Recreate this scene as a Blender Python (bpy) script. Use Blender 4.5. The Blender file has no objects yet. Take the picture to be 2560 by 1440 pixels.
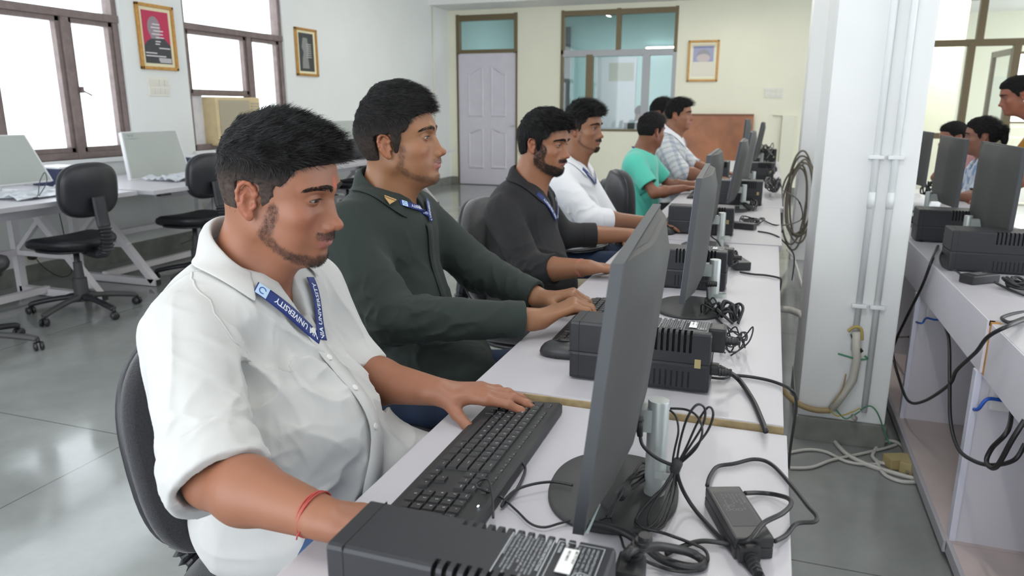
import bpy, bmesh, math, random
import numpy as np
from mathutils import Vector, Matrix
random.seed(7); rng = np.random.default_rng(11)
SC = bpy.context.scene
COL = SC.collection
# ---------------- camera ----------------
PITCH, YAW, ROLL, FPX, ZC = 0.24136888, 0.33502825, 0.00141246, 1832.6, 1.31
_fw = Vector((-math.sin(YAW)*math.cos(PITCH), math.cos(YAW)*math.cos(PITCH), -math.sin(PITCH)))
_rt = Vector((math.cos(YAW), math.sin(YAW), 0)); _up = _rt.cross(_fw)
RT = math.cos(ROLL)*_rt + math.sin(ROLL)*_up; UP = -math.sin(ROLL)*_rt + math.cos(ROLL)*_up; FW = _fw
cam_d = bpy.data.cameras.new('camera'); cam = bpy.data.objects.new('camera', cam_d); COL.objects.link(cam)
cam.matrix_world = Matrix(((RT.x, UP.x, -FW.x, 0), (RT.y, UP.y, -FW.y, 0), (RT.z, UP.z, -FW.z, ZC), (0, 0, 0, 1)))
cam_d.sensor_width = 36; cam_d.lens = FPX/2560*36; cam_d.clip_start = 0.05
cam_d.dof.use_dof = True; cam_d.dof.focus_distance = 1.45; cam_d.dof.aperture_fstop = 6.3
SC.camera = cam
# ---------------- light ----------------
SC.view_settings.view_transform = 'Standard'; SC.view_settings.look = 'None'
SC.view_settings.exposure = 0.16; SC.view_settings.gamma = 1; SC.view_settings.use_curve_mapping = False
W = bpy.data.worlds.new('world'); SC.world = W; W.use_nodes = True
bg = W.node_tree.nodes['Background']; bg.inputs[0].default_value = (0.92, 0.97, 1.03, 1); bg.inputs[1].default_value = 3.7
SC.cycles.max_bounces = 8; SC.cycles.diffuse_bounces = 4; SC.cycles.glossy_bounces = 3; SC.cycles.transmission_bounces = 6
SC.cycles.transparent_max_bounces = 12; SC.cycles.sample_clamp_indirect = 6; SC.cycles.use_denoising = True
def portal(loc, rot, sx, sy):
    d = bpy.data.lights.new('portal', 'AREA'); d.shape = 'RECTANGLE'; d.size = sx; d.size_y = sy; d.cycles.is_portal = True
    o = bpy.data.objects.new('daylight_portal', d); o.location = loc; o.rotation_euler = rot; COL.objects.link(o)
PI = math.pi
portal((-5.5, 1.1, 1.9), (0, -PI/2, 0), 2.2, 2.1); portal((-5.5, 4.1, 1.9), (0, -PI/2, 0), 2.2, 2.1); portal((-5.5, 6.6, 1.9), (0, -PI/2, 0), 2.2, 1.6)
portal((0, -2.5, 1.6), (-PI/2, 0, 0), 11, 3.2)

def at(x, y, z):
    """the point at height z seen at photo position x, y"""
    d = FW*FPX + RT*(x-1280) - UP*(y-720); t = (z-ZC)/d.z
    return Vector((d.x*t, d.y*t, z))
def aty(x, y, Y):
    d = FW*FPX + RT*(x-1280) - UP*(y-720); t = Y/d.y
    return Vector((d.x*t, Y, ZC+d.z*t))
def atx(x, y, X):
    d = FW*FPX + RT*(x-1280) - UP*(y-720); t = X/d.x
    return Vector((X, d.y*t, ZC+d.z*t))

# ---------------- materials ----------------
MATS = {}
def mat(name, col, rough=0.5, metal=0.0, bump=0.0, bscale=60, var=0.0, vscale=8, spec=0.5, emit=None, alpha=None, trans=0, attr=None, sheen=0, sss=0, bdist=0.002, coat=0):
    if name in MATS: return MATS[name]
    m = bpy.data.materials.new(name); m.use_nodes = True; nt = m.node_tree; N = nt.nodes; L = nt.links
    b = N['Principled BSDF']; c4 = (*col, 1)
    b.inputs['Base Color'].default_value = c4; b.inputs['Roughness'].default_value = rough; b.inputs['Metallic'].default_value = metal
    b.inputs['Specular IOR Level'].default_value = spec
    if sheen: b.inputs['Sheen Weight'].default_value = sheen
    if coat: b.inputs['Coat Weight'].default_value = coat; b.inputs['Coat Roughness'].default_value = .12
    if sss:
        b.inputs['Subsurface Weight'].default_value = sss; b.inputs['Subsurface Radius'].default_value = (0.9, 0.35, 0.2); b.inputs['Subsurface Scale'].default_value = 0.006
    if trans: b.inputs['Transmission Weight'].default_value = trans
    if alpha is not None: b.inputs['Alpha'].default_value = alpha
    if emit: b.inputs['Emission Color'].default_value = (*emit[0], 1); b.inputs['Emission Strength'].default_value = emit[1]
    tc = N.new('ShaderNodeTexCoord')
    src = None
    if attr:
        a = N.new('ShaderNodeAttribute'); a.attribute_name = attr; src = a.outputs['Color']
        L.new(src, b.inputs['Base Color'])
    if var:
        n = N.new('ShaderNodeTexNoise'); n.inputs['Scale'].default_value = vscale; n.inputs['Detail'].default_value = 5
        L.new(tc.outputs['Object'], n.inputs['Vector'])
        r = N.new('ShaderNodeMapRange'); r.inputs['From Min'].default_value = .3; r.inputs['From Max'].default_value = .7
        r.inputs['To Min'].default_value = 1-var; r.inputs['To Max'].default_value = 1+var; L.new(n.outputs['Fac'], r.inputs['Value'])
        mx = N.new('ShaderNodeVectorMath'); mx.operation = 'SCALE'
        if src: L.new(src, mx.inputs[0])
        else: mx.inputs[0].default_value = col
        L.new(r.outputs[0], mx.inputs['Scale']); L.new(mx.outputs[0], b.inputs['Base Color'])
    if bump:
        n2 = N.new('ShaderNodeTexNoise'); n2.inputs['Scale'].default_value = bscale; n2.inputs['Detail'].default_value = 4
        L.new(tc.outputs['Object'], n2.inputs['Vector'])
        bp = N.new('ShaderNodeBump'); bp.inputs['Strength'].default_value = bump; bp.inputs['Distance'].default_value = bdist
        L.new(n2.outputs['Fac'], bp.inputs['Height']); L.new(bp.outputs[0], b.inputs['Normal'])
    MATS[name] = m; return m
def glassmat(name, tint=(1, 1, 1), op=0.08, rough=0.02):
    if name in MATS: return MATS[name]
    m = bpy.data.materials.new(name); m.use_nodes = True; nt = m.node_tree; N = nt.nodes; L = nt.links
    N.remove(N['Principled BSDF']); o = N['Material Output']
    t = N.new('ShaderNodeBsdfTransparent'); t.inputs[0].default_value = (*tint, 1)
    g = N.new('ShaderNodeBsdfGlossy'); g.inputs['Roughness'].default_value = rough
    f = N.new('ShaderNodeFresnel'); f.inputs[0].default_value = 1.45
    a = N.new('ShaderNodeMath'); a.operation = 'ADD'; a.inputs[1].default_value = op*0.3
    ge = N.new('ShaderNodeNewGeometry'); iv = N.new('ShaderNodeMath'); iv.operation = 'SUBTRACT'; iv.inputs[0].default_value = 1; L.new(ge.outputs['Backfacing'], iv.inputs[1])
    mu = N.new('ShaderNodeMath'); mu.operation = 'MULTIPLY'; L.new(f.outputs[0], mu.inputs[0]); L.new(iv.outputs[0], mu.inputs[1]); L.new(mu.outputs[0], a.inputs[0])
    mx = N.new('ShaderNodeMixShader'); L.new(a.outputs[0], mx.inputs[0]); L.new(t.outputs[0], mx.inputs[1]); L.new(g.outputs[0], mx.inputs[2])
    L.new(mx.outputs[0], o.inputs[0]); MATS[name] = m; return m

# ---------------- object helpers ----------------
def empty(name, loc=(0, 0, 0), rz=0, label=None, cat=None, group=None):
    o = bpy.data.objects.new(name, None); COL.objects.link(o); o.location = loc; o.rotation_euler = (0, 0, rz); o.empty_display_size = .05
    return tag(o, label, cat, group)
def tag(o, label=None, cat=None, group=None, kind=None):
    if label: o['label'] = label
    if cat: o['category'] = cat
    if group: o['group'] = group
    if kind: o['kind'] = kind
    return o
def mesh_obj(name, V, F, m=None, parent=None, smooth=False, label=None):
    me = bpy.data.meshes.new(name); me.from_pydata([tuple(v) for v in V], [], F); me.update()
    o = bpy.data.objects.new(name, me); COL.objects.link(o)
    if m: me.materials.append(m)
    if parent: o.parent = parent
    if smooth: me.polygons.foreach_set('use_smooth', [True]*len(me.polygons))
    if label: o['label'] = label
    return o
class MB:
    """collects shapes into one mesh"""
    def __init__(s): s.V = []; s.F = []; s.S = []; s.M = []; s.mi = 0
    def add(s, V, F, sm=False):
        n = len(s.V); s.V += [Vector(v) for v in V]; s.F += [tuple(i+n for i in f) for f in F]; s.S += [sm]*len(F); s.M += [s.mi]*len(F); return s
    def box(s, c, d, rz=0, bev=0, M=None):
        bm = bmesh.new(); bmesh.ops.create_cube(bm, size=1)
        for v in bm.verts: v.co = Vector((v.co.x*d[0], v.co.y*d[1], v.co.z*d[2]))
        if bev: bmesh.ops.bevel(bm, geom=bm.edges[:], offset=bev, segments=2, profile=.7, affect='EDGES')
        T = Matrix.Translation(c) @ (M or Matrix.Rotation(rz, 4, 'Z'))
        bm.verts.ensure_lookup_table(); V = [T @ v.co for v in bm.verts]; F = [[v.index for v in f.verts] for f in bm.faces]; bm.free()
        return s.add(V, F, False)
    def b2(s, lo, hi, bev=0):
        return s.box([(a+b)/2 for a, b in zip(lo, hi)], [abs(b-a) for a, b in zip(lo, hi)], bev=bev)
    def bar(s, a, b, w, h=None, up=(0, 0, 1), bev=0):
        a = Vector(a); b = Vector(b); d = (b-a); L = d.length; z = d.normalized(); x = Vector(up).cross(z)
        if x.length < 1e-3: x = Vector((1, 0, 0))
        x.normalize(); y = z.cross(x); M = Matrix((x, y, z)).transposed().to_4x4()
        return s.box((a+b)/2, (w, h or w, L), M=M, bev=bev)
    def tube(s, pts, r, n=8, cap=True, smooth=True, flat=1.0):
        pts = [Vector(p) for p in pts]; m = len(pts); R = r if hasattr(r, '__len__') else [r]*m
        V = []; F = []; prev = None
        for i, p in enumerate(pts):
            t = (pts[min(i+1, m-1)]-pts[max(i-1, 0)]).normalized()
            if prev is None:
                u = t.orthogonal().normalized()
                if abs(t.z) < .9: u = Vector((0, 0, 1)).cross(t).normalized()
            else: u = (prev - t*prev.dot(t)).normalized()
            prev = u; w = t.cross(u)
            for k in range(n):
                a = 2*PI*k/n; V.append(p + u*math.cos(a)*R[i] + w*math.sin(a)*R[i]*flat)
        for i in range(m-1):
            for k in range(n): F.append((i*n+k, i*n+(k+1) % n, (i+1)*n+(k+1) % n, (i+1)*n+k))
        if cap: F.append(tuple(range(n))[::-1]); F.append(tuple((m-1)*n+k for k in range(n)))
        return s.add(V, F, smooth)
    def lathe(s, prof, n=32, c=(0, 0, 0), M=None, smooth=True):
        V = []; F = []; T = Matrix.Translation(c) @ (M or Matrix()); pp = [prof[0]]; cut = set()
        for i in range(1, len(prof)):
            if 1 < i+1 <= len(prof)-1 and smooth:
                a = Vector((prof[i][0]-prof[i-1][0], prof[i][1]-prof[i-1][1])); b = Vector((prof[i+1][0]-prof[i][0], prof[i+1][1]-prof[i][1]))
                if a.length and b.length and a.normalized().dot(b.normalized()) < .6: pp.append(prof[i]); cut.add(len(pp)-1)
            pp.append(prof[i])
        prof = pp
        for r, z in prof:
            for k in range(n): a = 2*PI*k/n; V.append(T @ Vector((r*math.cos(a), r*math.sin(a), z)))
        for i in range(len(prof)-1):
            if i in cut: continue
            for k in range(n): F.append((i*n+k, i*n+(k+1) % n, (i+1)*n+(k+1) % n, (i+1)*n+k))
        if prof[0][0] > 0: F.append(tuple(range(n))[::-1])
        if prof[-1][0] > 0: F.append(tuple((len(prof)-1)*n+k for k in range(n)))
        return s.add(V, F, smooth)
    def cushion(s, w, h, prof, ex=2.6, n=48, fn=None, M=None):
        """rings of a superellipse; prof = [(inset, z)]"""
        V = []; F = []; T = M or Matrix()
        for ins, z in prof:
            for k in range(n):
                a = 2*PI*k/n; c, q = math.cos(a), math.sin(a)
                x = (w/2-ins)*math.copysign(abs(c)**(2/ex), c); y = (h/2-ins)*math.copysign(abs(q)**(2/ex), q)
                p = Vector((x, y, z))
                if fn: p = fn(p)
                V.append(T @ p)
        for i in range(len(prof)-1):
            for k in range(n): F.append((i*n+k, i*n+(k+1) % n, (i+1)*n+(k+1) % n, (i+1)*n+k))
        F.append(tuple(range(n))[::-1]); F.append(tuple((len(prof)-1)*n+k for k in range(n)))
        return s.add(V, F, True)
    def build(s, name, m, parent=None, label=None, auto=None):
        me = bpy.data.meshes.new(name); me.from_pydata([tuple(v) for v in s.V], [], s.F); me.update()
        o = bpy.data.objects.new(name, me); COL.objects.link(o)
        for q in (m if isinstance(m, (list, tuple)) else [m]): me.materials.append(q)
        me.polygons.foreach_set('use_smooth', s.S)
        if isinstance(m, (list, tuple)): me.polygons.foreach_set('material_index', s.M)
        if parent: o.parent = parent
        if label: o['label'] = label
        return o
def spline(pts, n=8):
    P = [Vector(p) for p in pts]; out = []
    for i in range(len(P)-1):
        p0 = P[max(i-1, 0)]; p1 = P[i]; p2 = P[i+1]; p3 = P[min(i+2, len(P)-1)]
        for k in range(n):
            t = k/n; out.append(.5*((2*p1)+(p2-p0)*t+(2*p0-5*p1+4*p2-p3)*t*t+(3*p1-p0-3*p2+p3)*t**3))
    out.append(P[-1]); return out
def copy_tree(o, parent=None):
    c = o.copy(); COL.objects.link(c); c.parent = parent
    for ch in list(o.children): copy_tree(ch, c)
    return c
_txt = {}
def text_mesh(s, size=1.0, bold=False):
    """flat glyph outlines of s: verts (x, y), faces; height about size"""
    k = (s, bold)
    if k not in _txt:
        cu = bpy.data.curves.new('t', 'FONT'); cu.body = s; cu.size = 1; cu.resolution_u = 2
        if bold: cu.offset = 0.02
        o = bpy.data.objects.new('t', cu); COL.objects.link(o); bpy.context.view_layer.update()
        me = bpy.data.meshes.new_from_object(o.evaluated_get(bpy.context.evaluated_depsgraph_get()))
        _txt[k] = ([(v.co.x, v.co.y) for v in me.vertices], [tuple(p.vertices) for p in me.polygons])
        bpy.data.objects.remove(o); bpy.data.meshes.remove(me); bpy.data.curves.remove(cu)
    V, F = _txt[k]; return [(x*size, y*size) for x, y in V], F
def add_text(mb, s, T, size, center=True, bold=False):
    V, F = text_mesh(s, size, bold)
    if not V: return
    xs = [v[0] for v in V]; ox = (max(xs)+min(xs))/2 if center else 0; ys = [v[1] for v in V]; oy = (max(ys)+min(ys))/2 if center else 0
    mb.add([T @ Vector((x-ox, y-oy, 0)) for x, y in V], F)
def frame_mat(ox, x, y):
    """matrix with origin ox, axes x, y"""
    x = Vector(x).normalized(); y = Vector(y).normalized(); z = x.cross(y)
    M = Matrix((x, y, z)).transposed().to_4x4(); M.translation = Vector(ox); return M
# ---------------- the room ----------------
XL, YF, ZT = -5.3, 11.95, 3.25
wallL = mat('wall_paint_left', (.77, .79, .765), .75, bump=.15, bscale=120, var=.02, vscale=2)
wallF = mat('wall_paint_far', (.80, .79, .64), .75, bump=.15, bscale=120, var=.02, vscale=2)
ceilM = mat('ceiling_paint', (.82, .82, .80), .8)
skirt = mat('skirting_stone', (.20, .205, .18), .35, var=.2, vscale=12)
bronze = mat('bronze_anodised', (.15, .115, .06), .45, metal=.3)
dkfr = mat('brown_window_frame', (.20, .155, .145), .5, metal=.2, var=.15, vscale=20)
def floor_mat():
    m = mat('polished_stone_floor', (.17, .185, .175), .2, var=.0); nt = m.node_tree; N = nt.nodes; L = nt.links; b = N['Principled BSDF']
    tc = N.new('ShaderNodeTexCoord'); n = N.new('ShaderNodeTexNoise'); n.inputs['Scale'].default_value = 1.6; n.inputs['Detail'].default_value = 9; n.inputs['Roughness'].default_value = .62
    L.new(tc.outputs['Object'], n.inputs['Vector']); cr = N.new('ShaderNodeValToRGB'); L.new(n.outputs['Fac'], cr.inputs[0])
    cr.color_ramp.elements[0].position = .3; cr.color_ramp.elements[0].color = (.20, .212, .205, 1); cr.color_ramp.elements[1].position = .72; cr.color_ramp.elements[1].color = (.32, .335, .325, 1)
    # joints between the big stone slabs
    sx = N.new('ShaderNodeSeparateXYZ'); L.new(tc.outputs['Object'], sx.inputs[0])
    def joint(o, period, off, w):
        a = N.new('ShaderNodeMath'); a.operation = 'ADD'; a.inputs[1].default_value = off; L.new(o, a.inputs[0])
        p = N.new('ShaderNodeMath'); p.operation = 'PINGPONG'; p.inputs[1].default_value = period/2; L.new(a.outputs[0], p.inputs[0])
        l = N.new('ShaderNodeMath'); l.operation = 'LESS_THAN'; l.inputs[1].default_value = w; L.new(p.outputs[0], l.inputs[0]); return l.outputs[0]
    j = N.new('ShaderNodeMath'); j.operation = 'MAXIMUM'; L.new(joint(sx.outputs[0], 1.6, .75, .003), j.inputs[0]); L.new(joint(sx.outputs[1], 2.4, .3, .003), j.inputs[1])
    mx = N.new('ShaderNodeMix'); mx.data_type = 'RGBA'; L.new(j.outputs[0], mx.inputs[0]); L.new(cr.outputs[0], mx.inputs[6]); mx.inputs[7].default_value = (.11, .12, .11, 1)
    L.new(mx.outputs[2], b.inputs['Base Color'])
    n3 = N.new('ShaderNodeTexNoise'); n3.inputs['Scale'].default_value = 5; n3.inputs['Detail'].default_value = 6; L.new(tc.outputs['Object'], n3.inputs['Vector'])
    mr = N.new('ShaderNodeMapRange'); mr.inputs['To Min'].default_value = .06; mr.inputs['To Max'].default_value = .2; L.new(n3.outputs['Fac'], mr.inputs[0]); L.new(mr.outputs[0], b.inputs['Roughness'])
    n4 = N.new('ShaderNodeTexNoise'); n4.inputs['Scale'].default_value = 2.2; L.new(tc.outputs['Object'], n4.inputs['Vector'])
    bp = N.new('ShaderNodeBump'); bp.inputs['Strength'].default_value = .12; bp.inputs['Distance'].default_value = .02; L.new(n4.outputs['Fac'], bp.inputs['Height']); L.new(bp.outputs[0], b.inputs['Normal'])
    return m

def S(mb, name, m):
    o = mb.build(name, m); o['kind'] = 'structure'; return o
S(MB().b2((XL-.3, -2.5, -.1), (8.5, YF+.25, 0)), 'floor', floor_mat())
S(MB().b2((XL-.3, -2.5, ZT), (8.5, YF+4.5, ZT+.15)), 'ceiling', ceilM)
# walls with openings: cut a rectangle into blocks around holes
def wall(name, m, axis, pos, th, u0, u1, z0, z1, holes):
    us = sorted({u0, u1, *[h[0] for h in holes], *[h[1] for h in holes]}); zs = sorted({z0, z1, *[h[2] for h in holes], *[h[3] for h in holes]})
    mb = MB()
    for a, b in zip(us, us[1:]):
        run = None
        for c, d in zip(zs, zs[1:]):
            solid = not any(h[0] <= a+1e-6 and b-1e-6 <= h[1] and h[2] <= c+1e-6 and d-1e-6 <= h[3] for h in holes)
            if solid:
                if axis == 'x': mb.b2((pos-th, a, c), (pos, b, d))
                else: mb.b2((a, pos, c), (b, pos+th, d))
    return S(mb, name, m)
W1 = (3.02, 5.115, .895, 2.95); W2 = (5.84, 7.38, .895, 2.95); W0 = (.1, 2.2, .895, 2.95)
wall('wall_left', wallL, 'x', XL, .24, -2.5, YF+.2, 0, ZT, [W0, W1, W2])
DOOR = (-5.16, -4.07, 0, 2.80); WF = (-3.33, -1.49, .94, 2.80); WR = (1.2, 6.2, .02, 2.85)
wall('wall_far', wallF, 'y', YF, .2, XL, 8.5, 0, ZT, [DOOR, WF, WR])
S(MB().b2((.6, -2.7, 0), (8.5, -2.5, ZT)), 'wall_back_light_block', wallL)  # unseen wall, added to cut the light from the open back
S(MB().b2((XL-.02, -2.5, 0), (XL+.018, YF, .135)), 'baseboard_left', skirt)
mb = MB(); mb.b2((XL+.018, YF-.018, 0), (DOOR[0], YF, .135)); mb.b2((DOOR[1], YF-.018, 0), (WR[0], YF, .135)); S(mb, 'baseboard_far', skirt)
S(MB().b2((XL, 11.2, 2.88), (8.5, YF, ZT)), 'trim_1', ceilM)       # ceiling beam along the far wall
# concrete pillars
pw = mat('pillar_paint', (.77, .78, .77), .6, bump=.2, bscale=40, var=.02, vscale=3)
mb = MB(); mb.b2((.185, 3.0, .1), (.505, 3.62, ZT), bev=.006); p = S(mb, 'trim_2', pw)
mb = MB(); mb.b2((.18, 2.985, 0), (.512, 3.63, .1), bev=.003); S(mb, 'trim_3', skirt)
mb = MB(); mb.b2((.235, 6.85, 0), (.62, 7.4, ZT), bev=.006); S(mb, 'trim_4', pw)
# sills
S(MB().b2((XL-.2, W1[0]-.03, .86), (XL+.035, W1[1]+.03, .895), bev=.004), 'trim_5', pw)
S(MB().b2((XL-.2, W2[0]-.03, .86), (XL+.035, W2[1]+.03, .895), bev=.004), 'trim_6', pw)
# --- left windows ---
gl = glassmat('window_glass', (.97, .98, .98))
def rail(mb, x0, x1, u0, u1, z0, z1): mb.b2((x0, u0, z0), (x1, u1, z1), bev=.004)
def left_window(name, w, cols, zr, extra=None, skip_low=None):
    root = empty(name, (0, 0, 0)); root['kind'] = 'structure'
    f = MB(); x0, x1 = XL-.13, XL-.03; t = .055
    rail(f, x0, x1, w[0], w[0]+t, w[2], w[3]); rail(f, x0, x1, w[1]-t, w[1], w[2], w[3]); rail(f, x0, x1, w[0], w[1], w[2], w[2]+t); rail(f, x0, x1, w[0], w[1], w[3]-t, w[3])
    rail(f, x0-.01, x1+.012, w[0], w[1], zr-.03, zr+.03)
    for c in cols: rail(f, x0, x1+.006, c-.035, c+.035, w[2], zr)
    f.build('window_frame', dkfr, root)
    edges = [w[0]+t]+[q for c in cols for q in (c-.035, c+.035)]+[w[1]-t]
    for a, b in zip(edges[::2], edges[1::2]):
        z0 = w[2]+t
        if skip_low and skip_low[0] <= a+.01 and b-.01 <= skip_low[1]: z0 = skip_low[2]
        s = MB(); q = .04; xx = x0+.03, x1-.015
        rail(s, *xx, a, a+q, z0, zr-.03); rail(s, *xx, b-q, b, z0, zr-.03); rail(s, *xx, a, b, z0, z0+q); rail(s, *xx, a, b, zr-.03-q, zr-.03)
        so = s.build('sash', dkfr, root)
        MB().b2((x0+.05, a+q, z0+q), (x0+.055, b-q, zr-.03-q)).build('pane', gl, so)
    MB().b2((x0+.05, w[0]+t, zr+.03), (x0+.055, w[1]-t, w[3]-t)).build('pane', gl, root)
    if extra: extra(root)
    return root
def w1x(root):
    h = MB(); h.b2((XL-.03, 4.655, 1.42), (XL-.005, 4.675, 1.47)); h.bar((XL-.015, 4.665, 1.44), (XL+.0, 4.74, 1.40), .012); h.build('handle', dkfr, root)
    h = MB(); h.b2((XL-.03, 3.90, 1.42), (XL-.005, 3.93, 1.56)); h.bar((XL-.01, 3.915, 1.5), (XL+.02, 3.93, 1.38), .014); h.build('handle', mat('old_metal', (.35, .34, .36), .4, metal=.7), root)
left_window('window_1', W1, [3.93, 4.595], 2.03, w1x)
left_window('window_2', W2, [6.80], 2.06, None, (5.8, 6.8, 1.44))
left_window('window_5', W0, [1.0, 1.7], 2.03)
# window air conditioner with its white filler panel
ac = empty('window_air_conditioner', (XL-.1, 6.45, .95), 0, 'old yellowed window air conditioner fitted under the second window pane', 'air conditioner')
acm = mat('yellowed_plastic', (.66, .53, .30), .5, var=.1); acg = mat('ac_grille', (.45, .40, .29), .6)
a0 = (-.25, -.33, -.02); MB().b2((-.28, -.34, -.02), (.16, .34, .46), bev=.015).build('housing', acm, ac)
g = MB(); g.b2((.155, -.30, .03), (.165, .16, .43))
for i in range(16): g.b2((.163, -.30, .04+i*.0245), (.17, .16, .05+i*.0245))
g.build('front_grille', acg, ac)
g = MB()
for i in range(4): g.b2((.16, .19, .30+i*.03), (.168, .32, .315+i*.03))
g.build('air_vent', acg, ac)
MB().b2((-.02, -.56, -.03), (0, -.345, .47), bev=.003).build('filler_panel', mat('filler_white', (.78, .77, .78), .6, var=.12, vscale=6), ac, label='dirty white filler panel')
MB().b2((-.05, -.58, .47), (.05, .42, .50), bev=.003).build('support_bar', dkfr, ac)
# --- framed pictures ---
gold = mat('picture_gold', (.48, .25, .06), .4, metal=.35, var=.2, vscale=30); cream = mat('picture_mount', (.80, .74, .50), .6)
def picture(loc, M, w, h, paint, label):
    r = empty('framed_picture', loc, 0, label, 'picture', None); T = M
    f = MB(); b = .028
    for s in (-1, 1):
        f.box(T @ Vector((s*(w/2-b/2), 0, .012)), (b, h, .026), M=T.to_3x3().to_4x4(), bev=.005); f.box(T @ Vector((0, s*(h/2-b/2), .012)), (w, b, .026), M=T.to_3x3().to_4x4(), bev=.005)
    f.build('frame', gold, r)
    m = MB(); m.box(T @ Vector((0, 0, .004)), (w-.04, h-.04, .008), M=T.to_3x3().to_4x4()); m.build('mount', cream, r)
    def P(name, pts, col, z, parent=None):
        V = [T @ Vector((x*w, y*h, z)) for x, y in pts]; return V, [tuple(range(len(V)))]
    return r, T, P
wallx = lambda z=0: frame_mat((0, 0, 0), (0, 1, 0), (0, 0, 1))          # faces +x
wally = lambda z=0: frame_mat((0, 0, 0), (1, 0, 0), (0, 0, 1))          # faces -y (normal -y)
def ell_pts(cx, cy, rx, ry, n=24, a0=0, a1=2*PI): return [(cx+rx*math.cos(a0+(a1-a0)*k/n), cy+ry*math.sin(a0+(a1-a0)*k/n)) for k in range(n)]
def flat(mb, T, w, h, pts, z): mb.add([T @ Vector((x*w, y*h, z)) for x, y in pts], [tuple(range(len(pts)))])
R_ = lambda x0, y0, x1, y1: [(x0, y0), (x1, y0), (x1, y1), (x0, y1)]
def colm(n, c): return mat(n, c, .6)
# picture with a crimson ground and a grey figure covered by white lettering
w, h = .43, .56
r, T, _ = picture((XL+.002, 5.49, 1.915), wallx(), w, h, None, 'large gold-framed poster with crimson background between the two windows')
a = MB(); flat(a, T, w, h, R_(-.36, -.40, .36, .40), .009); a.mi = 1; flat(a, T, w, h, [(-.36, -.40), (.36, -.40), (.36, -.12), (.22, -.02), (.05, .02), (-.1, .0), (-.26, -.06), (-.36, -.14)], .0095)
a.mi = 2; flat(a, T, w, h, ell_pts(-.06, .15, .17, .17), .010); flat(a, T, w, h, [(-.16, -.02), (.06, -.02), (.08, .08), (-.18, .08)], .0098)
a.mi = 3
for i, (x, y, l) in enumerate([(0, .20, .2), (-.02, .15, .24), (.05, .1, .26), (.02, .05, .3), (.08, .0, .22), (.02, -.06, .14), (0, -.10, .12), (.18, -.16, .3)]):
    flat(a, T, w, h, R_(x-l/2, y-.008, x+l/2, y+.008), .0105)
for y, x0, x1 in ((-.24, -.34, -.04), (-.285, -.34, .2), (-.32, 0, .34), (-.345, 0, .34), (-.37, .02, .34)): flat(a, T, w, h, R_(x0, y-.01, x1, y+.006), .0105)
a.build('print', [colm('poster_red', (.50, .03, .09)), colm('poster_dark', (.05, .05, .055)), colm('poster_grey', (.30, .24, .26)), colm('poster_white', (.75, .7, .72))], r)
w, h = .43, .54
r, T, _ = picture((XL+.002, 7.785, 1.94), wallx(), w, h, None, 'gold-framed dark photo poster right of the second window')
a = MB(); flat(a, T, w, h, R_(-.34, -.40, .34, .40), .009); a.mi = 1; flat(a, T, w, h, [(-.22, -.34), (.1, -.34), (.06, -.1), (.1, .1), (.05, .3), (-.15, .3), (-.22, .1), (-.14, 0), (-.2, -.15)], .0095)
a.mi = 2
for i in range(7): flat(a, T, w, h, R_(.0, .16-i*.045, .22, .18-i*.045), .0105)
a.build('print', [colm('poster_dark2', (.045, .05, .05)), colm('poster_grey2', (.25, .25, .24)), colm('poster_pale', (.42, .42, .4))], r)
w, h = .455, .60
r, T, _ = picture((-1.09, YF-.002, 2.0), wally(), w, h, None, 'gold-framed portrait with blue upper half on the far wall')
a = MB(); flat(a, T, w, h, R_(-.38, -.38, .38, .40), .009); a.mi = 1; flat(a, T, w, h, R_(-.33, -.1, .33, .36), .0095); a.mi = 2; flat(a, T, w, h, ell_pts(0, .08, .23, .2, 24, 0, PI), .010); a.mi = 3; flat(a, T, w, h, ell_pts(0, .07, .22, .1), .0105)
a.mi = 0; flat(a, T, w, h, R_(-.36, -.36, .36, -.02), .011)
a.build('print', [colm('print_cream', (.62, .55, .38)), colm('print_blue', (.12, .12, .30)), colm('print_brown', (.10, .07, .07)), colm('print_face', (.42, .3, .26))], r)
MB().box((-1.09, YF-.03, 2.0), (.37, .004, .5)).build('glazing', gl, r).location = (1.09, -YF+.002, -2.0)
# --- switch plates ---
swm = mat('switch_plate', (.76, .74, .66), .35)
def plate(name, loc, M, w, h, n, label, cat='switch'):
    r = empty(name, loc, 0, label, cat); a = MB(); a.box(M @ Vector((0, 0, .006)), (w, h, .012), M=M.to_3x3().to_4x4(), bev=.003); a.build('plate', swm, r)
    for i in range(n):
        x = -w/2 + (i % 4+.5)*w/4; y = (.2 if i < 4 else -.22)*h
        MB().box(M @ Vector((x, y, .014)), (w/5.2, h*.3, .008), M=M.to_3x3().to_4x4(), bev=.002).build('switch', mat('switch_rocker', (.70, .68, .60), .3), r)
    return r
plate('switch_board', (XL, 5.45, 1.49), wallx(), .24, .17, 8, 'cream switch board under the crimson poster on the left wall', 'switch board')
plate('switch_board', (-.04, YF, 1.53), wally(), .26, .15, 8, 'cream switch board on the far wall beside the pillars', 'switch board')
sk = plate('power_socket', (XL, 3.98, .20), wallx(), .20, .13, 2, 'wall power socket with black plug low on the left wall near the first chair', 'socket')
pl = MB(); pl.lathe([(.0, .0), (.028, .0), (.028, .03), (.018, .05), (.0, .05)], 16, M=Matrix.Rotation(PI/2, 4, 'Y')); black = mat('black_plastic', (.018, .018, .019), .45)
q = pl.build('plug', black); q.location = (XL+.012, 3.985, .20); tag(q, 'round black plug pushed into the low wall socket', 'plug')
q = MB().tube(spline([(XL+.06, 3.985, .19), (XL+.09, 4.03, .10), (XL+.12, 4.12, .02), (XL+.12, 4.22, .03), (XL+.08, 4.25, .15), (XL+.06, 4.24, .5), (XL+.08, 4.2, .74)]), .004, 6).build('power_cable', black); tag(q, 'thin black cable hanging from the low wall socket', 'cable')
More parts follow.
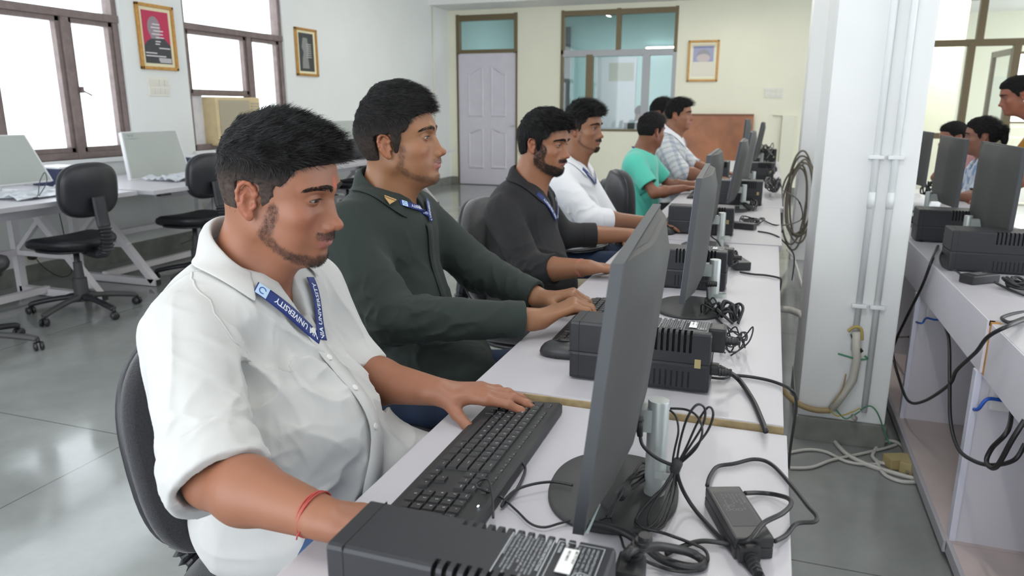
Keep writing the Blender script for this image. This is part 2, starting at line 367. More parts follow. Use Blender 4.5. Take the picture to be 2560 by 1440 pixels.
sk = plate('power_socket', (XL, 5.85, .32), wallx(), .20, .13, 2, 'wall power socket low behind the second table', 'socket')
# --- far door with transom ---
dr = empty('door_1'); dr['kind'] = 'structure'
x0, x1, _, z1 = DOOR; f = MB(); y0, y1 = YF-.01, YF+.09
rl = lambda mb, a, b, c, d: mb.b2((a, y0-(.004 if d-c > b-a else 0), c-(.01 if d-c > b-a and c > .05 else 0)), (b, y1, d+(.01 if d-c > b-a else 0)), bev=.003)
rl(f, x0, x0+.06, 2.19, z1); rl(f, x1-.06, x1, 2.19, z1); rl(f, x0, x1, z1-.09, z1); rl(f, x0, x1, 2.19, 2.25); rl(f, x0, x0+.03, 0, 2.2); rl(f, x1-.03, x1, 0, 2.2)
f.build('door_frame', bronze, dr)
MB().b2((x0+.06, YF+.03, 2.25), (x1-.06, YF+.036, z1-.09)).build('transom_pane', gl, dr)
dm = mat('door_paint', (.62, .59, .66), .4, var=.03)
d = MB(); d.b2((x0+.03, YF+.005, .01), (x1-.03, YF+.045, 2.19))
cx = (x0+x1)/2
def panel(mb, a, b, zb, zt, arch, sgn):
    n = 12; pts = []
    outer = [(a, zb), (b, zb)]; top = []
    for i in range(n+1):
        t = i/n; x = b+(a-b)*t; u = (x-a)/(b-a)
        k = u if sgn > 0 else 1-u
        top.append((x, zt+arch*(.5-.5*math.cos(PI*k))))
    bot = outer
    if sgn == 9: pass
    poly = bot+top; c = Vector((sum(p[0] for p in poly)/len(poly), sum(p[1] for p in poly)/len(poly)))
    for s0, s1, e0, e1 in ((1, .93, 0, .012), (.93, .86, .012, .012), (.86, .8, .012, .002), (.8, .0, .002, .002)):
        A = [Vector((c.x+(p[0]-c.x)*s0*(1 if s0 == 1 else 1), YF+.005-e0, c.y+(p[1]-c.y)*(1-(1-s0)*.45))) for p in poly]; B = [Vector((c.x+(p[0]-c.x)*s1, YF+.005-e1, c.y+(p[1]-c.y)*(1-(1-s1)*.45))) for p in poly]
        m = len(poly); mb.add(A+B, [(i, (i+1) % m, m+(i+1) % m, m+i) for i in range(m)])
panel(d, x0+.20, cx-.07, 1.15, 1.85, .12, 1); panel(d, cx+.07, x1-.20, 1.15, 1.85, .12, -1)
panel(d, x0+.20, cx-.07, .28, .88, .08, 1); panel(d, cx+.07, x1-.20, .28, .88, .08, -1)
d.build('door_leaf', dm, dr)
steel = mat('steel', (.55, .55, .56), .3, metal=1)
h = MB(); h.b2((x1-.13, YF-.02, 1.0), (x1-.05, YF+.0, 1.02)); h.b2((x1-.12, YF-.015, .28), (x1-.05, YF+.0, .29)); h.build('door_handle', steel, dr)
# --- interior window into the aqua room ---
wn = empty('window_3'); wn['kind'] = 'structure'; f = MB(); a, b, z0, z1 = WF; greyf = mat('grey_aluminium', (.34, .35, .36), .45, metal=.4)
rl(f, a, a+.05, 2.15, z1); rl(f, b-.05, b, 2.15, z1); rl(f, a, b, z1-.08, z1); rl(f, -2.44, -2.37, 2.2, z1); rl(f, a, a+.035, z0, 2.2); rl(f, a, b, z0, z0+.035); rl(f, -2.91, -2.80, z0, 2.12)
f.build('window_frame', bronze, wn)
f = MB(); rl(f, a, b, 2.10, 2.20); rl(f, b-.06, b, z0, 2.15); rl(f, -2.01, -1.90, z0, 2.12); f.build('mullion', greyf, wn)
for c, d, e, g_ in ((a+.05, -2.44, 2.2, z1-.08), (-2.37, b-.05, 2.2, z1-.08), (a+.035, -2.91, z0+.035, 2.1), (-2.80, -2.01, z0+.035, 2.1), (-1.90, b-.06, z0+.035, 2.1)):
    MB().b2((c, YF+.035, e), (d, YF+.041, g_)).build('pane', gl, wn)
# aqua room behind
aq = mat('aqua_paint', (.44, .64, .66), .7); cw = mat('corridor_paint', (.84, .84, .70), .7)
mb = MB(); y2 = YF+.2; y3 = YF+4.3
mb.b2((XL-.1, y3, 0), (-1.55, y3+.1, ZT)); mb.b2((XL-.2, y2, 0), (XL-.1, y3, ZT)); S(mb, 'wall_back_office', aq)
mb = MB(); mb.b2((-1.15, y2, 0), (-1.05, y2+1.3, ZT)); mb.b2((-1.15, y2+1.3, 2.6), (-1.05, y3, ZT)); mb.b2((-1.15, y2+2.9, 0), (-1.05, y3, ZT)); S(mb, 'wall_right_office', cw)
S(MB().b2((XL-.2, y2-.25, -.1), (8.5, y3+3.5, 0)), 'floor_office', mat('office_floor', (.3, .3, .28), .4))
wall('wall_back_corridor', cw, 'y', y3+2.2, .1, -1.05, 9.5, 0, ZT, [(4.6, 7.6, 1.0, 2.45)]); wn = empty('window_6'); wn['kind'] = 'structure'; f = MB(); f.b2((4.6, y3+2.22, 2.40), (7.6, y3+2.28, 2.45)); f.b2((6.05, y3+2.22, 1.0), (6.12, y3+2.28, 2.45)); f.b2((4.6, y3+2.22, 1.0), (7.6, y3+2.28, 1.04)); f.build('window_frame', bronze, wn)
S(MB().b2((XL-.3, y3, ZT), (8.5, y3+3.2, ZT+.1)), 'ceiling_corridor', ceilM)
o = MB().b2((-3.72, y3-.07, 0), (-2.85, y3-.01, 2.35)).build('inner_door', mat('office_door', (.62, .62, .68), .4)); tag(o, 'pale door at the back of the aqua office seen through the glass', 'door')
o = MB().b2((-4.9, y3-.06, 1.2), (-4.35, y3-.01, 3.0)).build('inner_window', mat('office_window', (.75, .75, .76), .3)); tag(o, 'tall white panel with dark edge seen through the door transom', 'panel')
MB().b2((-4.42, y3-.09, 1.2), (-4.30, y3-.05, 3.0)).build('edge', mat('dark_edge', (.12, .13, .14), .5), o)
t = empty('tube_lamp', (-2.35, y3-.04, 2.52), 0, 'lit white tube light on the aqua office wall', 'lamp')
MB().tube([(-.3, 0, 0), (.3, 0, 0)], .025, 10).build('tube', mat('tube_on', (1, 1, 1), .5, emit=((.9, 1, 1), 14)), t); MB().b2((-.34, .0, -.03), (.34, .05, .03)).build('batten', swm, t)
o = MB().b2((-2.55, YF+.06, 1.72), (-2.15, YF+.064, 2.0)).build('paper_notice', mat('old_paper', (.45, .5, .42), .8)); tag(o, 'small faded paper notice stuck inside the aqua office glass', 'notice')
# wall board leaning at the far wall
wood = mat('brown_board', (.34, .125, .048), .35, var=.3, vscale=3)
o = MB().b2((-1.40, YF-.10, .0), (-.29, YF-.06, 1.22), bev=.003).build('wooden_board', wood); o2 = o; tag(o, 'reddish brown wooden board standing against the far wall', 'board')
MB().b2((-1.40, YF-.104, 1.19), (-.29, YF-.10, 1.22)).build('edge_strip', mat('board_edge', (.2, .08, .04), .5), o)
# surface conduits on the far wall and left corner
cond = mat('conduit_pvc', (.76, .75, .62), .5)
def conduit(name, pts, r, label, m=cond):
    o = MB().tube(pts, r, 8).build(name, m); tag(o, label, 'conduit'); return o
conduit('wall_conduit', [(XL+.012, 11.3, .9), (XL+.012, 11.3, 2.88)], .012, 'thin cream conduit running up the left wall near its far corner')
conduit('wall_conduit', [(-.02, YF-.015, 1.2), (.12, YF-.015, 1.2), (.12, YF-.015, .05)], .012, 'thin cream conduit going down the far wall under the switch board')
o = MB().b2((.12, YF-.05, 0), (.30, YF, 1.2)).build('cable_trunking', cond); tag(o, 'wide cream cable trunking on the far wall right of the desks', 'trunking')
# corridor glazing on the right of the far wall
wn = empty('window_4'); wn['kind'] = 'structure'; f = MB(); y0, y1 = YF-.01, YF+.08
rl(f, 1.2, 6.2, 2.13, 2.22); rl(f, 1.2, 6.2, 2.78, 2.86); rl(f, 1.2, 3.0, .89, .97); rl(f, 3.95, 6.2, .89, .97); rl(f, 1.2, 2.52, .02, .08)
for x in (2.50, 3.9, 5.1): rl(f, x, x+.09, 2.2, 2.8)
for x in (2.42, 2.96, 3.9, 4.9): rl(f, x, x+.09, .02, 2.15)
rl(f, 1.2, 1.26, .02, 2.8); rl(f, 6.12, 6.2, .02, 2.8)
f.build('window_frame', bronze, wn)
for a, b, c, d in ((1.26, 2.5, 2.22, 2.78), (2.59, 3.9, 2.22, 2.78), (3.99, 5.1, 2.22, 2.78), (1.26, 2.42, .97, 2.13), (1.26, 2.42, .08, .89), (3.99, 4.9, .97, 2.13), (2.51, 2.96, .97, 2.13)):
    MB().b2((a, YF+.03, c), (b, YF+.036, d)).build('pane', gl, wn)
dr = empty('door_2', (2.99, YF+.05, 0), math.radians(93)); dr['kind'] = 'structure'; f = MB()
f.b2((0, -.02, .02), (.07, .03, 2.1), bev=.003); f.b2((.78, -.02, .02), (.86, .03, 2.1), bev=.003); f.b2((0, -.02, 2.02), (.86, .03, 2.1)); f.b2((0, -.02, .02), (.86, .03, .12)); f.b2((0, -.02, .88), (.86, .03, .94))
f.build('door_frame', bronze, dr); MB().b2((.07, 0, .1), (.78, .006, 2.02)).build('door_pane', gl, dr)
f = MB(); f.tube(spline([(.8, -.03, .95), (.8, -.09, .97), (.8, -.09, 1.12), (.8, -.03, 1.14)]), .01, 6); f.build('door_handle', black, dr)
S(MB().b2((2.02, YF+3.4, 2.22), (2.66, YF+3.6, 2.42)), 'trim_8', mat('corridor_beam', (.42, .42, .38), .6))
o = MB().b2((2.14, YF+3.38, .9), (2.26, YF+3.46, 2.22)).build('corridor_post', bronze); tag(o, 'brown window post in the corridor right beside the pillar', 'post'); MB().b2((2.0, YF+3.38, 1.0), (2.5, YF+3.44, 1.06)).build('crossbar', bronze, o); MB().b2((1.6, YF+3.41, 1.06), (2.14, YF+3.42, 1.85)).build('poster', mat('aqua_poster', (.38, .56, .58), .6), o)
# corridor beyond: column, railings
S(MB().b2((2.28, YF+2.9, 0), (2.95, YF+3.3, ZT)), 'trim_7', cw)
ra = empty('corridor_railing', (0, YF+4.6, 0), 0, 'white corridor railing with horizontal bars seen through the far glazing', 'railing'); f = MB(); rw = mat('railing_white', (.8, .8, .74), .5)
for z in (.35, .55, .75, .95): f.b2((-1, -.02, z), (8, .02, z+.04))
f.build('bars', rw, ra)
for x in (.5, 2, 3.5, 5, 6.5): MB().b2((x, -.03, 0), (x+.06, .03, 1.0)).build('post', rw, ra)
def lamp(x, y, z, sx, sy, e, c=(1, .97, .92)):
    d = bpy.data.lights.new('tube', 'AREA'); d.shape = 'RECTANGLE'; d.size = sx; d.size_y = sy; d.energy = e; d.color = c
    o = bpy.data.objects.new('lamp_and_fill_light', d); o.location = (x, y, z); COL.objects.link(o)
def fill_tube(x, y, e, where):  # tubes above the view, added to brighten the desks and low areas
    t = empty('added_fill_tube', (x, y, ZT-.06), 0, 'added white fill tube %s' % where, 'lamp', 'added fill tubes above the frame'); d = Vector((0, .6, 0))
    MB().tube([-d, d], .014, 8).build('tube', mat('fill_tube_glow', (1, 1, 1), .5, emit=((1, .98, .94), 8)), t); MB().box((0, 0, .035), (.06, 1.25, .04)).build('batten', swm, t); lamp(x, y, ZT-.10, .06, 1.2, e)
for x, y, e, w_ in ((-.2, .6, 40, 'over the nearest desk'), (-.2, 3.6, 50, 'over the third desk'), (-.2, 7.0, 60, 'over the far end of the desk row'), (2.4, 2.4, 40, 'over the right benches'), (2.4, 6.4, 60, 'over the far right side'), (-3.4, 8.6, 50, 'over the far left aisle'), (-.6, 10.3, 40, 'near the far wall')): fill_tube(x, y, e*.36, w_)
lamp(-3, YF+2.2, ZT-.05, 1.2, .1, 45, (.85, 1, 1)); lamp(3.4, YF+2.4, ZT-.05, 3, .1, 120, (1, .98, .85))
# ---------------- desks and tables ----------------
lam = mat('white_laminate', (.50, .485, .515), .38, var=.015, vscale=5); lam2 = mat('white_panel', (.66, .64, .69), .45, var=.02)
ply = mat('worn_plywood_edge', (.36, .27, .14), .6, var=.35, vscale=25); pinkin = mat('shelf_board', (.55, .47, .45), .5, var=.05)
def desk(name, y0, y1, x0, x1, z, label, edge=None):
    r = empty(name, ((x0+x1)/2, (y0+y1)/2, 0), 0, label, 'desk', 'white computer desks in one long row'); cx, cy = r.location.x, r.location.y
    L = lambda mb, a, b, bev=0: mb.b2((a[0]-cx, a[1]-cy, a[2]), (b[0]-cx, b[1]-cy, b[2]), bev)
    L(MB(), (x0, y0, z-.028), (x1, y1, z), .003).build('tabletop', lam, r)
    if edge: L(MB(), (x0, y0-.004, z-.026), (x1, y0, z-.003)).build('edge_band', ply, r)
    for yy in (y0+.03, y1-.05): L(MB(), (x0+.05, yy, 0), (x1-.03, yy+.02, z-.028)).build('side_panel', lam2, r)
    L(MB(), (x1-.06, y0+.05, .08), (x1-.04, y1-.05, z-.028)).build('back_panel', lam2, r)
    L(MB(), (x0+.22, y0+.05, .12), (x1-.06, y1-.05, .14)).build('footrest', lam2, r)
    return r
desk('computer_desk', -.15, 1.285, -.535, .066, .75, 'nearest white computer desk carrying the full keyboard and cable bundle')
desk('computer_desk', 1.302, 3.15, -.54, .060, .760, 'second white desk in the row, with the big mouse and label-covered box', edge=1)
desk('computer_desk', 3.155, 4.36, -.54, .072, .764, 'third white desk in the row, in front of the turquoise shirt')
desk('computer_desk', 4.365, 8.2, -.54, .09, .766, 'farthest long white desk of the row near the far wall')
# ---- right hand row: open shelf benches ----
def bench(name, y0, y1, x0, x1, z, divs, label, ply_edge=False):
    r = empty(name, (x0, y0, 0), 0, label, 'desk', 'white shelf benches on the right'); cx, cy = x0, y0
    L = lambda mb, a, b, bev=0: mb.b2((a[0]-cx, a[1]-cy, a[2]), (b[0]-cx, b[1]-cy, b[2]), bev)
    L(MB(), (x0, y0, z-.02), (x1, y1, z), .002).build('tabletop', lam, r)
    L(MB(), (x0-.003, y0, z-.155), (x0+.018, y1, z-.001), .002).build('fascia', lam2, r)
    if ply_edge: L(MB(), (x0-.004, y1-.012, z-.15), (x0+.02, y1+.003, z+.002)).build('edge_band', mat('orange_ply', (.50, .24, .06), .6, var=.3, vscale=30), r)
    L(MB(), (x0-.02, y0, .03), (x0+.5, y1, .062), .003).build('base_board', pinkin, r)
    L(MB(), (x0-.024, y0, .028), (x0-.012, y1, .066), .002).build('base_edge', mat('grey_edge_band', (.42, .41, .44), .4), r)
    for d in divs:
        L(MB(), (x0+.004, d, .062), (x0+.5, d+.022, z-.15)).build('divider', lam2, r); L(MB(), (x0-.008, d-.006, .062), (x0+.010, d+.028, z-.155), .003).build('edge_strip', mat('bright_edge_strip', (.70, .70, .80), .3), r)
    L(MB(), (x0+.5, y0, .0), (x0+.52, y1, z-.02)).build('back_panel', lam2, r)
    for yy in (y0+.1, y1-.2): L(MB(), (x0+.02, yy, 0), (x0+.08, yy+.05, .03)).build('foot', lam2, r)
    return r
bench('shelf_bench', 2.245, 5.9, .598, 1.15, .75, [2.262, 3.2, 4.1, 5.0], 'long white bench on the right with open shelf compartments and cables')
bench('shelf_bench', .9, 2.2435, .606, 1.15, .742, [1.3], 'nearest white bench at the right edge with orange plywood edge', True)
# ---- tables with slanted white steel frames along the left wall ----
stl = mat('white_painted_steel', (.74, .71, .73), .4, var=.03); cap = mat('tube_end_cap', (.03, .03, .03), .5)
def wtable(name, y0, y1, label, xf=-4.1, z=.75):
    r = empty(name, (-4.7, (y0+y1)/2, 0), 0, label, 'table', 'white tables along the window wall'); cx, cy = -4.7, (y0+y1)/2
    V = lambda x, y, zz: (x-cx, y-cy, zz)
    MB().b2(V(-5.22, y0, z-.03), V(xf, y1, z), .003).build('tabletop', lam, r)
    MB().b2(V(-4.35, y0+.35, z-.11), V(-4.32, y1-.35, z-.03)).build('apron', lam2, r)
    for yy in (y0+.22, y1-.22):
        f = MB(); w = .05
        f.bar(V(-5.05, yy, 0), V(-5.05, yy, z-.03), w); f.bar(V(-4.92, yy, z-.04), V(-4.31, yy, .035), w); f.bar(V(-4.60, yy, z-.04), V(-5.05, yy, .30), .03)
        f.bar(V(-5.05, yy, .03), V(-4.28, yy, .03), w); f.bar(V(-5.05, yy, .30), V(-4.52, yy, .30), .035)
        f.build('leg_frame', stl, r); MB().b2(V(-4.275, yy-.02, .01), V(-4.268, yy+.02, .05)).build('end_cap', cap, r)
    for xx, zz in ((-4.80, .05), (-5.05, .30)): MB().bar(V(xx, y0+.22, zz), V(xx, y1-.22, zz), .045).build('rail', stl, r)
    return r
wtable('window_table', 2.1, 3.93, 'nearest white table under the left window, with the tilted pale monitor at the photo edge')
wtable('window_table', 3.97, 5.75, 'second white table by the wall, under the crimson poster', xf=-4.0)
wtable('window_table', 5.8, 7.6, 'third white table by the wall, under the air conditioner', xf=-4.0)
# ---------------- office chairs ----------------
fab = mat('charcoal_chair_fabric', (.022, .022, .026), .92, bump=.6, bscale=420, var=.35, vscale=300, sheen=.3)
fab2 = mat('black_chair_fabric', (.012, .012, .015), .8, bump=.3, bscale=400, sheen=.2)
vinyl = mat('black_vinyl_seat', (.014, .014, .018), .42, bump=.1, bscale=200)
plas = mat('chair_plastic', (.02, .02, .024), .4); pgrey = mat('dusty_plastic', (.06, .06, .062), .6)
def chair(loc, rz, label, seatm, backm, h=0.0, tilt=.12, bh=.34, bw=.41, gap=.17):
    """faces its local +x"""
    r = empty('office_chair', loc, rz, label, 'chair', 'armless black office chairs'); zs = .47+h
    s = MB(); s.cushion(.44, .46, [(.10, -.035), (.03, -.033), (.006, -.018), (0, 0), (.006, .018), (.03, .032), (.10, .038)], 3.2, 48, lambda p: Vector((p.x+.02, p.y, zs+p.z - (.035*max(0, (p.x-.05)/.17)**2) + .02*abs(p.y/.23)**2)))
    s.build('seat', seatm, r)
    MB().cushion(.36, .38, [(.1, -.06), (.0, -.045), (0, -.03)], 3, 32, lambda p: Vector((p.x+.02, p.y, zs+p.z))).build('seat_shell', plas, r)
    zb = zs+gap+bh/2; xb = -.215
    def bf(p):   # p.x = width, p.y = height, p.z = thickness (forward +)
        y = p.x; z = p.y; curve = .5*(y*y) + .25*(z+.02)**2
        return Vector((xb+p.z+curve-tilt*z, y, zb+z))
    b = MB(); b.cushion(bw, bh, [(.12, -.01), (.03, -.012), (.004, .0), (0, .012), (.004, .03), (.035, .045), (.12, .052)], 2.9, 56, bf); b.build('backrest', backm, r)
    b = MB(); b.cushion(bw-.012, bh-.012, [(.12, -.028), (.03, -.026), (.0, -.012), (.0, .004)], 2.9, 56, bf); b.build('back_shell', plas, r)
    # flexible ribbed bracket
    pts = spline([(-.10, 0, zs-.05), (-.20, 0, zs-.065), (-.275, 0, zs-.03), (-.29, 0, zs+.06), (-.275, 0, zs+.16), (-.262, 0, zs+.30)], 14)
    k = MB(); n = len(pts); R = []
    for i in range(n):
        u = i/(n-1); R.append(.043+(.008*(1 if i % 3 == 0 else -.6) if .28 < u < .72 else 0))
    k.tube(pts, R, 12, smooth=False, flat=.62); k.build('back_bracket', plas, r)
    MB().tube([(0, 0, zs-.05), (0, 0, .24)], .018, 12).build('gas_column', plas, r)
    MB().lathe([(.0, .34), (.026, .34), (.030, .24), (.042, .235), (.045, .12), (.035, .08), (.0, .08)], 16).build('column_cover', pgrey, r)
    for i in range(5):
        a = 2*PI*i/5+.5; c, q = math.cos(a), math.sin(a)
        l = MB(); pr = spline([(.02*c, .02*q, .115), (.16*c, .16*q, .10), (.295*c, .295*q, .075), (.32*c, .32*q, .062)], 5); l.tube(pr, [.030]*3+[.022]*(len(pr)-5)+[.014]*2, 8, flat=.8); lo = l.build('base_leg', pgrey if i % 2 else plas, r)
        w = MB(); aa = a+1.0+i*.9; u = Vector((math.cos(aa), math.sin(aa), 0)); cc = Vector((.325*c, .325*q, .026))
        for sgn in (-1, 1): w.tube([cc+u*(sgn*.006), cc+u*(sgn*.011), cc+u*(sgn*.022), cc+u*(sgn*.026)], [.018, .026, .024, .012], 14)
        w.tube([cc+Vector((0, 0, .02)), cc+Vector((0, 0, .045))], .010, 8); w.build('caster', plas, lo)
    return r
chair((-4.17, 3.45, 0), PI-.04, 'black office chair with its back turned, nearest the wall socket', vinyl, fab2)
chair((-4.17, 4.50, 0), PI-.05, 'black office chair half hidden behind the man in the white linen shirt', vinyl, fab2, h=.0)
chair((-4.53, 7.3, 0), PI-.3, 'black office chair far back between the first two seated men', vinyl, fab2)
chair((-4.02, 2.62, 0), PI-.6, 'black office chair cut by the left edge, only a caster showing', vinyl, fab2)
# ---------------- monitors ----------------
mgrey = mat('monitor_grey', (.050, .054, .060), .55, bump=.08, bscale=500); mback = mat('monitor_back', (.050, .051, .048), .6, bump=.12, bscale=600)
screen_off = mat('screen_on', (.02, .02, .03), .15, emit=((.6, .75, 1), .35)); silver = mat('silver_stand', (.42, .45, .44), .38, metal=.35)
def monitor(px, py, top, lean, label, w=.50, h=.315, z0=.835, rz=0, base=True, group='dark grey monitors on the desk row', vesa=True):
    """pole at px, py; the screen faces local -x"""
    r = empty('monitor', (px, py, top), rz, label, 'monitor', group); L = math.tan(lean)
    T = lambda x, y, z: Vector((x + L*(z-z0), y, z))
    x0 = -.0725; hw = w/2
    # shell: front slab and bulged back
    b = MB(); ny, nz = 20, 14; V = []; F = []
    def bulge(u, v):   # u,v in 0..1
        a = min(1, max(0, (1-abs(2*u-1))/.62)); c = min(1, max(0, (1-abs(2*v-1))/.30)); s = a*a*(3-2*a); t = c*c*(3-2*c)
        return .033*s*(.60+.40*t)
    for i in range(ny+1):
        for j in range(nz+1):
            u, v = i/ny, j/nz; V.append(T(x0+.010+bulge(u, v), -hw+w*u, z0+h*v))
    for i in range(ny):
        for j in range(nz): a = i*(nz+1)+j; F.append((a, a+nz+1, a+nz+2, a+1))
    b.add(V, F, True)
    A = [T(x0+.010+bulge(i/ny, 1), -hw+w*i/ny, z0+h) for i in range(ny+1)]; B = [T(x0, -hw+w*i/ny, z0+h) for i in range(ny+1)]
    b.add(A+B, [(i, i+1, ny+2+i, ny+1+i) for i in range(ny)])
    A = [T(x0+.010+bulge(i/ny, 0), -hw+w*i/ny, z0) for i in range(ny+1)]; B = [T(x0, -hw+w*i/ny, z0) for i in range(ny+1)]
    b.add(A+B, [(i+1, i, ny+1+i, ny+2+i) for i in range(ny)])
    b.build('back_cover', mback, r)
    f = MB(); f.mi = 0
    e = .003
    P = [T(x0-e, s*(hw+e), z) for s in (-1, 1) for z in (z0-e, z0+h+e)]; Q = [T(x0+.0105, s*(hw+e), z) for s in (-1, 1) for z in (z0-e, z0+h+e)]
    V = P+Q; f.add(V, [(0, 2, 3, 1), (0, 1, 5, 4), (2, 6, 7, 3), (1, 3, 7, 5), (0, 4, 6, 2), (4, 5, 7, 6)]); f.build('front_frame', mgrey, r)
    V = [T(x0-e-.001, -hw+.008, z0+.02), T(x0-e-.001, hw-.008, z0+.02), T(x0-e-.001, hw-.008, z0+h-.008), T(x0-e-.001, -hw+.008, z0+h-.008)]
    MB().add(V, [(0, 1, 2, 3)]).build('screen', screen_off, r)
    # top recess and hairline
    g = MB(); g.add([T(x0+.012, -hw*.62, z0+h+.0006), T(x0+.012, hw*.62, z0+h+.0006), T(x0+.022, hw*.40, z0+h+.0006), T(x0+.022, -hw*.40, z0+h+.0006)], [(0, 1, 2, 3)]); g.build('top_vent', mat('monitor_vent', (.035, .038, .038), .6), r)
    zt = .905
    MB().lathe([(.0, top), (.0152, top), (.0152, zt-.002), (.0145, zt), (.0, zt)], 32).build('stand_pole', silver, r)
    MB().b2((x0+.030, -.014, zt-.046), (-.008, .014, zt-.012)).build('stand_arm', silver, r)
    cl = MB(); cp = spline([(.0, -.0155, 0), (.014, -.0185, 0), (.028, -.015, 0), (.036, -.002, 0), (.031, .010, 0), (.012, .0125, 0)], 5); m_ = len(cp); V = [p+Vector((0, 0, top+.040+dz)) for dz in (0, .0115) for p in cp]; ct = Vector((.015, 0, top+.045)); V += [p+(ct-p).normalized()*.0018 for p in V]
    for a_ in range(m_-1): cl.F += [(a_, a_+1, m_+a_+1, m_+a_), (2*m_+a_, 3*m_+a_, 3*m_+a_+1, 2*m_+a_+1), (m_+a_, m_+a_+1, 3*m_+a_+1, 3*m_+a_), (a_, 2*m_+a_, 2*m_+a_+1, a_+1)]
    cl.V = V; cl.S = [False]*len(cl.F); cl.M = [0]*len(cl.F); cl.build('cable_clip', mat('clip_plastic', (.42, .46, .43), .4), r)
    if base:
        MB().cushion(.19, .235, [(.02, 0), (0, .002), (0, .007), (.004, .009), (.03, .0095)], 2.3, 56, lambda p: Vector((p.x-.06, p.y-.0, top+p.z))).build('stand_base', mat('stand_base_black', (.045, .045, .045), .6), r)
    for o in r.children: o.data.transform(Matrix.Translation((0, 0, -top)))
    return r
Z1, Z2, Z3, Z4 = .75, .76, .764, .766
monitor(-.123, .993, Z1, .105, 'dark grey monitor nearest the camera, seen from its side', rz=.066)
monitor(-.121, 2.05, Z2, .075, 'dark grey monitor on the second desk, right of the label-covered box', z0=.84, h=.305, rz=.04)
monitor(-.165, 3.02, Z2, .07, 'third grey monitor from the camera, small pole visible on its right', z0=.84, h=.30)
monitor(-.125, 4.20, Z3, .14, 'fourth grey monitor from the camera, leaning back the most', z0=.83, h=.31)
monitor(-.100, 5.10, Z4, .12, 'fifth grey monitor from the camera, overlapping a taller one', z0=.83, h=.33)
monitor(-.150, 6.25, Z4, .05, 'tallest raised grey monitor far down the desk row', z0=.90, h=.32)
monitor(-.080, 7.25, Z4, .15, 'last grey monitor of the row against the brown board', z0=.85, h=.33)
# right hand row monitors: screens face +x, backs towards the aisle
monitor(.745, 3.26, .75, -.02, 'dark monitor back in front of the woman with a bun, at the right photo edge', w=.56, h=.31, z0=.865, rz=0, group='monitors on the right benches').scale = (-1, 1, 1)
monitor(.76, 4.15, .75, -.02, 'dark monitor back right of the pillar, left of the seated woman', w=.56, h=.31, z0=.86, group='monitors on the right benches').scale = (-1, 1, 1)
monitor(.80, 5.15, .75, -.02, 'dark monitor partly hidden behind the right side of the pillar', w=.5, h=.31, z0=.86, group='monitors on the right benches').scale = (-1, 1, 1)
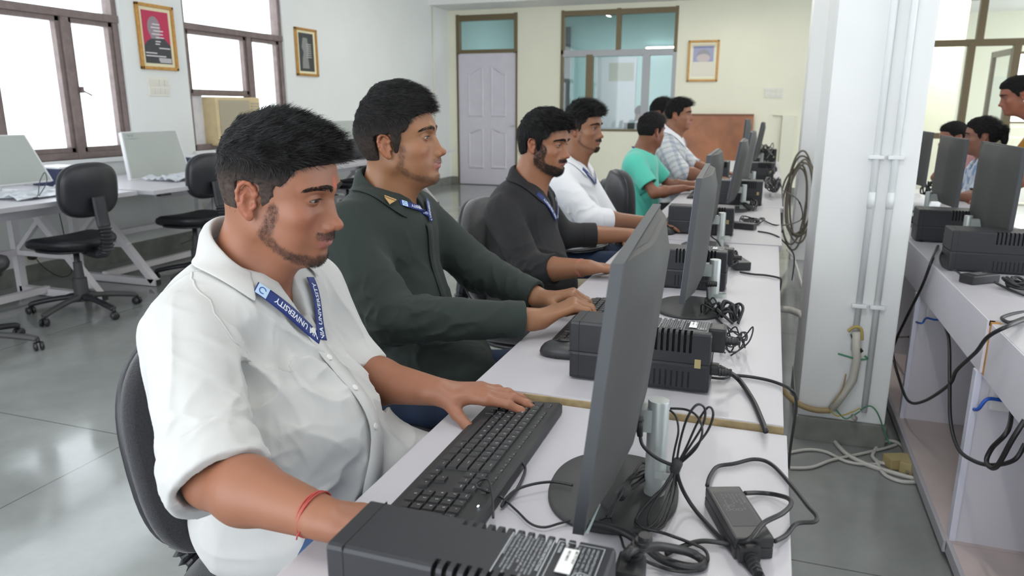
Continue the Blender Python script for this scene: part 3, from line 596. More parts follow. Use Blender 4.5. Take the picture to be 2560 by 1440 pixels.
# ---------------- power backup boxes ----------------
um = mat('backup_box_black', (.020, .021, .025), .45, bump=.15, bscale=500); um2 = mat('backup_box_lower', (.016, .017, .021), .45, bump=.15, bscale=500); slot = mat('slot_black', (.003, .003, .003), .8)
lab_w = mat('label_ink', (.44, .46, .48), .5); lab_s = mat('white_sticker', (.80, .80, .79), .4); yel = mat('yellow_sticker', (.40, .33, .15), .6)
def ups(x0, y0, z, L, Wd, H, label, rz=0, text=0, front=-1, sticker=True, group='black power backup boxes on the desks'):
    """box from its near left corner; front end at x0"""
    r = empty('power_backup_box', (x0, y0, z), rz, label, 'power backup', group); hs = H*.50
    b = MB(); b.b2((0, 0, .004), (L, Wd, hs), .007); b.build('lower_shell', um2, r)
    n = 12; xs = [L*.42+i*(L*.47/n) for i in range(n)]; c = .0055
    PA = [(.0, hs), (.0, H-c), (c*.3, H-c*.3), (c, H), (Wd-c, H), (Wd-c*.3, H-c*.3), (Wd, H-c), (Wd, hs)]
    PB = [(.0, hs), (.0, H-.042), (.006, H-.042), (.006, H-.009), (.0145, H-.009), (.0145, H), (Wd-.0145, H), (Wd-.0145, H-.009), (Wd-.006, H-.009), (Wd-.006, H-.042), (Wd, H-.042), (Wd, hs)]
    b = MB(); cuts = [.003]; 
    def seg(P, xa, xb, dark=False):
        m = len(P)
        if not dark: b.mi = 0; b.add([(xa, y, z) for y, z in P]+[(xb, y, z) for y, z in P], [(i, (i+1) % m, m+(i+1) % m, m+i) for i in range(m)][::1]+[tuple(range(m))[::-1], tuple(range(m, 2*m))])
        else:
            b.mi = 0; b.add([(xa, y, z) for y, z in P]+[(xb, y, z) for y, z in P], [(i, (i+1) % m, m+(i+1) % m, m+i) for i in (0, 5, 10)]+[tuple(range(m))[::-1], tuple(range(m, 2*m))])
            b.mi = 1; b.add([(xa, y, z) for y, z in P]+[(xb, y, z) for y, z in P], [(i, (i+1) % m, m+(i+1) % m, m+i) for i in (1, 2, 3, 4, 6, 7, 8, 9)])  # recess faces coloured black to stand for the shade inside
    PS = [(y+(.0025 if y < Wd/2 else -.0025), z-(.0025 if z > hs+.01 else 0)) for y, z in PA]; m = len(PA)
    b.add([(0, y, z) for y, z in PS]+[(.0025, y, z) for y, z in PA], [(i, (i+1) % m, m+(i+1) % m, m+i) for i in range(m)]+[tuple(range(m))[::-1]])
    xp = .0025
    for x in xs: seg(PA, xp, x); seg(PB, x, x+.0052, True); xp = x+.0052
    seg(PA, xp, L-.0025); b.mi = 0; b.add([(L-.0025, y, z) for y, z in PA]+[(L, y, z) for y, z in PS], [(i, (i+1) % m, m+(i+1) % m, m+i) for i in range(m)]+[tuple(range(m, 2*m))])
    b.build('upper_shell', [um, slot], r)
    g = MB(); g.b2((.0197, -.0003, .008), (.0204, Wd+.0003, H+.0003)); g.b2((-.0006, -.0006, hs-.0014), (L+.0006, Wd+.0006, hs+.0002))
    for x in xs:
        for (ya, yb) in ((-.0003, .003), (Wd-.003, Wd+.0003)):
            g.b2((x, ya, .012), (x+.004, yb, .045))
    g.build('vent_slot_inlays', slot, r)  # lower slots are flat black inlays that paint the shade of openings
    for i in range(4): pass
    ft = MB()
    for xx in (.03, L-.03):
        for yy in (.025, Wd-.025): ft.lathe([(.0, 0), (.009, 0), (.009, .005), (.0, .005)], 10, (xx, yy, 0))
    ft.build('rubber_feet', slot, r)
    if sticker: MB().b2((L-.030, -.0016, hs-.008), (L-.018, -.0008, hs+.010)).build('small_yellow_sticker', yel, r)
    if text:
        t = MB(); zt = H+.0016; X = (0, 1, 0); Yv = (-1, 0, 0)   # text reads along +y ... rows towards -x
        def row(s, x, y, sz, bold=False): add_text(t, s, frame_mat((x, y, zt), (0, -1, 0), (1, 0, 0)), sz, False, bold)
        def rect(x0_, y0_, x1_, y1_, z=zt): t.add([(x0_, y0_, z), (x1_, y0_, z), (x1_, y1_, z), (x0_, y1_, z)], [(0, 1, 2, 3)])
        yt = Wd-.012; yb = .010
        xs0 = L-.105
        rect(xs0, yb, xs0+.001, yt); rect(xs0+.044, yb-.002, xs0+.045, yt)
        for i, s in enumerate(['OPERATING INSTRUCTIONS', '1. Always keep the UPS in upright position', '2. Feed the input cord plug into the socket', 'connected with your power source. ON / OFF', '3. Do not connect the load of UPS above', 'RECOMMENDED rating of UPS', '4. Always turn ON the UPS to let charge', '5. In case of UPS does not respond, Reset the', 'MCB by pressing. For more safety follow', 'safety instructions manual']):
            row(s, xs0+.0395-i*.0042, yt-.001, .0036 if i else .0042, i == 0)
        bx0, bx1 = L-.056, L-.010
        rect(bx0, yb, bx0+.0008, yt); rect(bx1, yb, bx1+.0008, yt); rect(bx0, yt, bx1+.0008, yt+.0008); rect(bx0, yb, bx1, yb+.0008)
        for i, s in enumerate(['UNINTERRUPTIBLE POWER SUPPLY', 'MINI UPS Model 625/800', 'INPUT 230V AC, 50Hz, 2.5A, 1 Ph', 'Output 230V AC, 50Hz, 1.5A, 1 Ph', 'Cell Voltage 12V, Capacity 600VA']): row(s, bx1-.0062-i*.0046, yt-.003, .0036)
        row('Serial No.', bx0+.018, yt-.002, .0036); row('MADE', bx0+.0085, yt-.003, .0042, True); row('IN INDIA', bx0+.0030, yt-.003, .0042, True)
        def ring(cx, cy, ra, rb, n=20): t.add([(cx+ra*math.cos(2*PI*k/n), cy+ra*math.sin(2*PI*k/n), zt) for k in range(n)]+[(cx+rb*math.cos(2*PI*k/n), cy+rb*math.sin(2*PI*k/n), zt) for k in range(n)], [(k, (k+1) % n, n+(k+1) % n, n+k) for k in range(n)])
        ring(bx1-.012, yb+.018, .0085, .0075)
        for kx in range(3): rect(bx1-.016+kx*.003, yb+.0125, bx1-.0145+kx*.003, yb+.0235)
        t.build('printed_label', lab_w, r)
        s = MB(); s.box((bx0+.016, .050, zt+.0002), (.015, .040, .0004), bev=.0001); so = s.build('barcode_sticker', lab_s, r)
        t = MB(); add_text(t, 'MO 717 NOV', frame_mat((bx0+.0205, .067, zt+.0006), (0, -1, 0), (1, 0, 0)), .0036, False, True); add_text(t, '1021100013', frame_mat((bx0+.0135, .067, zt+.0006), (0, -1, 0), (1, 0, 0)), .0036, False, True)
        t.build('sticker_text', slot, so)
    return r
ups(-.392, .555, Z1, .278, .092, .135, 'large black power backup box in the foreground with a white printed label', text=1, rz=.0)
ups(-.362, 1.400, Z2, .283, .092, .126, 'black power backup box on the second desk between mouse and monitor', text=1, rz=.0)
ups(-.365, 2.27, Z2, .265, .095, .126, 'black power backup box behind the second monitor', text=1)
ups(-.412, 3.30, Z3, .28, .095, .124, 'black power backup box with yellow sticker on the third desk')
ups(-.31, 4.40, Z4, .28, .125, .14, 'black power backup box on the fourth desk, beside the leaning monitor')
ups(-.17, 5.95, Z4, .2, .095, .14, 'small black power backup box far down the row with wires at its right')
ups(-.20, 7.75, Z4, .25, .125, .15, 'farthest black power backup box near the brown board')
ups(-.40, 5.50, Z4, .12, .2, .17, 'dark box standing between the far monitors', sticker=False)
ups(.622, 2.90, .75, .32, .135, .145, 'black power backup box at the right photo edge, foremost on the bench', group='backup boxes on the right benches', sticker=False)
ups(.618, 3.52, .75, .30, .13, .14, 'black power backup box on the right bench just beside the pillar', group='backup boxes on the right benches', sticker=False, rz=.0)
# ---------------- keyboards ----------------
kb_m = mat('keyboard_black', (.022, .022, .023), .5, bump=.1, bscale=500); key_m = mat('keycap_black', (.026, .026, .028), .45); leg_m = mat('key_legend', (.6, .62, .65), .5)
KROWS = [(0, [('Esc', 1)]+[None]*0),]
def keyboard(loc, rz, label, texts=True):
    """length along local y; typist sits at -x. local +x is the far edge; left end of the keyboard at +y"""
    r = empty('keyboard', loc, rz, label, 'keyboard', 'black keyboards on the desks'); Lk, Wk = .440, .142
    T = lambda u, v: (v-Wk/2, Lk/2-u)      # u from left end, v from front edge
    hgt = lambda v: .012+.011*v/Wk
    b = MB(); V = []
    pr = [(0, .0), (0, .008), (.004, .0115), (Wk-.006, .0225), (Wk, .019), (Wk, .004), (Wk-.004, 0)]
    for u in (0, .003, Lk-.003, Lk):
        ins = .0015 if u in (0, Lk) else 0
        V += [(*[T(u, v+(ins if v < Wk/2 else -ins))[0], T(u, v)[1]], max(0, z-ins)) for v, z in pr]
    n = len(pr); F = [(i*n+k, i*n+(k+1) % n, (i+1)*n+(k+1) % n, (i+1)*n+k) for i in range(3) for k in range(n)]+[tuple(range(n))[::-1], tuple(3*n+k for k in range(n))]
    b.add(V, F).build('case', kb_m, r)
    P = .01905; keys = []
    v0 = .016
    rows = [(0, [('Ctrl', 1.25), ('', 1.25), ('Alt', 1.25), ('', 6.25), ('Alt', 1.25), ('', 1.25), ('', 1.25), ('Ctrl', 1.25)]),
            (1, [('Shift', 2.25)]+[(c, 1) for c in 'ZXCVBNM']+[(',', 1), ('.', 1), ('/', 1), ('Shift', 2.75)]),
            (2, [('Caps', 1.75)]+[(c, 1) for c in 'ASDFGHJKL']+[(';', 1), ("'", 1), ('Enter', 2.25)]),
            (3, [('Tab', 1.5)]+[(c, 1) for c in 'QWERTYUIOP']+[('[', 1), (']', 1), ('\\', 1.5)]),
            (4, [('`', 1)]+[(c, 1) for c in '1234567890']+[('-', 1), ('=', 1), ('Back', 2)])]
    for q, ks in rows:
        u = .012
        for s, w in ks: keys.append((u, v0+q*P, w*P, P, s)); u += w*P
    fr = v0+5*P+.006
    for g0, s0 in ((.012, 'Esc'),): keys.append((g0, fr, P, .011, 'esc'))
    for gi, g0 in enumerate((2, 6.5, 11)):
        for k in range(4): keys.append((.012+(g0+k)*P, fr, P, .011, 'f%d' % (gi*4+k+1)))
    ux = .012+15.3*P
    for k in range(3):
        keys.append((ux+k*P, fr, P, .011, ('prt', 'scr', 'pau')[k]))
        for q, nm in ((4, ('ins', 'home', 'pgup')), (3, ('del', 'end', 'pgdn'))): keys.append((ux+k*P, v0+q*P, P, P, nm[k]))
        keys.append((ux+k*P, v0, P, P, '<v>'[k]))
    keys.append((ux+P, v0+P, P, P, '^'))
    un = ux+3.35*P
    num = ['num', '/', '*', '-', '7', '8', '9', '+', '4', '5', '6', '', '1', '2', '3', 'ent']
    for q in range(4):
        for k in range(4):
            if num[q*4+k] == '': continue
            hh = 2*P if (k == 3 and q in (1,)) else P
            vv = v0+(4-q)*P - (P if hh > P else 0)
            keys.append((un+k*P, vv, P, hh, num[q*4+k]))
    keys += [(un, v0, 2*P, P, '0'), (un+2*P, v0, P, P, '.')]
    kk = MB(); tx = MB()
    for u, v, w, d, s in keys:
        g = .0007; z = hgt(v+d/2); h = .0075 if d > .015 else .005
        x0, y0 = T(u+g, v+g); x1, y1 = T(u+w-g, v+d-g); i = .0021
        V = [(x0, y0, z-.003), (x1, y0, z-.003), (x1, y1, z-.003), (x0, y1, z-.003), (x0+i*.7, y0-i, z+h-.004), (x1-i*.7, y0-i, z+h-.0032), (x1-i*.7, y1+i, z+h-.0032), (x0+i*.7, y1+i, z+h-.004)]
        kk.add(V, [(3, 2, 1, 0), (4, 5, 6, 7), (0, 1, 5, 4), (1, 2, 6, 5), (2, 3, 7, 6), (3, 0, 4, 7)][:])
        if texts and s:
            sz = .0062 if len(s) == 1 else .0032
            add_text(tx, s, frame_mat(((x0+x1)/2+.002, (y0+y1)/2+(.002 if len(s) == 1 else 0), z+h-.0031), (0, -1, 0), (1, 0, .07)), sz, True)
    kk.build('keycaps', key_m, r)
    if texts: tx.build('key_legends', leg_m, r)
    MB().box((T(un+.03, Wk-.012)[0], T(un+.03, 0)[1], .0245), (.002, .004, .001)).build('indicator_light', mat('led_white', (1, 1, 1), .4, emit=((.7, .85, 1), 4)), r)
    return r
keyboard((-.403, 1.024, Z1), .0, 'black full-size keyboard on the nearest desk under the first man\'s hands')
keyboard((-.392, 1.812, Z2), -.0, 'black keyboard on the second desk under the hands of the man in dark green')
keyboard((-.400, 2.62, Z2), 0, 'black keyboard in front of the bearded man in black', False)
keyboard((-.400, 3.70, Z3), 0, 'black keyboard on the third desk, mostly behind a backup box', False)
keyboard((-.400, 4.85, Z4), 0, 'black keyboard in front of the boy in turquoise', False)
# ---------------- mice ----------------
def mouse(loc, rz, label):
    r = empty('computer_mouse', loc, rz, label, 'mouse', 'black mice'); 
    b = MB(); b.cushion(.108, .060, [(.012, 0), (.002, .002), (0, .010), (.003, .020), (.010, .029), (.022, .0355), (.040, .038)], 2.3, 40, lambda p: Vector((p.x, p.y, p.z*(1-.35*max(0, p.x/.054)**2-.15*max(0, -p.x/.054)**2)+.001)))
    b.build('body', mat('mouse_black', (.028, .028, .030), .42), r)
    MB().tube([(.022, -.004, .033), (.022, .004, .033)], .008, 14).build('scroll_wheel', slot, r); MB().b2((.002, -.0006, .028), (.05, .0006, .034)).build('button_seam', slot, r)
    return r
mouse(at(1395, 893, Z2)+Vector((.008, .012, 0)), .05, 'black mouse beside the second keyboard, left of the backup box')
mouse(at(1655, 585, Z3)+Vector((0, 0, 0)), .05, 'black mouse under the hand of the man in the plain white shirt')
# ---------------- modelling with distance fields ----------------
def _rotm(R):
    return np.array(R.to_3x3()) if isinstance(R, Matrix) else np.array(R)
class SDF:
    def __init__(s): s.P = []; s.T = Matrix(); s.disp = None; s.dmax = 0; s.clip = []
    def _p(s, p): return np.array(s.T @ Vector(p))
    def _sc(s): return s.T.to_scale()[0]
    def cap(s, a, b, ra, rb=None, k=.02, op='u', flat=None):
        """tapered capsule; flat = (direction, factor) squashes along a direction"""
        a = s._p(a); b = s._p(b); c = s._sc(); ra *= c; rb = (ra if rb is None else rb*c); k *= c
        if flat is not None: flat = (np.array((s.T.to_3x3() @ Vector(flat[0])).normalized()), flat[1])
        s.P.append(('c', op, k, (a+b)/2, np.linalg.norm(b-a)/2+max(ra, rb)*1.02, a, b, ra, rb, flat)); return s
    def chain(s, pts, rs, k=.01, op='u', flat=None):
        for i in range(len(pts)-1): s.cap(pts[i], pts[i+1], rs[i] if hasattr(rs, '__len__') else rs, rs[i+1] if hasattr(rs, '__len__') else rs, k, op, flat)
        return s
    def ell(s, c, r, R=None, k=.02, op='u'):
        M = (s.T.to_3x3().normalized() @ (R.to_3x3() if R is not None else Matrix.Identity(3))); c = s._p(c); f = s._sc()
        r = np.array(r)*f; s.P.append(('e', op, k*f, c, float(max(r)), c, r, np.array(M))); return s
    def box(s, c, d, R=None, rnd=.0, k=.0, op='s'):
        M = (s.T.to_3x3().normalized() @ (R.to_3x3() if R is not None else Matrix.Identity(3))); c = s._p(c); f = s._sc(); d = np.array(d)*f/2
        s.P.append(('b', op, k*f, c, float(np.linalg.norm(d)), c, d, np.array(M), rnd)); return s
    def plane(s, p, n, k=.002):
        """cuts away the side n points to"""
        n = np.array((s.T.to_3x3() @ Vector(n)).normalized()); s.P.append(('p', 's', k, s._p(p), 1e9, s._p(p), n)); return s
    def one(s, q, X):
        t = q[0]
        if t == 'c':
            a, b, ra, rb, fl = q[5:]; ab = b-a; L = float(ab@ab)+1e-12; pa = X-a; h = np.clip(pa@ab/L, 0, 1)[:, None]; v = pa-ab*h
            if fl is not None: dn, f = fl; v = v + (v@dn)[:, None]*dn*(1/f-1)
            return np.sqrt((v*v).sum(1)) - (ra+(rb-ra)*h[:, 0])
        if t == 'e':
            c, r, M = q[5:]; l = (X-c)@M; k0 = np.sqrt(((l/r)**2).sum(1)); k1 = np.sqrt(((l/(r*r))**2).sum(1))+1e-9; return k0*(k0-1)/k1
        if t == 'b':
            c, d, M, rn = q[5:]; l = np.abs((X-c)@M)-d+rn; return np.sqrt((np.maximum(l, 0)**2).sum(1))+np.minimum(l.max(1), 0)-rn
        if t == 'p': return -((X-q[5])@q[6])
        if t == 'f': return q[5](X)
    def field(s, X, cull=True):
        d = np.full(len(X), 1.0)
        if cull: lo = X.min(0); hi = X.max(0)
        for q in s.P:
            if cull and q[4] < 1e8:
                dd = np.maximum(0, np.maximum(lo-q[3], q[3]-hi)); 
                if math.sqrt(float((dd*dd).sum())) > q[4]+q[2]+.04: continue
            e = s.one(q, X); k = q[2]
            if q[1] == 'u':
                if k > 0: h = np.maximum(k-np.abs(d-e), 0)/k; d = np.minimum(d, e)-h*h*k/4
                else: d = np.minimum(d, e)
            elif q[1] == 's':
                if k > 0: h = np.maximum(k-np.abs(-d-e), 0)/k; d = np.maximum(d, -e)+h*h*k/4
                else: d = np.maximum(d, -e)
            elif q[1] == 'i': d = np.maximum(d, e)
        if s.disp is not None: d = d+s.disp(X, d)
        return d
    def mesh(s, lo, hi, h, zs=None, xs=None, ys=None):
        """surface nets on a grid; zs gives uneven z levels"""
        xs = np.arange(lo[0], hi[0]+h, h) if xs is None else np.array(xs); ys = np.arange(lo[1], hi[1]+h, h) if ys is None else np.array(ys); zs = np.arange(lo[2], hi[2]+h, h) if zs is None else np.array(zs)
        G = [xs, ys, zs]; B = 8; nb = [int(math.ceil(len(g)/B)) for g in G]
        G = [np.concatenate([g, g[-1]+(g[-1]-g[-2])*np.arange(1, n*B-len(g)+1)]) if n*B > len(g) else g for g, n in zip(G, nb)]
        D = np.ones([len(g) for g in G], np.float32)
        ce = [g.reshape(-1, B).mean(1) for g in G]; ha = [(g.reshape(-1, B).max(1)-g.reshape(-1, B).min(1))/2*1.15 for g in G]
        cx, cy, cz = np.meshgrid(*ce, indexing='ij'); C = np.stack([cx, cy, cz], -1).reshape(-1, 3)
        hx, hy, hz = np.meshgrid(*ha, indexing='ij'); Hd = np.sqrt(hx**2+hy**2+hz**2).reshape(-1)
        dc = np.concatenate([s.field(C[i:i+4000], False) for i in range(0, len(C), 4000)])
        act = np.abs(dc) < Hd*1.35+s.dmax+.004
        sgn = np.where(dc < 0, -1.0, 1.0)
        I = np.stack(np.unravel_index(np.arange(len(C)), nb), 1)
        for j in np.nonzero(~act & (sgn < 0))[0]:
            a, b, c = I[j]*B; D[a:a+B, b:b+B, c:c+B] = -1
        idx = np.nonzero(act)[0]
        # group neighbouring active blocks
        CH = 24
        for q in range(0, len(idx), CH):
            js = idx[q:q+CH]; pts = []
            for j in js:
                a, b, c = I[j]*B; gx, gy, gz = np.meshgrid(G[0][a:a+B], G[1][b:b+B], G[2][c:c+B], indexing='ij'); pts.append(np.stack([gx, gy, gz], -1).reshape(-1, 3))
            d = s.field(np.concatenate(pts))
            for n, j in enumerate(js): a, b, c = I[j]*B; D[a:a+B, b:b+B, c:c+B] = d[n*B**3:(n+1)*B**3].reshape(B, B, B)
        return nets(D, G)
def nets(D, G):
    S_ = D < 0; nx, ny, nz = D.shape
    cnt = np.zeros((nx-1, ny-1, nz-1), np.uint8)
    for i in (0, 1):
        for j in (0, 1):
            for k in (0, 1): cnt += S_[i:nx-1+i, j:ny-1+j, k:nz-1+k]
    act = (cnt > 0) & (cnt < 8); cells = np.argwhere(act); n = len(cells)
    idx = np.full(act.shape, -1, np.int32); idx[act] = np.arange(n)
    acc = np.zeros((n, 3)); w = np.zeros(n)
    off = [(i, j, k) for i in (0, 1) for j in (0, 1) for k in (0, 1)]
    val = {o: D[cells[:, 0]+o[0], cells[:, 1]+o[1], cells[:, 2]+o[2]] for o in off}
    for a in off:
        for ax in range(3):
            if a[ax]: continue
            b = list(a); b[ax] = 1; b = tuple(b); va, vb = val[a], val[b]; m = (va < 0) != (vb < 0)
            t = np.where(m, va/(va-vb+1e-20), 0); p = np.zeros((n, 3)); p[:] = a; p[:, ax] = t; acc[m] += p[m]; w[m] += 1
    acc /= w[:, None]
    V = np.empty((n, 3))
    for ax in range(3): g = G[ax]; c = cells[:, ax]; V[:, ax] = g[c]+(g[c+1]-g[c])*acc[:, ax]
    F = []
    for ax in range(3):
        sl0 = [slice(None)]*3; sl1 = [slice(None)]*3; sl0[ax] = slice(0, -1); sl1[ax] = slice(1, None)
        a = S_[tuple(sl0)]; b = S_[tuple(sl1)]; e = np.argwhere(a != b); u, v = [(1, 2), (2, 0), (0, 1)][ax]
        ok = (e[:, u] > 0) & (e[:, v] > 0) & (e[:, u] < D.shape[u]-1) & (e[:, v] < D.shape[v]-1); e = e[ok]
        q = []
        for du, dv in ((0, 0), (1, 0), (1, 1), (0, 1)): c = e.copy(); c[:, u] -= du; c[:, v] -= dv; q.append(idx[c[:, 0], c[:, 1], c[:, 2]])
        q = np.stack(q, 1); ins = a[e[:, 0], e[:, 1], e[:, 2]]; q[~ins] = q[~ins][:, ::-1]; F.append(q[(q >= 0).all(1)])
    return V, np.concatenate(F)
def np_mesh(name, V, F, m, parent=None, color=None, smooth=True, relax=0):
    if relax:
        E = np.concatenate([F[:, [0, 1]], F[:, [1, 2]], F[:, [2, 3]], F[:, [3, 0]]])
        for _ in range(relax):
            A = np.zeros_like(V); c = np.zeros(len(V))
            np.add.at(A, E[:, 0], V[E[:, 1]]); np.add.at(c, E[:, 0], 1); np.add.at(A, E[:, 1], V[E[:, 0]]); np.add.at(c, E[:, 1], 1)
            V = V*.5+A/np.maximum(c, 1)[:, None]*.5
    me = bpy.data.meshes.new(name); k = F.shape[1]
    me.vertices.add(len(V)); me.vertices.foreach_set('co', V.astype(np.float32).ravel()); me.loops.add(F.size); me.loops.foreach_set('vertex_index', F.astype(np.int32).ravel())
    me.polygons.add(len(F)); me.polygons.foreach_set('loop_start', np.arange(0, F.size, k, dtype=np.int32)); me.polygons.foreach_set('use_smooth', [smooth]*len(F))
    me.update(); me.validate()
    if color is not None:
        a = me.color_attributes.new('col', 'FLOAT_COLOR', 'POINT'); c = np.ones((len(V), 4), np.float32); c[:, :3] = color(V) if callable(color) else color; a.data.foreach_set('color', c.ravel())
    o = bpy.data.objects.new(name, me); COL.objects.link(o); me.materials.append(m)
    if parent is not None: o.parent = parent; o.matrix_parent_inverse = parent_inv(parent)
    return o
def wmat(p):
    if p is None: return Matrix()
    return wmat(p.parent) @ (p.matrix_parent_inverse if p.parent else Matrix()) @ Matrix.LocRotScale(p.location, p.rotation_euler, p.scale)
def parent_inv(p): return wmat(p).inverted()
def vnorm(V, F):
    a = V[F[:, 2]]-V[F[:, 0]]; b = V[F[:, 3]]-V[F[:, 1]]; n = np.cross(a, b); N = np.zeros_like(V)
    for k in range(4): np.add.at(N, F[:, k], n)
    return N/(np.linalg.norm(N, axis=1)[:, None]+1e-12)
def noise3(X, s, seed=0):
    """smooth value noise in -1..1"""
    P = X*s+seed*17.13; i = np.floor(P).astype(np.int64); f = P-i; f = f*f*(3-2*f); r = 0
    for a in (0, 1):
        for b in (0, 1):
            for c in (0, 1):
                h = ((i[:, 0]+a)*73856093) ^ ((i[:, 1]+b)*19349663) ^ ((i[:, 2]+c)*83492791) ^ (seed*2654435); h = (h ^ (h >> 13))*1274126177; v = ((h ^ (h >> 16)) & 0xffff)/32767.5-1
                r = r+v*(f[:, 0] if a else 1-f[:, 0])*(f[:, 1] if b else 1-f[:, 1])*(f[:, 2] if c else 1-f[:, 2])
    return r
def sstep(a, b, x): t = np.clip((x-a)/(b-a), 0, 1); return t*t*(3-2*t)
def strands(P, D, L, r, seg=4, bend=None, wob=.0, seed=1):
    """thin tapered three-sided hairs from roots P along D; returns V, F"""
    n = len(P); g = np.random.default_rng(seed); D = D/(np.linalg.norm(D, axis=1)[:, None]+1e-9); L = np.broadcast_to(L, (n,)); 
    A = np.cross(D, g.normal(size=(n, 3))); A /= np.linalg.norm(A, axis=1)[:, None]; B = np.cross(D, A); V = np.zeros((n, seg+1, 3, 3)); p = P.copy(); d = D.copy()
    for i in range(seg+1):
        t = i/seg; rr = r*(1-.85*t*t)
        for k in range(3): a = 2*PI*k/3; V[:, i, k] = p+(A*math.cos(a)+B*math.sin(a))*rr
        if bend is not None: d = d+bend(p, t)/seg
        if wob: d = d+g.normal(size=(n, 3))*wob
        d /= np.linalg.norm(d, axis=1)[:, None]; p = p+d*(L/seg)[:, None]
    b = (np.arange(n)*(seg+1)*3)[:, None, None, None]; i = np.arange(seg)[None, :, None, None]*3; k = np.arange(3)[None, None, :, None]; k2 = (k+1) % 3
    F = np.concatenate([b+i+k, b+i+k2, b+i+3+k2, b+i+3+k], 3).reshape(-1, 4)
    return V.reshape(-1, 3), F
def join(parts):
    V = []; F = []; n = 0
    for v, f in parts: V.append(v); F.append(f+n); n += len(v)
    return np.concatenate(V), np.concatenate(F)
# ---------------- heads and hands ----------------
def head_prims(s, T, q):
    """skull, face and ears in the head frame: x forward, y to the left, z up, origin between the ears"""
    s.T = T; jw = q.get('jaw', 1.0); nz = q.get('nose', 1.0); ch = q.get('chin', 0); op = q.get('open', .8)
    s.ell((-.001, 0, .046), (.089, .0745, .080), k=.0)
    s.ell((-.032, 0, .004), (.052, .056, .052), k=.03)
    s.ell((.036, 0, -.008), (.056, .0585, .075), k=.035)
    s.ell((.045, 0, .052), (.046, .058, .042), k=.03)
    for y in (-1, 1):
        s.cap((.0, y*.048*jw, -.045), (.068, y*.017*jw, -.087+ch), .0165, .0120, k=.03)
        s.ell((.056, y*.047, -.018), (.024, .0165, .017), k=.022)
        s.ell((.050, y*.038, -.048), (.026, .018, .026), k=.02)
    s.ell((.040, 0, -.070), (.042, .036*jw, .028), k=.025)
    s.ell((.075, 0, -.088+ch), (.0165, .018, .0135), k=.018)
    s.ell((.066, 0, -.050), (.030, .030, .028), k=.02)
    for y in (-1, 1):
        s.chain([(.0895, y*.006, .030), (.086, y*.026, .0345), (.071, y*.047, .031)], [.0085, .0085, .006], k=.014)
        s.ell((.096, y*.032, .012), (.0165, .019, .0125), k=.012, op='s')
    # nose
    s.chain([(.086, 0, .018), (.093, 0, .000), (.1065*(1+.0), 0, -.024)], [.0085, .0085, .0085*nz], k=.010)
    s.cap((.080, 0, .006), (.093, 0, -.030), .012, .0155, k=.012)
    s.ell((.1115, 0, -.0285), (.0105, .0098*nz, .0092), k=.006)
    for y in (-1, 1): s.ell((.0995, y*.0118*nz, -.0335), (.0105, .0062, .0070), k=.005)
    for y in (-1, 1): s.ell((.1025, y*.0062, -.0415), (.0060, .0032, .0045), k=.003, op='s')
    # mouth
    s.T = T @ Matrix.Translation((0, 0, q.get('mz', .004)))
    lw = q.get('lip', 1.0)
    s.ell((.086, 0, -.0580), (.016, .024, .016), k=.010)
    s.chain([(.081, -.0235, -.0607), (.0955, -.0085, -.0560), (.0978, 0, -.0567), (.0955, .0085, -.0560), (.081, .0235, -.0607)], [.0018, .0042*lw, .0040*lw, .0042*lw, .0018], k=.004)
    s.chain([(.081, -.0225, -.0617), (.0935, -.0095, -.0659), (.0950, 0, -.0665), (.0935, .0095, -.0659), (.081, .0225, -.0617)], [.0018, .0048*lw, .0054*lw, .0048*lw, .0018], k=.004)
    s.chain([(.084, -.024, -.0615), (.0985, -.010, -.0609), (.1025, 0, -.0615), (.0985, .010, -.0609), (.084, .024, -.0615)], [.0009, .0014, .0016, .0014, .0009], k=.0025, op='s')
    s.cap((.106, 0, -.045), (.1045, 0, -.054), .0022, .0026, k=.003, op='s')
    s.ell((.100, 0, -.0795), (.0065, .016, .0042), k=.008, op='s')
    s.T = T
    # lids
    for y in (-1, 1):
        s.ell((.0745, y*.0318, .0140), (.0150, .0175, .0125), k=.0035)
        s.ell((.0885, y*.0330, .0130), (.0120, .0160, .0046*op), Matrix.Rotation(y*.50, 4, 'Z') @ Matrix.Rotation(y*-.06, 4, 'X'), k=.0010, op='s')
    # ears
    for y in (-1, 1):
        c = Vector((-.012, y*.0735, .002)); ex = Vector((-.93, y*.36, 0)).normalized(); ez = Vector((-.14, 0, 1)).normalized(); en = Vector((.33, y*.95, .1)).normalized()
        E = lambda a, b, n: c+ex*a*.92+ez*b*.92+en*n
        Rm = Matrix((ex, en, ez)).transposed().to_4x4()
        s.ell(E(.002, 0, .003), (.0145, .0050, .0265), Rm, k=.006)
        hel = [E(-.004, -.002, .004)]+[E(.0005+.0165*math.cos(a), .006+.0262*math.sin(a), .0065+.002*math.sin(a)) for a in [math.radians(t) for t in (165, 140, 110, 80, 50, 20, -10, -35, -58)]]+[E(.003, -.026, .006)]
        s.chain(hel, [.0022, .0030, .0034, .0034, .0034, .0034, .0034, .0034, .0036, .0040, .0045], k=.003)
        s.ell(E(-.001, -.0275, .0055), (.0070, .0040, .0078), Rm, k=.004)
        s.ell(E(-.0025, -.003, .0105), (.0082, .0070, .0115), Rm, k=.003, op='s')
        s.chain([E(.006, -.014, .006), E(.0098, -.002, .0072), E(.007, .010, .0075), E(.001, .017, .006)], [.0028, .0030, .0026, .002], k=.003)
        s.chain([E(.0035, .0225, .0085), E(.011, .012, .0085), E(.0125, -.002, .0085)], [.0016, .0020, .0014], k=.002, op='s')
        s.ell(E(-.0105, -.008, .0060), (.0038, .0038, .0052), Rm, k=.003)
def lerp3(a, b, t): return a*(1-t[:, None])+np.array(b)*t[:, None]
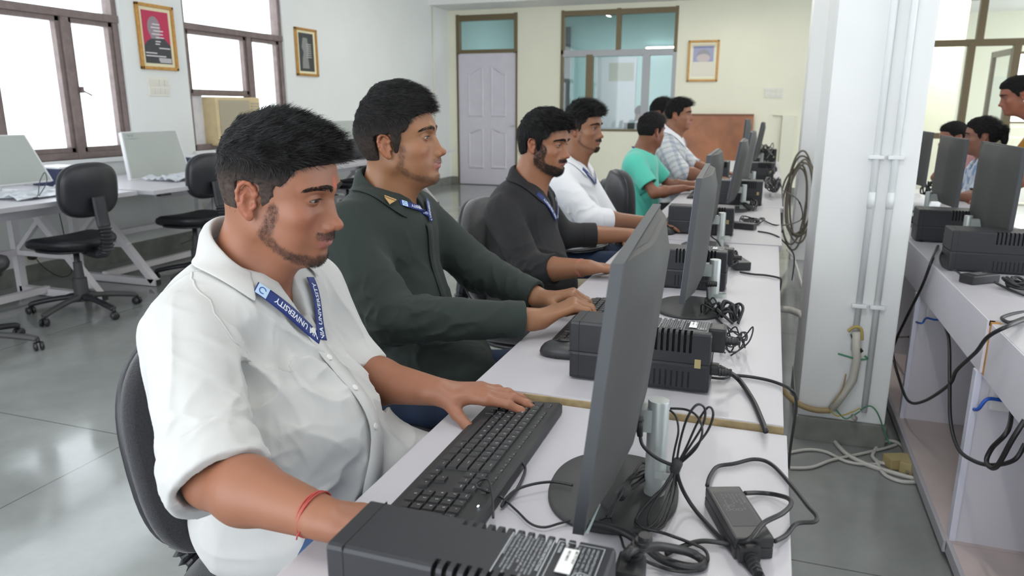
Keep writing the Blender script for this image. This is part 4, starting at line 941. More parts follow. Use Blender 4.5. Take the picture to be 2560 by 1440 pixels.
def head_color(T, q):
    """skin colour over the body, given in the head frame"""
    Ti = np.array(T.inverted()); base = np.array(q['skin']); beard = q.get('beard', 0)
    def f(V):
        L = V@Ti[:3, :3].T+Ti[:3, 3]; x, y, z = L.T; ay = np.abs(y); c = np.tile(base, (len(V), 1))
        n = noise3(V, 90, 3)*.5+noise3(V, 35, 4)*.5; c *= (1+.035*n)[:, None]
        mz = q.get('mz', .004)
        inh = (x > -.06) & (z > -.13) & (z < .14) & (ay < .1)
        w = np.exp(-(((x-.075)/.03)**2+((ay-.045)/.022)**2+((z+.025)/.024)**2)); c = lerp3(c, base*[1.06, .80, .80], w*.55*inh)
        w = np.exp(-(((x-.112)/.014)**2+((ay)/.016)**2+((z+.030)/.012)**2)); c = lerp3(c, base*[1.08, .80, .80], w*.6*inh)
        w = sstep(.068, .082, ay)*(np.abs(z) < .045)*(x < .02); c = lerp3(c, base*[1.03, .72, .66], w*.7*inh)
        w = np.exp(-(((ay-.032)/.017)**2+((z-.010)/.011)**2))*(x > .06); c = lerp3(c, base*[.70, .58, .56], w*.5*inh)  # eye socket shade mixed into the skin colour
        lip = (x > .078)*sstep(.026, .022, ay)*sstep(-.0735, -.071, z-mz)*sstep(-.0510, -.0540, z-mz); c = lerp3(c, q.get('lipc', (.36, .13, .11)), lip*.8*inh)
        if beard:
            mask = beard_mask(L, q); c = lerp3(c, base*[.36, .36, .40], np.clip(mask*beard*(.8+.5*noise3(V, 220, 9)), 0, 1)*inh)
        for (sy, sz, sr, sc) in q.get('spots', []):
            w = np.exp(-((y-sy)**2+(z-sz)**2)/sr**2)*(x > .03); c = lerp3(c, sc, w*inh)
        return np.clip(c, 0, 1)
    return f
def beard_mask(L, q):
    x, y, z = L.T; ay = np.abs(y)
    pl = [(.027, -.008), (.021, -.030), (.013, -.055), (.030, -.074), (.055, -.087), (.078, -.094)]; d = np.full(len(x), 1.)
    for a, b in zip(pl, pl[1:]):
        a = np.array(a); b = np.array(b); v = b-a; w = np.stack([x, z], 1)-a; t = np.clip(w@v/(v@v), 0, 1); d = np.minimum(d, np.sqrt(((w-t[:, None]*v)**2).sum(1)))
    bw = q.get('bw', .0085); n = noise3(L, 160, 3)*.0022; m = sstep(bw+.005, bw-.003, d+n)*(ay > .0)*(x > -.005)
    mous = (x > .080)*sstep(-.0395, -.044, z)*sstep(-.0560, -.0525, z)*sstep(.032, .024, ay)
    gt = (x > .075)*sstep(-.079, -.086, z)*sstep(.026, .018, ay)*(z > -.11)
    return np.clip(np.maximum(m*q.get('bj', 1), np.maximum(mous*q.get('bm', 1), gt*q.get('bg', 1))), 0, 1)
def apply(T, P): M = np.array(T); return P@M[:3, :3].T+M[:3, 3]
def applyd(T, D): M = np.array(T.to_3x3().normalized()); return D@M.T
hairm = mat('black_hair', (.012, .011, .011), .85, attr='col', spec=.1)
hairs = mat('hair_strands', (.013, .012, .012), .36, spec=.5)
def eyes(T, q, root):
    gz = q.get('gaze', (1, 0, -.25))
    for y in (-1, 1):
        c = Vector((.0762, y*.0320, .0136)); g = Vector((gz[0], gz[1], gz[2])).normalized(); mb = MB(); r = .0112; nr, ns = 22, 26; V = []; F = []; cols = []
        u = g.orthogonal().normalized(); w = g.cross(u)
        for i in range(nr+1):
            a = PI*i/nr; 
            for k in range(ns): b = 2*PI*k/ns; V.append(T @ (c+(g*math.cos(a)+(u*math.cos(b)+w*math.sin(b))*math.sin(a))*r)); d = a*r; cols.append((.004, .003, .003) if d < .0024 else (.035, .016, .008) if d < .0058 else (.012, .008, .007) if d < .0064 else (.40, .35, .33))
        for i in range(nr):
            for k in range(ns): F.append((i*ns+k, i*ns+(k+1) % ns, (i+1)*ns+(k+1) % ns, (i+1)*ns+k))
        np_mesh('eye', np.array([tuple(v) for v in V]), np.array(F), mat('eye_wet', (1, 1, 1), .12, attr='col', spec=.6), root, np.array(cols))
def snap(s, P, D):
    P = P.copy()
    for _ in range(12): P = P-D*s.field(P)[:, None]
    return P
def brows_lashes(T, q, root):
    g = np.random.default_rng(5); parts = []
    n = q.get('nb', 420)
    for y in (-1, 1):
        t = g.random(n)**.9; w = (g.random(n)-.5)*(.0110*(1-t)**.35+.002)
        x = .0975-.001*t-.026*t**2.2; yy = .0080+.051*t; z = .0312+.0085*np.sin(t*2.4)-.007*t+w
        P = np.stack([x+.012, y*yy, z], 1); P = apply(T.inverted(), snap(q['sdf'], apply(T, P), applyd(T, np.array([[1., y*.15, 0]])))); D = np.stack([np.full(n, .12)-.35*t, y*(.9+.0*t), .55*(1-t)-.35*t-w*60], 1)
        parts.append(strands(apply(T, P), applyd(T, D), .0080, .00026*q.get('bt', 1), 3, wob=.06, seed=3+y))
    V, F = join(parts); np_mesh('eyebrows', V, F, hairs, root)
    parts = []
    for y in (-1, 1):
        t = np.linspace(0, 1, 26); ang = (t-.5)*2; yy = y*(.0328+ang*.0140); x = .0900-.0035*ang**2-.0062*ang; z = .0132+.0047*q.get('open', .8)*np.sqrt(np.clip(1-ang**2, 0, 1))
        P = np.stack([x+.006, yy, z], 1); P = apply(T.inverted(), snap(q['sdf'], apply(T, P), applyd(T, np.array([[1., 0, 0]])))); D = np.stack([np.full(26, 1.), y*(ang*.8+.25), np.full(26, -.15)], 1); parts.append(strands(apply(T, P), applyd(T, D), .0055, .00022, 3, wob=.02, seed=4))
        V_, F_ = MB(), None
        tb = MB(); tb.tube([Vector(p)+Vector((.0002, 0, .0002)) for p in P[::3]], .0006, 5); parts.append((apply(T, np.array([tuple(v) for v in tb.V])), np.array([f for f in tb.F if len(f) == 4])))
    V, F = join(parts); np_mesh('eyelashes', V, F, hairs, root)
def hair(T, q, root, h=.0035, n=5000, name='hair'):
    """hair cap plus strands. q['hair'] holds the style"""
    st = q['hair']; Ti = np.array(T.inverted()); top = st.get('top', .018); side = st.get('side', .004); fr = st.get('front', .01); back = st.get('back', .006); low = st.get('low', -.055); lump = st.get('lump', .003)
    s = SDF(); s.T = T
    s.ell((-.001, 0, .046), (.089+side, .0745+side, .080+side), k=0); s.ell((-.032, 0, .004), (.052+side, .056+side, .052+side), k=.03)
    s.ell((.0+fr*.3, 0, .062), (.092+fr, .066+side, .066+top), k=.025)
    s.ell((.050+fr, 0, .088+top*.25), (.040, .048, .022+top*.35), k=.03)
    if back > .004: s.ell((-.034, 0, .040), (.056+back, .064+side, .062), k=.03)
    for e in st.get('extra', []): s.ell(e[0], e[1], k=e[2] if len(e) > 2 else .02)
    zf = [-.10, -.035, -.03, 0, .026, .042, .061, .070, .076, .20]; xf = [-.05, -.05, .013, .020, .034, .050, .058, .082+st.get('fx', 0), .105, .16]
    zf = [z+(st.get('hl', 0) if z > .03 else 0) for z in zf]
    def cut(X):
        L = X@Ti[:3, :3].T+Ti[:3, 3]; x, y, z = L.T; nn = noise3(X, 160, 5)*.0016
        a = (x-np.interp(z, zf, xf))*.8; b = low-z
        c = np.where(x > -.036, .032-z, -1); sb = np.where((x > .006) & (x < .03), -.028-z, c)   # open around the ear, sideburn in front of it
        return np.maximum(np.maximum(a, b), np.minimum(sb, .02))+nn
    def cut2(X): return cut(X)
    s.P.append(('f', 'i', 0, np.array(T.translation), 1e9, cut))
    def dsp(X, d):
        L = X@Ti[:3, :3].T+Ti[:3, 3]; m = sstep(.03, .08, L[:, 2])
        return (noise3(X, 95, 2)*lump+noise3(X*[1, 1, .6], 260, 6)*lump*.45)*m
    s.disp = dsp; s.dmax = lump*1.5
    o = np.array(T.translation); V, F = s.mesh(o-.155, o+.175, h)
    L = apply(T.inverted(), V); N = vnorm(V, F); Nl = applyd(T.inverted(), N); skin = np.array(q['skin']); fade = st.get('fade', 0)
    def colr(V_):
        x, y, z = L.T; dk = np.tile([.0105, .0098, .0098], (len(V_), 1)); f = sstep(.064, .012, z)*fade*(.75+.5*noise3(V_, 300, 8)); f = np.maximum(f, fade*sstep(-.012, .0, x-np.interp(z, zf, xf))*.5*(z < .05)); return lerp3(dk, np.array([.085, .062, .052]), np.clip(f, 0, .9))
    ob = np_mesh(name, V, F, hairm, root, colr)
    # strands
    g = np.random.default_rng(st.get('seed', 3)); x, y, z = L.T; w = (Nl[:, 2] > -.6)*(.25+sstep(.0, .06, z)*1.5); out = np.abs(x-np.interp(z, zf, xf)) > -.1; w = w*out*(1-.55*(st.get('fade', 0) > 0)*(z < .035)); w = w/w.sum()
    ii = g.choice(len(V), n, p=w); P = V[ii]+g.normal(size=(n, 3))*h*.3; l = L[ii]; nl = Nl[ii]; comb = np.array(st.get('comb', (.9, 0, .25)))
    tz = sstep(.045, .085, l[:, 2]); fd = st.get('fade', 0)
    D = comb[None]*tz[:, None]+np.array([-.25, 0, -1.0])[None]*(1-tz)[:, None]
    fan = st.get('fan', 0); D[:, 1] += fan*l[:, 1]/.07
    D = D+nl*st.get('lift', .35)*(.4+.6*tz)[:, None]; cl = np.stack([noise3(P, 70, 11), noise3(P, 70, 12), noise3(P, 70, 13)], 1); D = D+cl*st.get('clump', .35)
    Ln = (st.get('len', .024)*tz+st.get('slen', .007)*(1-tz))*(.6+.6*g.random(n)); curl = st.get('curl', 0)
    Dw = applyd(T, D)
    def bend(p, t): return np.stack([noise3(p, 130, 21), noise3(p, 130, 22), noise3(p, 130, 23)], 1)*curl-np.array([0, 0, .5])*t
    VS, FS = strands(P, Dw, Ln, st.get('r', .0003), 5, bend=bend, wob=st.get('wob', .05), seed=8)
    np_mesh('hair_strands', VS, FS, hairs, ob)
    return ob
def beard(T, q, root, V, N, n=6000):
    L = apply(T.inverted(), V); m = beard_mask(L, q)*((L[:, 2] > -.12) & (L[:, 0] > -.01) & (np.abs(L[:, 1]) < .08)); g = np.random.default_rng(4)
    if m.sum() < 1: return
    ii = g.choice(len(V), n, p=m/m.sum()); P = V[ii]+g.normal(size=(n, 3))*.0009; l = L[ii]
    D = applyd(T, np.stack([.35+.3*(l[:, 0] > .06), np.sign(l[:, 1])*.1, np.full(n, -1.)], 1))+N[ii]*.5
    VS, FS = strands(P, D, q.get('bl', .0028)*(.5+g.random(n)), .00014*q.get('br', 1), 2, wob=.15, seed=6); np_mesh('beard', VS, FS, mat('beard_hair', (.030, .022, .018), .5) if q.get('br', 1) < 1.2 else hairs, root)
def hand(s, wr, d, up, thumb, bends=None, spread=1.0, sc=1.0, tb=None, fl=(.3, .35, .2)):
    """wr wrist, d direction to the knuckles, up the back of the hand, thumb +1/-1 side along up x d"""
    d = Vector(d).normalized(); up = Vector(up); up = (up-d*up.dot(d)).normalized(); sd = up.cross(d)*thumb; wr = Vector(wr); s.T = Matrix()
    bends = bends or [fl]*4; k = []
    offs = [.027, .009, -.009, -.026]; ln = [(.043, .026, .021), (.048, .029, .022), (.044, .028, .021), (.034, .021, .018)]; pl = [.092, .095, .089, .080]
    for i in range(4):
        base = wr+sd*(offs[i]*.62*sc)+d*.012*sc; kn = wr+d*pl[i]*sc+sd*offs[i]*sc+up*(.003 if i in (1, 2) else 0)*sc
        s.cap(base, kn, .0125*sc, .0102*sc, k=.012*sc); k.append(kn)
    s.cap(wr-d*.02*sc, wr+d*.02*sc+sd*0, .0215*sc, .020*sc, k=.015, flat=(up, .78))
    nails = []
    for i in range(4):
        b = bends[i]; p = k[i]; ang = 0; v = (d+sd*(offs[i]*3.2*spread*(1/.09)*.09)).normalized(); r = [.0096, .0086, .0078, .0066][0:4]; rr = .92 if i == 3 else 1.0
        for j in range(3):
            ang += b[j]; dirv = (v*math.cos(ang)-up*math.sin(ang)).normalized(); q = p+dirv*ln[i][j]*sc
            s.cap(p, q, r[j]*sc*rr, r[j+1]*sc*rr, k=.004*sc if j else .008*sc); s.ell(q if j < 2 else p, (r[j+1]*1.06*sc*rr,)*3, k=.003); p = q
        nu = (up*math.cos(ang)+v*math.sin(ang)); nails.append((p-dirv*.003*sc+nu*.0048*sc*rr, dirv, nu, sd, sc*rr))
    tb = tb or [(.55, .75, -.25), (.85, .45, -.25), (.95, .25, -.2)]   # components along d, sd, up
    p = wr+d*.016*sc+sd*.018*sc-up*.004*sc
    for j, L_, r0, r1 in ((0, .042, .0150, .0120), (1, .033, .0115, .0098), (2, .027, .0098, .0078)):
        v = (d*tb[j][0]+sd*tb[j][1]+up*tb[j][2]).normalized(); q = p+v*L_*sc; s.cap(p, q, r0*sc, r1*sc, k=(.018 if j == 0 else .004)*sc); p = q
    nu = (up-v*up.dot(v)).normalized(); nails.append((p-v*.003*sc+nu*.0058*sc, v, nu, v.cross(nu), sc*1.15))
    # web between thumb and palm
    s.cap(wr+d*.045*sc+sd*.022*sc, wr+d*.03*sc+sd*.030*sc-up*.003*sc, .010*sc, .010*sc, k=.015*sc)
    return nails
def make_nails(nails, root, m):
    mb = MB()
    for p, d, n, sd, sc in nails:
        M = Matrix((d, sd.normalized() if sd.length else d.orthogonal(), n)).transposed().to_4x4(); M.translation = p
        mb.cushion(.0125*sc, .0098*sc, [(.0006, -.0010), (0, .0), (.0008, .0009), (.003, .0014)], 2.6, 16, M=M)
    o = mb.build('fingernails', m, root); o.matrix_parent_inverse = parent_inv(root); return o
# ---------------- people ----------------
def zgrid(*seg):
    """seg = (z0, step, z1, step, z2 ...)"""
    z = [seg[0]]; i = 1
    while i < len(seg)-1:
        n = max(1, int(round((seg[i+1]-z[-1])/seg[i]))); z += list(np.linspace(z[-1], seg[i+1], n+1)[1:]); i += 2
    return z
def torso(s, q, g, loose=0):
    s.T = Matrix(); J = q['J']; nb, ch, wa, pe = (Vector(J[k]) for k in ('neck', 'chest', 'waist', 'pelvis')); w = q.get('w', 1.0); sr, sl = Vector(J['shR']), Vector(J['shL']); lat = (sl-sr).normalized()
    yaw = math.atan2(lat.y, lat.x)-PI/2; R = Matrix.Rotation(yaw, 4, 'Z'); lean = R @ Matrix.Rotation(q.get('lean', .0), 4, 'Y')
    s.ell(ch, (.112*w+g, .165*w+g, .165+g), lean, k=0)
    s.ell(ch+Vector((.0, 0, .07)), (.095*w+g, .150*w+g, .085+g), lean, k=.06)
    s.ell(wa, (.112*w+g+loose, .150*w+g+loose*.7, .135+g), lean, k=.08)
    s.ell(pe, (.125*w+g+loose*.6, .165*w+g+loose*.4, .110+g), R, k=.08)
    for sh in (sr, sl):
        s.cap(nb+(sh-nb)*.18+Vector((0, 0, -.012)), sh-(sh-nb)*.10+Vector((0, 0, .0)), .046+g*.8, .050+g*.9, k=.05)
    return R
def arms(s, q, g, upto=None, grow=(.047, .040, .036, .026)):
    J = q['J']
    for side in 'RL':
        sh, el, wr = (Vector(J[k+side]) for k in ('sh', 'el', 'wr'))
        s.cap(sh, el, grow[0]+g, grow[1]+g*.7, k=.03)
        fl = (q.get('up'+side, Vector((0, 0, 1))), .85)
        m = el+(wr-el)*.30; s.cap(el, m, grow[1]+g*.4, grow[2]+.006, k=.02); s.cap(m, wr, grow[2]+.005, grow[3], k=.02, flat=None)
def folds(q):
    """cloth folds: list of (centre, radius, direction, spacing, height)"""
    L = []
    for c, r, d, sp, a in q:
        d = Vector(d).normalized(); M = np.eye(3)-np.outer(d, d)*.86; L.append((np.array(c, float), r, M, 1/sp, a))
    def f(X, dd):
        o = np.zeros(len(X))
        for i, (c, r, M, fr, a) in enumerate(L):
            v = X-c; w = np.exp(-(v*v).sum(1)/(r*r)); ok = w > .02
            if not ok.any(): continue
            Y = X[ok]@M; wv = np.stack([noise3(Y, fr*.7, 31+i), noise3(Y, fr*.7, 41+i), noise3(Y, fr*.7, 51+i)], 1)*(.35/fr)
            n = noise3(Y+wv, fr, 61+i); o[ok] -= a*w[ok]*((1-np.abs(n))**2.2-.35)*1.2
        return o
    return f
def project(sd, P, off):
    """moves points onto the surface of sd at height off"""
    P = P.copy(); e = .0015
    for _ in range(4):
        d = sd.field(P, False); G = np.stack([sd.field(P+np.eye(3)[i]*e, False)-sd.field(P-np.eye(3)[i]*e, False) for i in range(3)], 1)/(2*e); G /= np.linalg.norm(G, axis=1)[:, None]+1e-6; P = P-G*(d-off)[:, None]
    return P, G
def ribbon(sd, path, width, off, n=8, across=4, acr=None):
    """a band lying on the surface; returns point grid [i][j] and arc lengths"""
    C = np.array([tuple(p) for p in spline(path, n)]); C, G = project(sd, C, off); t = np.gradient(C, axis=0); t /= np.linalg.norm(t, axis=1)[:, None]; b = np.cross(G, t); b /= np.linalg.norm(b, axis=1)[:, None]
    W = np.linspace(-.5, .5, across+1); P = C[:, None]+b[:, None]*(W[None, :, None]*width); sh = P.shape; Q, GG = project(sd, P.reshape(-1, 3), off); return Q.reshape(sh), GG.reshape(sh), np.concatenate([[0], np.cumsum(np.linalg.norm(np.diff(C, axis=0), axis=1))])
def grid_mesh(P, name, m, root, thick=.0012, G=None):
    a, b = P.shape[:2]; I = np.arange(a*b).reshape(a, b); F = np.stack([I[:-1, :-1], I[1:, :-1], I[1:, 1:], I[:-1, 1:]], -1).reshape(-1, 4); V = P.reshape(-1, 3)
    o = np_mesh(name, V, F, m, root); md = o.modifiers.new('solid', 'SOLIDIFY'); md.thickness = thick; md.offset = 0; return o
blue = mat('lanyard_blue', (.010, .030, .17), .55, bump=.3, bscale=900); wht = mat('lanyard_print', (.72, .76, .84), .6)
def lanyard(sd, pathA, pathB, root, text='SINGHANIA UNIVERSITY', w=.019, startA=0, startB=0, flip=True):
    lo = None
    for pi, (path, st) in enumerate(((pathA, startA), (pathB, startB))):
        tx = MB(); lg = MB(); pale = MB()
        P, G, S_ = ribbon(sd, path, w, .0065+.001*pi, 8, 4); lo = grid_mesh(P, 'lanyard', blue, root, .001)
        if not pi: lo['label'] = 'blue printed lanyard'
        Lt = S_[-1]
        def place(u, v):   # u along, v across -.5...5
            i = np.searchsorted(S_, u)-1; i = min(max(i, 0), len(S_)-2); f = (u-S_[i])/(S_[i+1]-S_[i]+1e-9); jf = (v+.5)*4; j = min(max(int(jf), 0), 3); g = jf-j
            p = (P[i, j]*(1-g)+P[i, j+1]*g)*(1-f)+(P[i+1, j]*(1-g)+P[i+1, j+1]*g)*f; return Vector(p)+Vector(G[i, 2])*.0012
        size = w*.66; V, F = text_mesh(text, size, True); tl = max(v[0] for v in V)
        sgn = -1 if flip else 1
        u0 = st[1]-(tl+w*1.6+.006) if isinstance(st, tuple) and st[0] == 'y' else Lt+st[1]-tl if isinstance(st, tuple) else st
        while u0 < Lt:
            keep = []; idx = {}
            for f in F:
                us = [(u0+(tl-V[k][0]) if flip else u0+V[k][0]) for k in f]
                if min(us) < 0.001 or max(us) > Lt-.001: continue
                keep.append(f)
            if keep:
                vs = sorted({k for f in keep for k in f}); idx = {k: n for n, k in enumerate(vs)}
                pts = [place(u0+(tl-V[k][0]) if flip else u0+V[k][0], (-1 if flip else 1)*((V[k][1]-size*.36)/w)) for k in vs]; tx.add(pts, [tuple(idx[k] for k in f) for f in keep])
            # pale square with the round crest
            a, b = u0+tl+.006, u0+tl+.006+w*.95
            if a > 0 and b < Lt:
                m = 5; pts = [place(a+(b-a)*i/m, -.47+.94*j/3)-Vector((0, 0, 0)) for i in range(m+1) for j in range(4)]; pale.add(pts, [(i*4+j, (i+1)*4+j, (i+1)*4+j+1, i*4+j+1) for i in range(m) for j in range(3)])
                cu = (a+b)/2; R1 = w*.30
                for r0, r1, a0, a1 in ((1, .72, .3, 5.4),):
                    n = 14; A = [place(cu+R1*r0*math.cos(a0+(a1-a0)*i/n), R1*r0*math.sin(a0+(a1-a0)*i/n)/w)+Vector(G[0, 2])*.0004 for i in range(n+1)]; B = [place(cu+R1*r1*math.cos(a0+(a1-a0)*i/n), R1*r1*math.sin(a0+(a1-a0)*i/n)/w)+Vector(G[0, 2])*.0004 for i in range(n+1)]
                    lg.add(A+B, [(i, i+1, n+2+i, n+1+i) for i in range(n)])
            u0 += tl+w*1.6+.006
        for mb, nm, m in ((tx, 'lanyard_lettering', wht), (pale, 'lanyard_crest_field', mat('lanyard_pale', (.45, .62, .80), .6)), (lg, 'lanyard_crest', mat('crest_blue', (.03, .10, .35), .6))):
            if mb.V: o = mb.build(nm, m, lo); o.matrix_parent_inverse = parent_inv(lo)
    return lo
def collar(sd, q, root, m, c):
    """c: centre, tilt, radius, opening half angle, leaf"""
    ctr = Vector(c['c']); R = Matrix.Rotation(c.get('yaw', 0), 4, 'Z') @ Matrix.Rotation(c.get('tilt', .35), 4, 'Y'); r = c.get('r', .066); op = c.get('open', .42); N = 48; V = []; n = 0
    lf0, lf1 = c.get('leaf', (.040, .070)); hb, hf = c.get('h', (.040, .012)); cols = []
    for i in range(N+1):
        t = i/N; ph = op+(2*PI-2*op)*t; fr = abs(2*t-1)                      # fr = 1 at the front points
        dv = Vector((math.cos(ph), math.sin(ph), 0)); stretch = 1+c.get('fwd', .10)*max(0, dv.x); h = hb+(hf-hb)*fr**1.5; lf = lf0+(lf1-lf0)*fr**3; rr = r*stretch
        tang = Vector((-dv.y, dv.x, 0))*(1 if t > .5 else -1)
        sp = c.get('splay', .018)*fr**4
        row = [dv*(rr-.001)+Vector((0, 0, h-.042)), dv*(rr-.001)+Vector((0, 0, h-.020)), dv*(rr+.001)+Vector((0, 0, h-.004)), dv*(rr+.0045)+Vector((0, 0, h)), dv*(rr+.009)+Vector((0, 0, h-.005)),
               dv*(rr+.013+lf*.18)-tang*sp*-.4+Vector((0, 0, h-lf*.45)), dv*(rr+.016+lf*.36)+tang*sp*.8+Vector((0, 0, h-lf*.78)), dv*(rr+.017+lf*.46)+tang*sp*1.2+Vector((0, 0, h-lf))]
        cols.append([ctr+(R @ p) for p in row])
    P = np.array([[tuple(p) for p in row] for row in cols]); sh = P.shape; X = P.reshape(-1, 3); d = sd.field(X, False).reshape(sh[:2]); off = .007
    X2, _ = project(sd, P[:, 5:].reshape(-1, 3), off); X2 = X2.reshape(sh[0], 3, 3); inside = d[:, 5:] < off; last = np.zeros_like(inside); last[:, 2] = True; last[:, 1] = True
    mk = (inside | last)[..., None]; P[:, 5:] = np.where(mk, X2, P[:, 5:])
    P = smooth_rows(P); o = grid_mesh(P, 'collar', m, root, c.get('th', .0022)); sb = o.modifiers.new('sub', 'SUBSURF'); sb.levels = sb.render_levels = 1; return o
def smooth_rows(P):
    for _ in range(2): P[1:-1, 5:] = (P[:-2, 5:]+2*P[1:-1, 5:]+P[2:, 5:])/4
    return P
skinm = lambda: mat('skin', (.45, .24, .15), .47, attr='col', sss=.12, bump=.10, bscale=900, bdist=.0006, spec=.45)
nailm = mat('fingernail', (.50, .28, .22), .3)
def cuff_ring(s, c, d, r, w, flat=None):
    d = Vector(d).normalized(); c = Vector(c); s.cap(c-d*w/2, c+d*w/2, r, r, k=.004)
def person(q):
    J = {k: Vector(v) for k, v in q['J'].items()}; q['J'] = J; h = q.get('h', .0028); T = q['T']
    root = empty('person', (J['pelvis'].x, J['pelvis'].y, 0), 0, q['label'], 'person')
    s = SDF(); head_prims(s, T, q); s.T = Matrix()
    hb = T @ Vector((-.026, 0, -.030)); 
    torso(s, q, -.012); s.cap(hb, J['neck'], .0530*q.get('nk', 1), .060*q.get('nk', 1), k=.03)
    s.cap(T @ Vector((.030, 0, -.085)), J['neck']+Vector((.055, 0, -.015)), .022, .024, k=.045)
    arms(s, q, -.003 if not q.get('thin') else -.007, grow=q.get('arm', (.047, .041, .040, .0262)))
    for side, th in (('R', q.get('thR', 1)), ('L', q.get('thL', -1))):
        if 'hip' in q: pass
    kn = q.get('knees', [J['pelvis']+Vector((.44, -.12, -.0)), J['pelvis']+Vector((.44, .12, -.0))])
    for i, sg in enumerate((-1, 1)):
        hp = J['pelvis']+Vector((.02, sg*.085, -.03)); k_ = Vector(kn[i]); an = Vector((k_.x+q.get('foot', .02), k_.y, .10)); s.cap(hp, k_, .070, .050, k=.03); s.cap(k_, an, .046, .034, k=.02); s.cap(an, an+Vector((.12, 0, -.055)), .032, .026, k=.02)
    nails = []
    for side in 'RL':
        hd = q.get('hand'+side)
        if hd: nails += hand(s, J['wr'+side], hd['d'], hd['up'], hd['t'], hd.get('b'), hd.get('spread', 1), hd.get('sc', .97), hd.get('tb'))
    allp = [J[k] for k in J]+[T @ Vector((.13, .1, .13)), T @ Vector((-.12, -.1, .13))]+[Vector((k_[0]+.15, k_[1], 0)) for k_ in kn]+[Vector(n[0]) for n in nails]
    lo = [min(p[i] for p in allp)-.12 for i in range(3)]; hi = [max(p[i] for p in allp)+.10 for i in range(3)]; lo[2] = 0.005; hi[2] = (T @ Vector((0, 0, .15))).z
    hz = J['neck'].z-.03; zs = zgrid(0.005, h*4, .70, h*1.0, .86, h*2.5, hz, h*q.get('hh', .8), hi[2])
    if q.get('fine'):
        e = T @ Vector((.075, 0, -.01)); fh = q['fine']; w_ = .052
        zs = zgrid(0.005, h*4, .70, h*1.0, .86, h*2.5, hz, h*.8, e.z-w_, fh, e.z+w_*.85, h*.8, hi[2]); xs_ = zgrid(lo[0], h, e.x-.042, fh, e.x+.055, h, hi[0]); ys_ = zgrid(lo[1], h, e.y-w_, fh, e.y+w_, h, hi[1]); V, F = s.mesh(lo, hi, h, zs, xs_, ys_)
    else: V, F = s.mesh(lo, hi, h, zs)
    q['sdf'] = s
    body = np_mesh('body', V, F, skinm(), root, head_color(T, q)); body['label'] = 'bare skin'; N = vnorm(V, F)
    if nails and h < .004: make_nails(nails, root, nailm)
    if q.get('face', 1):
        eyes(T, q, root); brows_lashes(T, q, root)
        if q.get('beard', 0): beard(T, q, root, V, N, q.get('beardn', 6000))
    hair(T, q, root, h*1.3, q.get('hairn', 9000))
    # shirt
    c = SDF(); g = q.get('g', .008); torso(c, q, g, q.get('loose', .02)); sl = q.get('sleeve', {}); ext = []
    for side in 'RL':
        sh, el, wr = J['sh'+side], J['el'+side], J['wr'+side]; L = sl.get(side, ('long', .90)); r0, r1 = q.get('sr', (.066, .056))
        if L[0] == 'short':
            e = sh+(el-sh)*L[1]; c.cap(sh, e+(e-sh).normalized()*.02, r0, r1, k=.045); ext.append((e, (el-sh).normalized(), r1))
        elif L[0] == 'elbow':
            e = el+(wr-el)*L[1]; c.cap(sh, el, r0, r1, k=q.get('ak', .03)); c.cap(el, e, r1, r1*.96, k=.02); ext.append((e, ((el-sh).normalized()+(wr-el).normalized()*L[2]).normalized(), r1))
        else:
            e = el+(wr-el)*L[1]; c.cap(sh, el, r0, r1, k=q.get('ak', .03)); c.cap(el, e, r1, L[2] if len(L) > 2 else .042, k=.02); ext.append((e, (wr-el).normalized(), L[2] if len(L) > 2 else .042))
    for a, b, r, r2 in q.get('drape', []): c.cap(a, b, r, r2, k=.06)
    # lap part of the shirt
    for f in q.get('cloth', []): f(c)
    vo = q.get('V')
    if vo: c.ell(vo[0], vo[1], vo[2], k=.004, op='s')
    c.cap(T @ Vector((-.03, 0, -.06)), J['neck']+Vector((0, 0, -.02)), .0580*q.get('nk', 1), .0600*q.get('nk', 1), k=.006, op='s')
    c.P.append(('f', 's', .004, None, 1e9, lambda X, z0=q.get('hem', J['pelvis'].z-.06), t=np.array(q.get('hemd', (0, 0, -1.))), p=np.array(J['pelvis']): -(((X-p)@t)-(p[2]-z0))))
    for e, d, r in ext:
        # end of the sleeve: cut flat near the arm only, then hollow
        en = np.array(e); dn = np.array(d)
        def fn(X, en=en, dn=dn, rr=r+.05):
            v = X-en; t = v@dn; rad = np.sqrt(np.maximum((v*v).sum(1)-t*t, 0)); return np.maximum(-t, np.maximum(rad-rr, t-.10))
        c.P.append(('f', 's', .003, en+dn*.05, .14, fn))
    c.disp = folds(q['folds']) if q.get('folds') else None; c.dmax = .022
    if q.get('cuffs', 1):
        for (e, d, r), ww in zip(ext, q.get('cuffw', (.035, .035))):
            if ww: c.T = Matrix(); c.P.append(('f', 'u', .006, np.array(e-d*ww*.5), .12, (lambda X, e=np.array(e), d=np.array(d), r=r, ww=ww: ring(X, e-d*ww*.5, d, r+q.get('cuffg', .003), ww*.5))))
    for e, d, r in ext: c.cap(e-d*.03, e+d*.03, r-max(.006, 1.9*h), r-max(.006, 1.9*h), k=.002, op='s')
    q['cloth_full'] = c; cs = SDF(); cs.P = c.P; q['cloth_sdf'] = cs; hs = h*1.15; lo2 = [min(J[k][i] for k in J)-.20 for i in range(3)]; hi2 = [max(J[k][i] for k in J)+.16 for i in range(3)]; lo2[2] = q.get('hem', J['pelvis'].z-.06)-.08; hi2[2] = J['neck'].z+.05
    V, F = c.mesh(lo2, hi2, hs); so = np_mesh('shirt', V, F, q['shirt'], root, q.get('shirtcol')); q['shirt_obj'] = so
    if q.get('collar'): collar(cs, q, so, q['shirt'] if not q.get('shirtcol') else q.get('collarm', q['shirt']), q['collar'])
    # trousers and shoes
    t = SDF(); tg = .006
    t.ell(J['pelvis']+Vector((0, 0, -.01)), (.130, .168, .098), k=0)
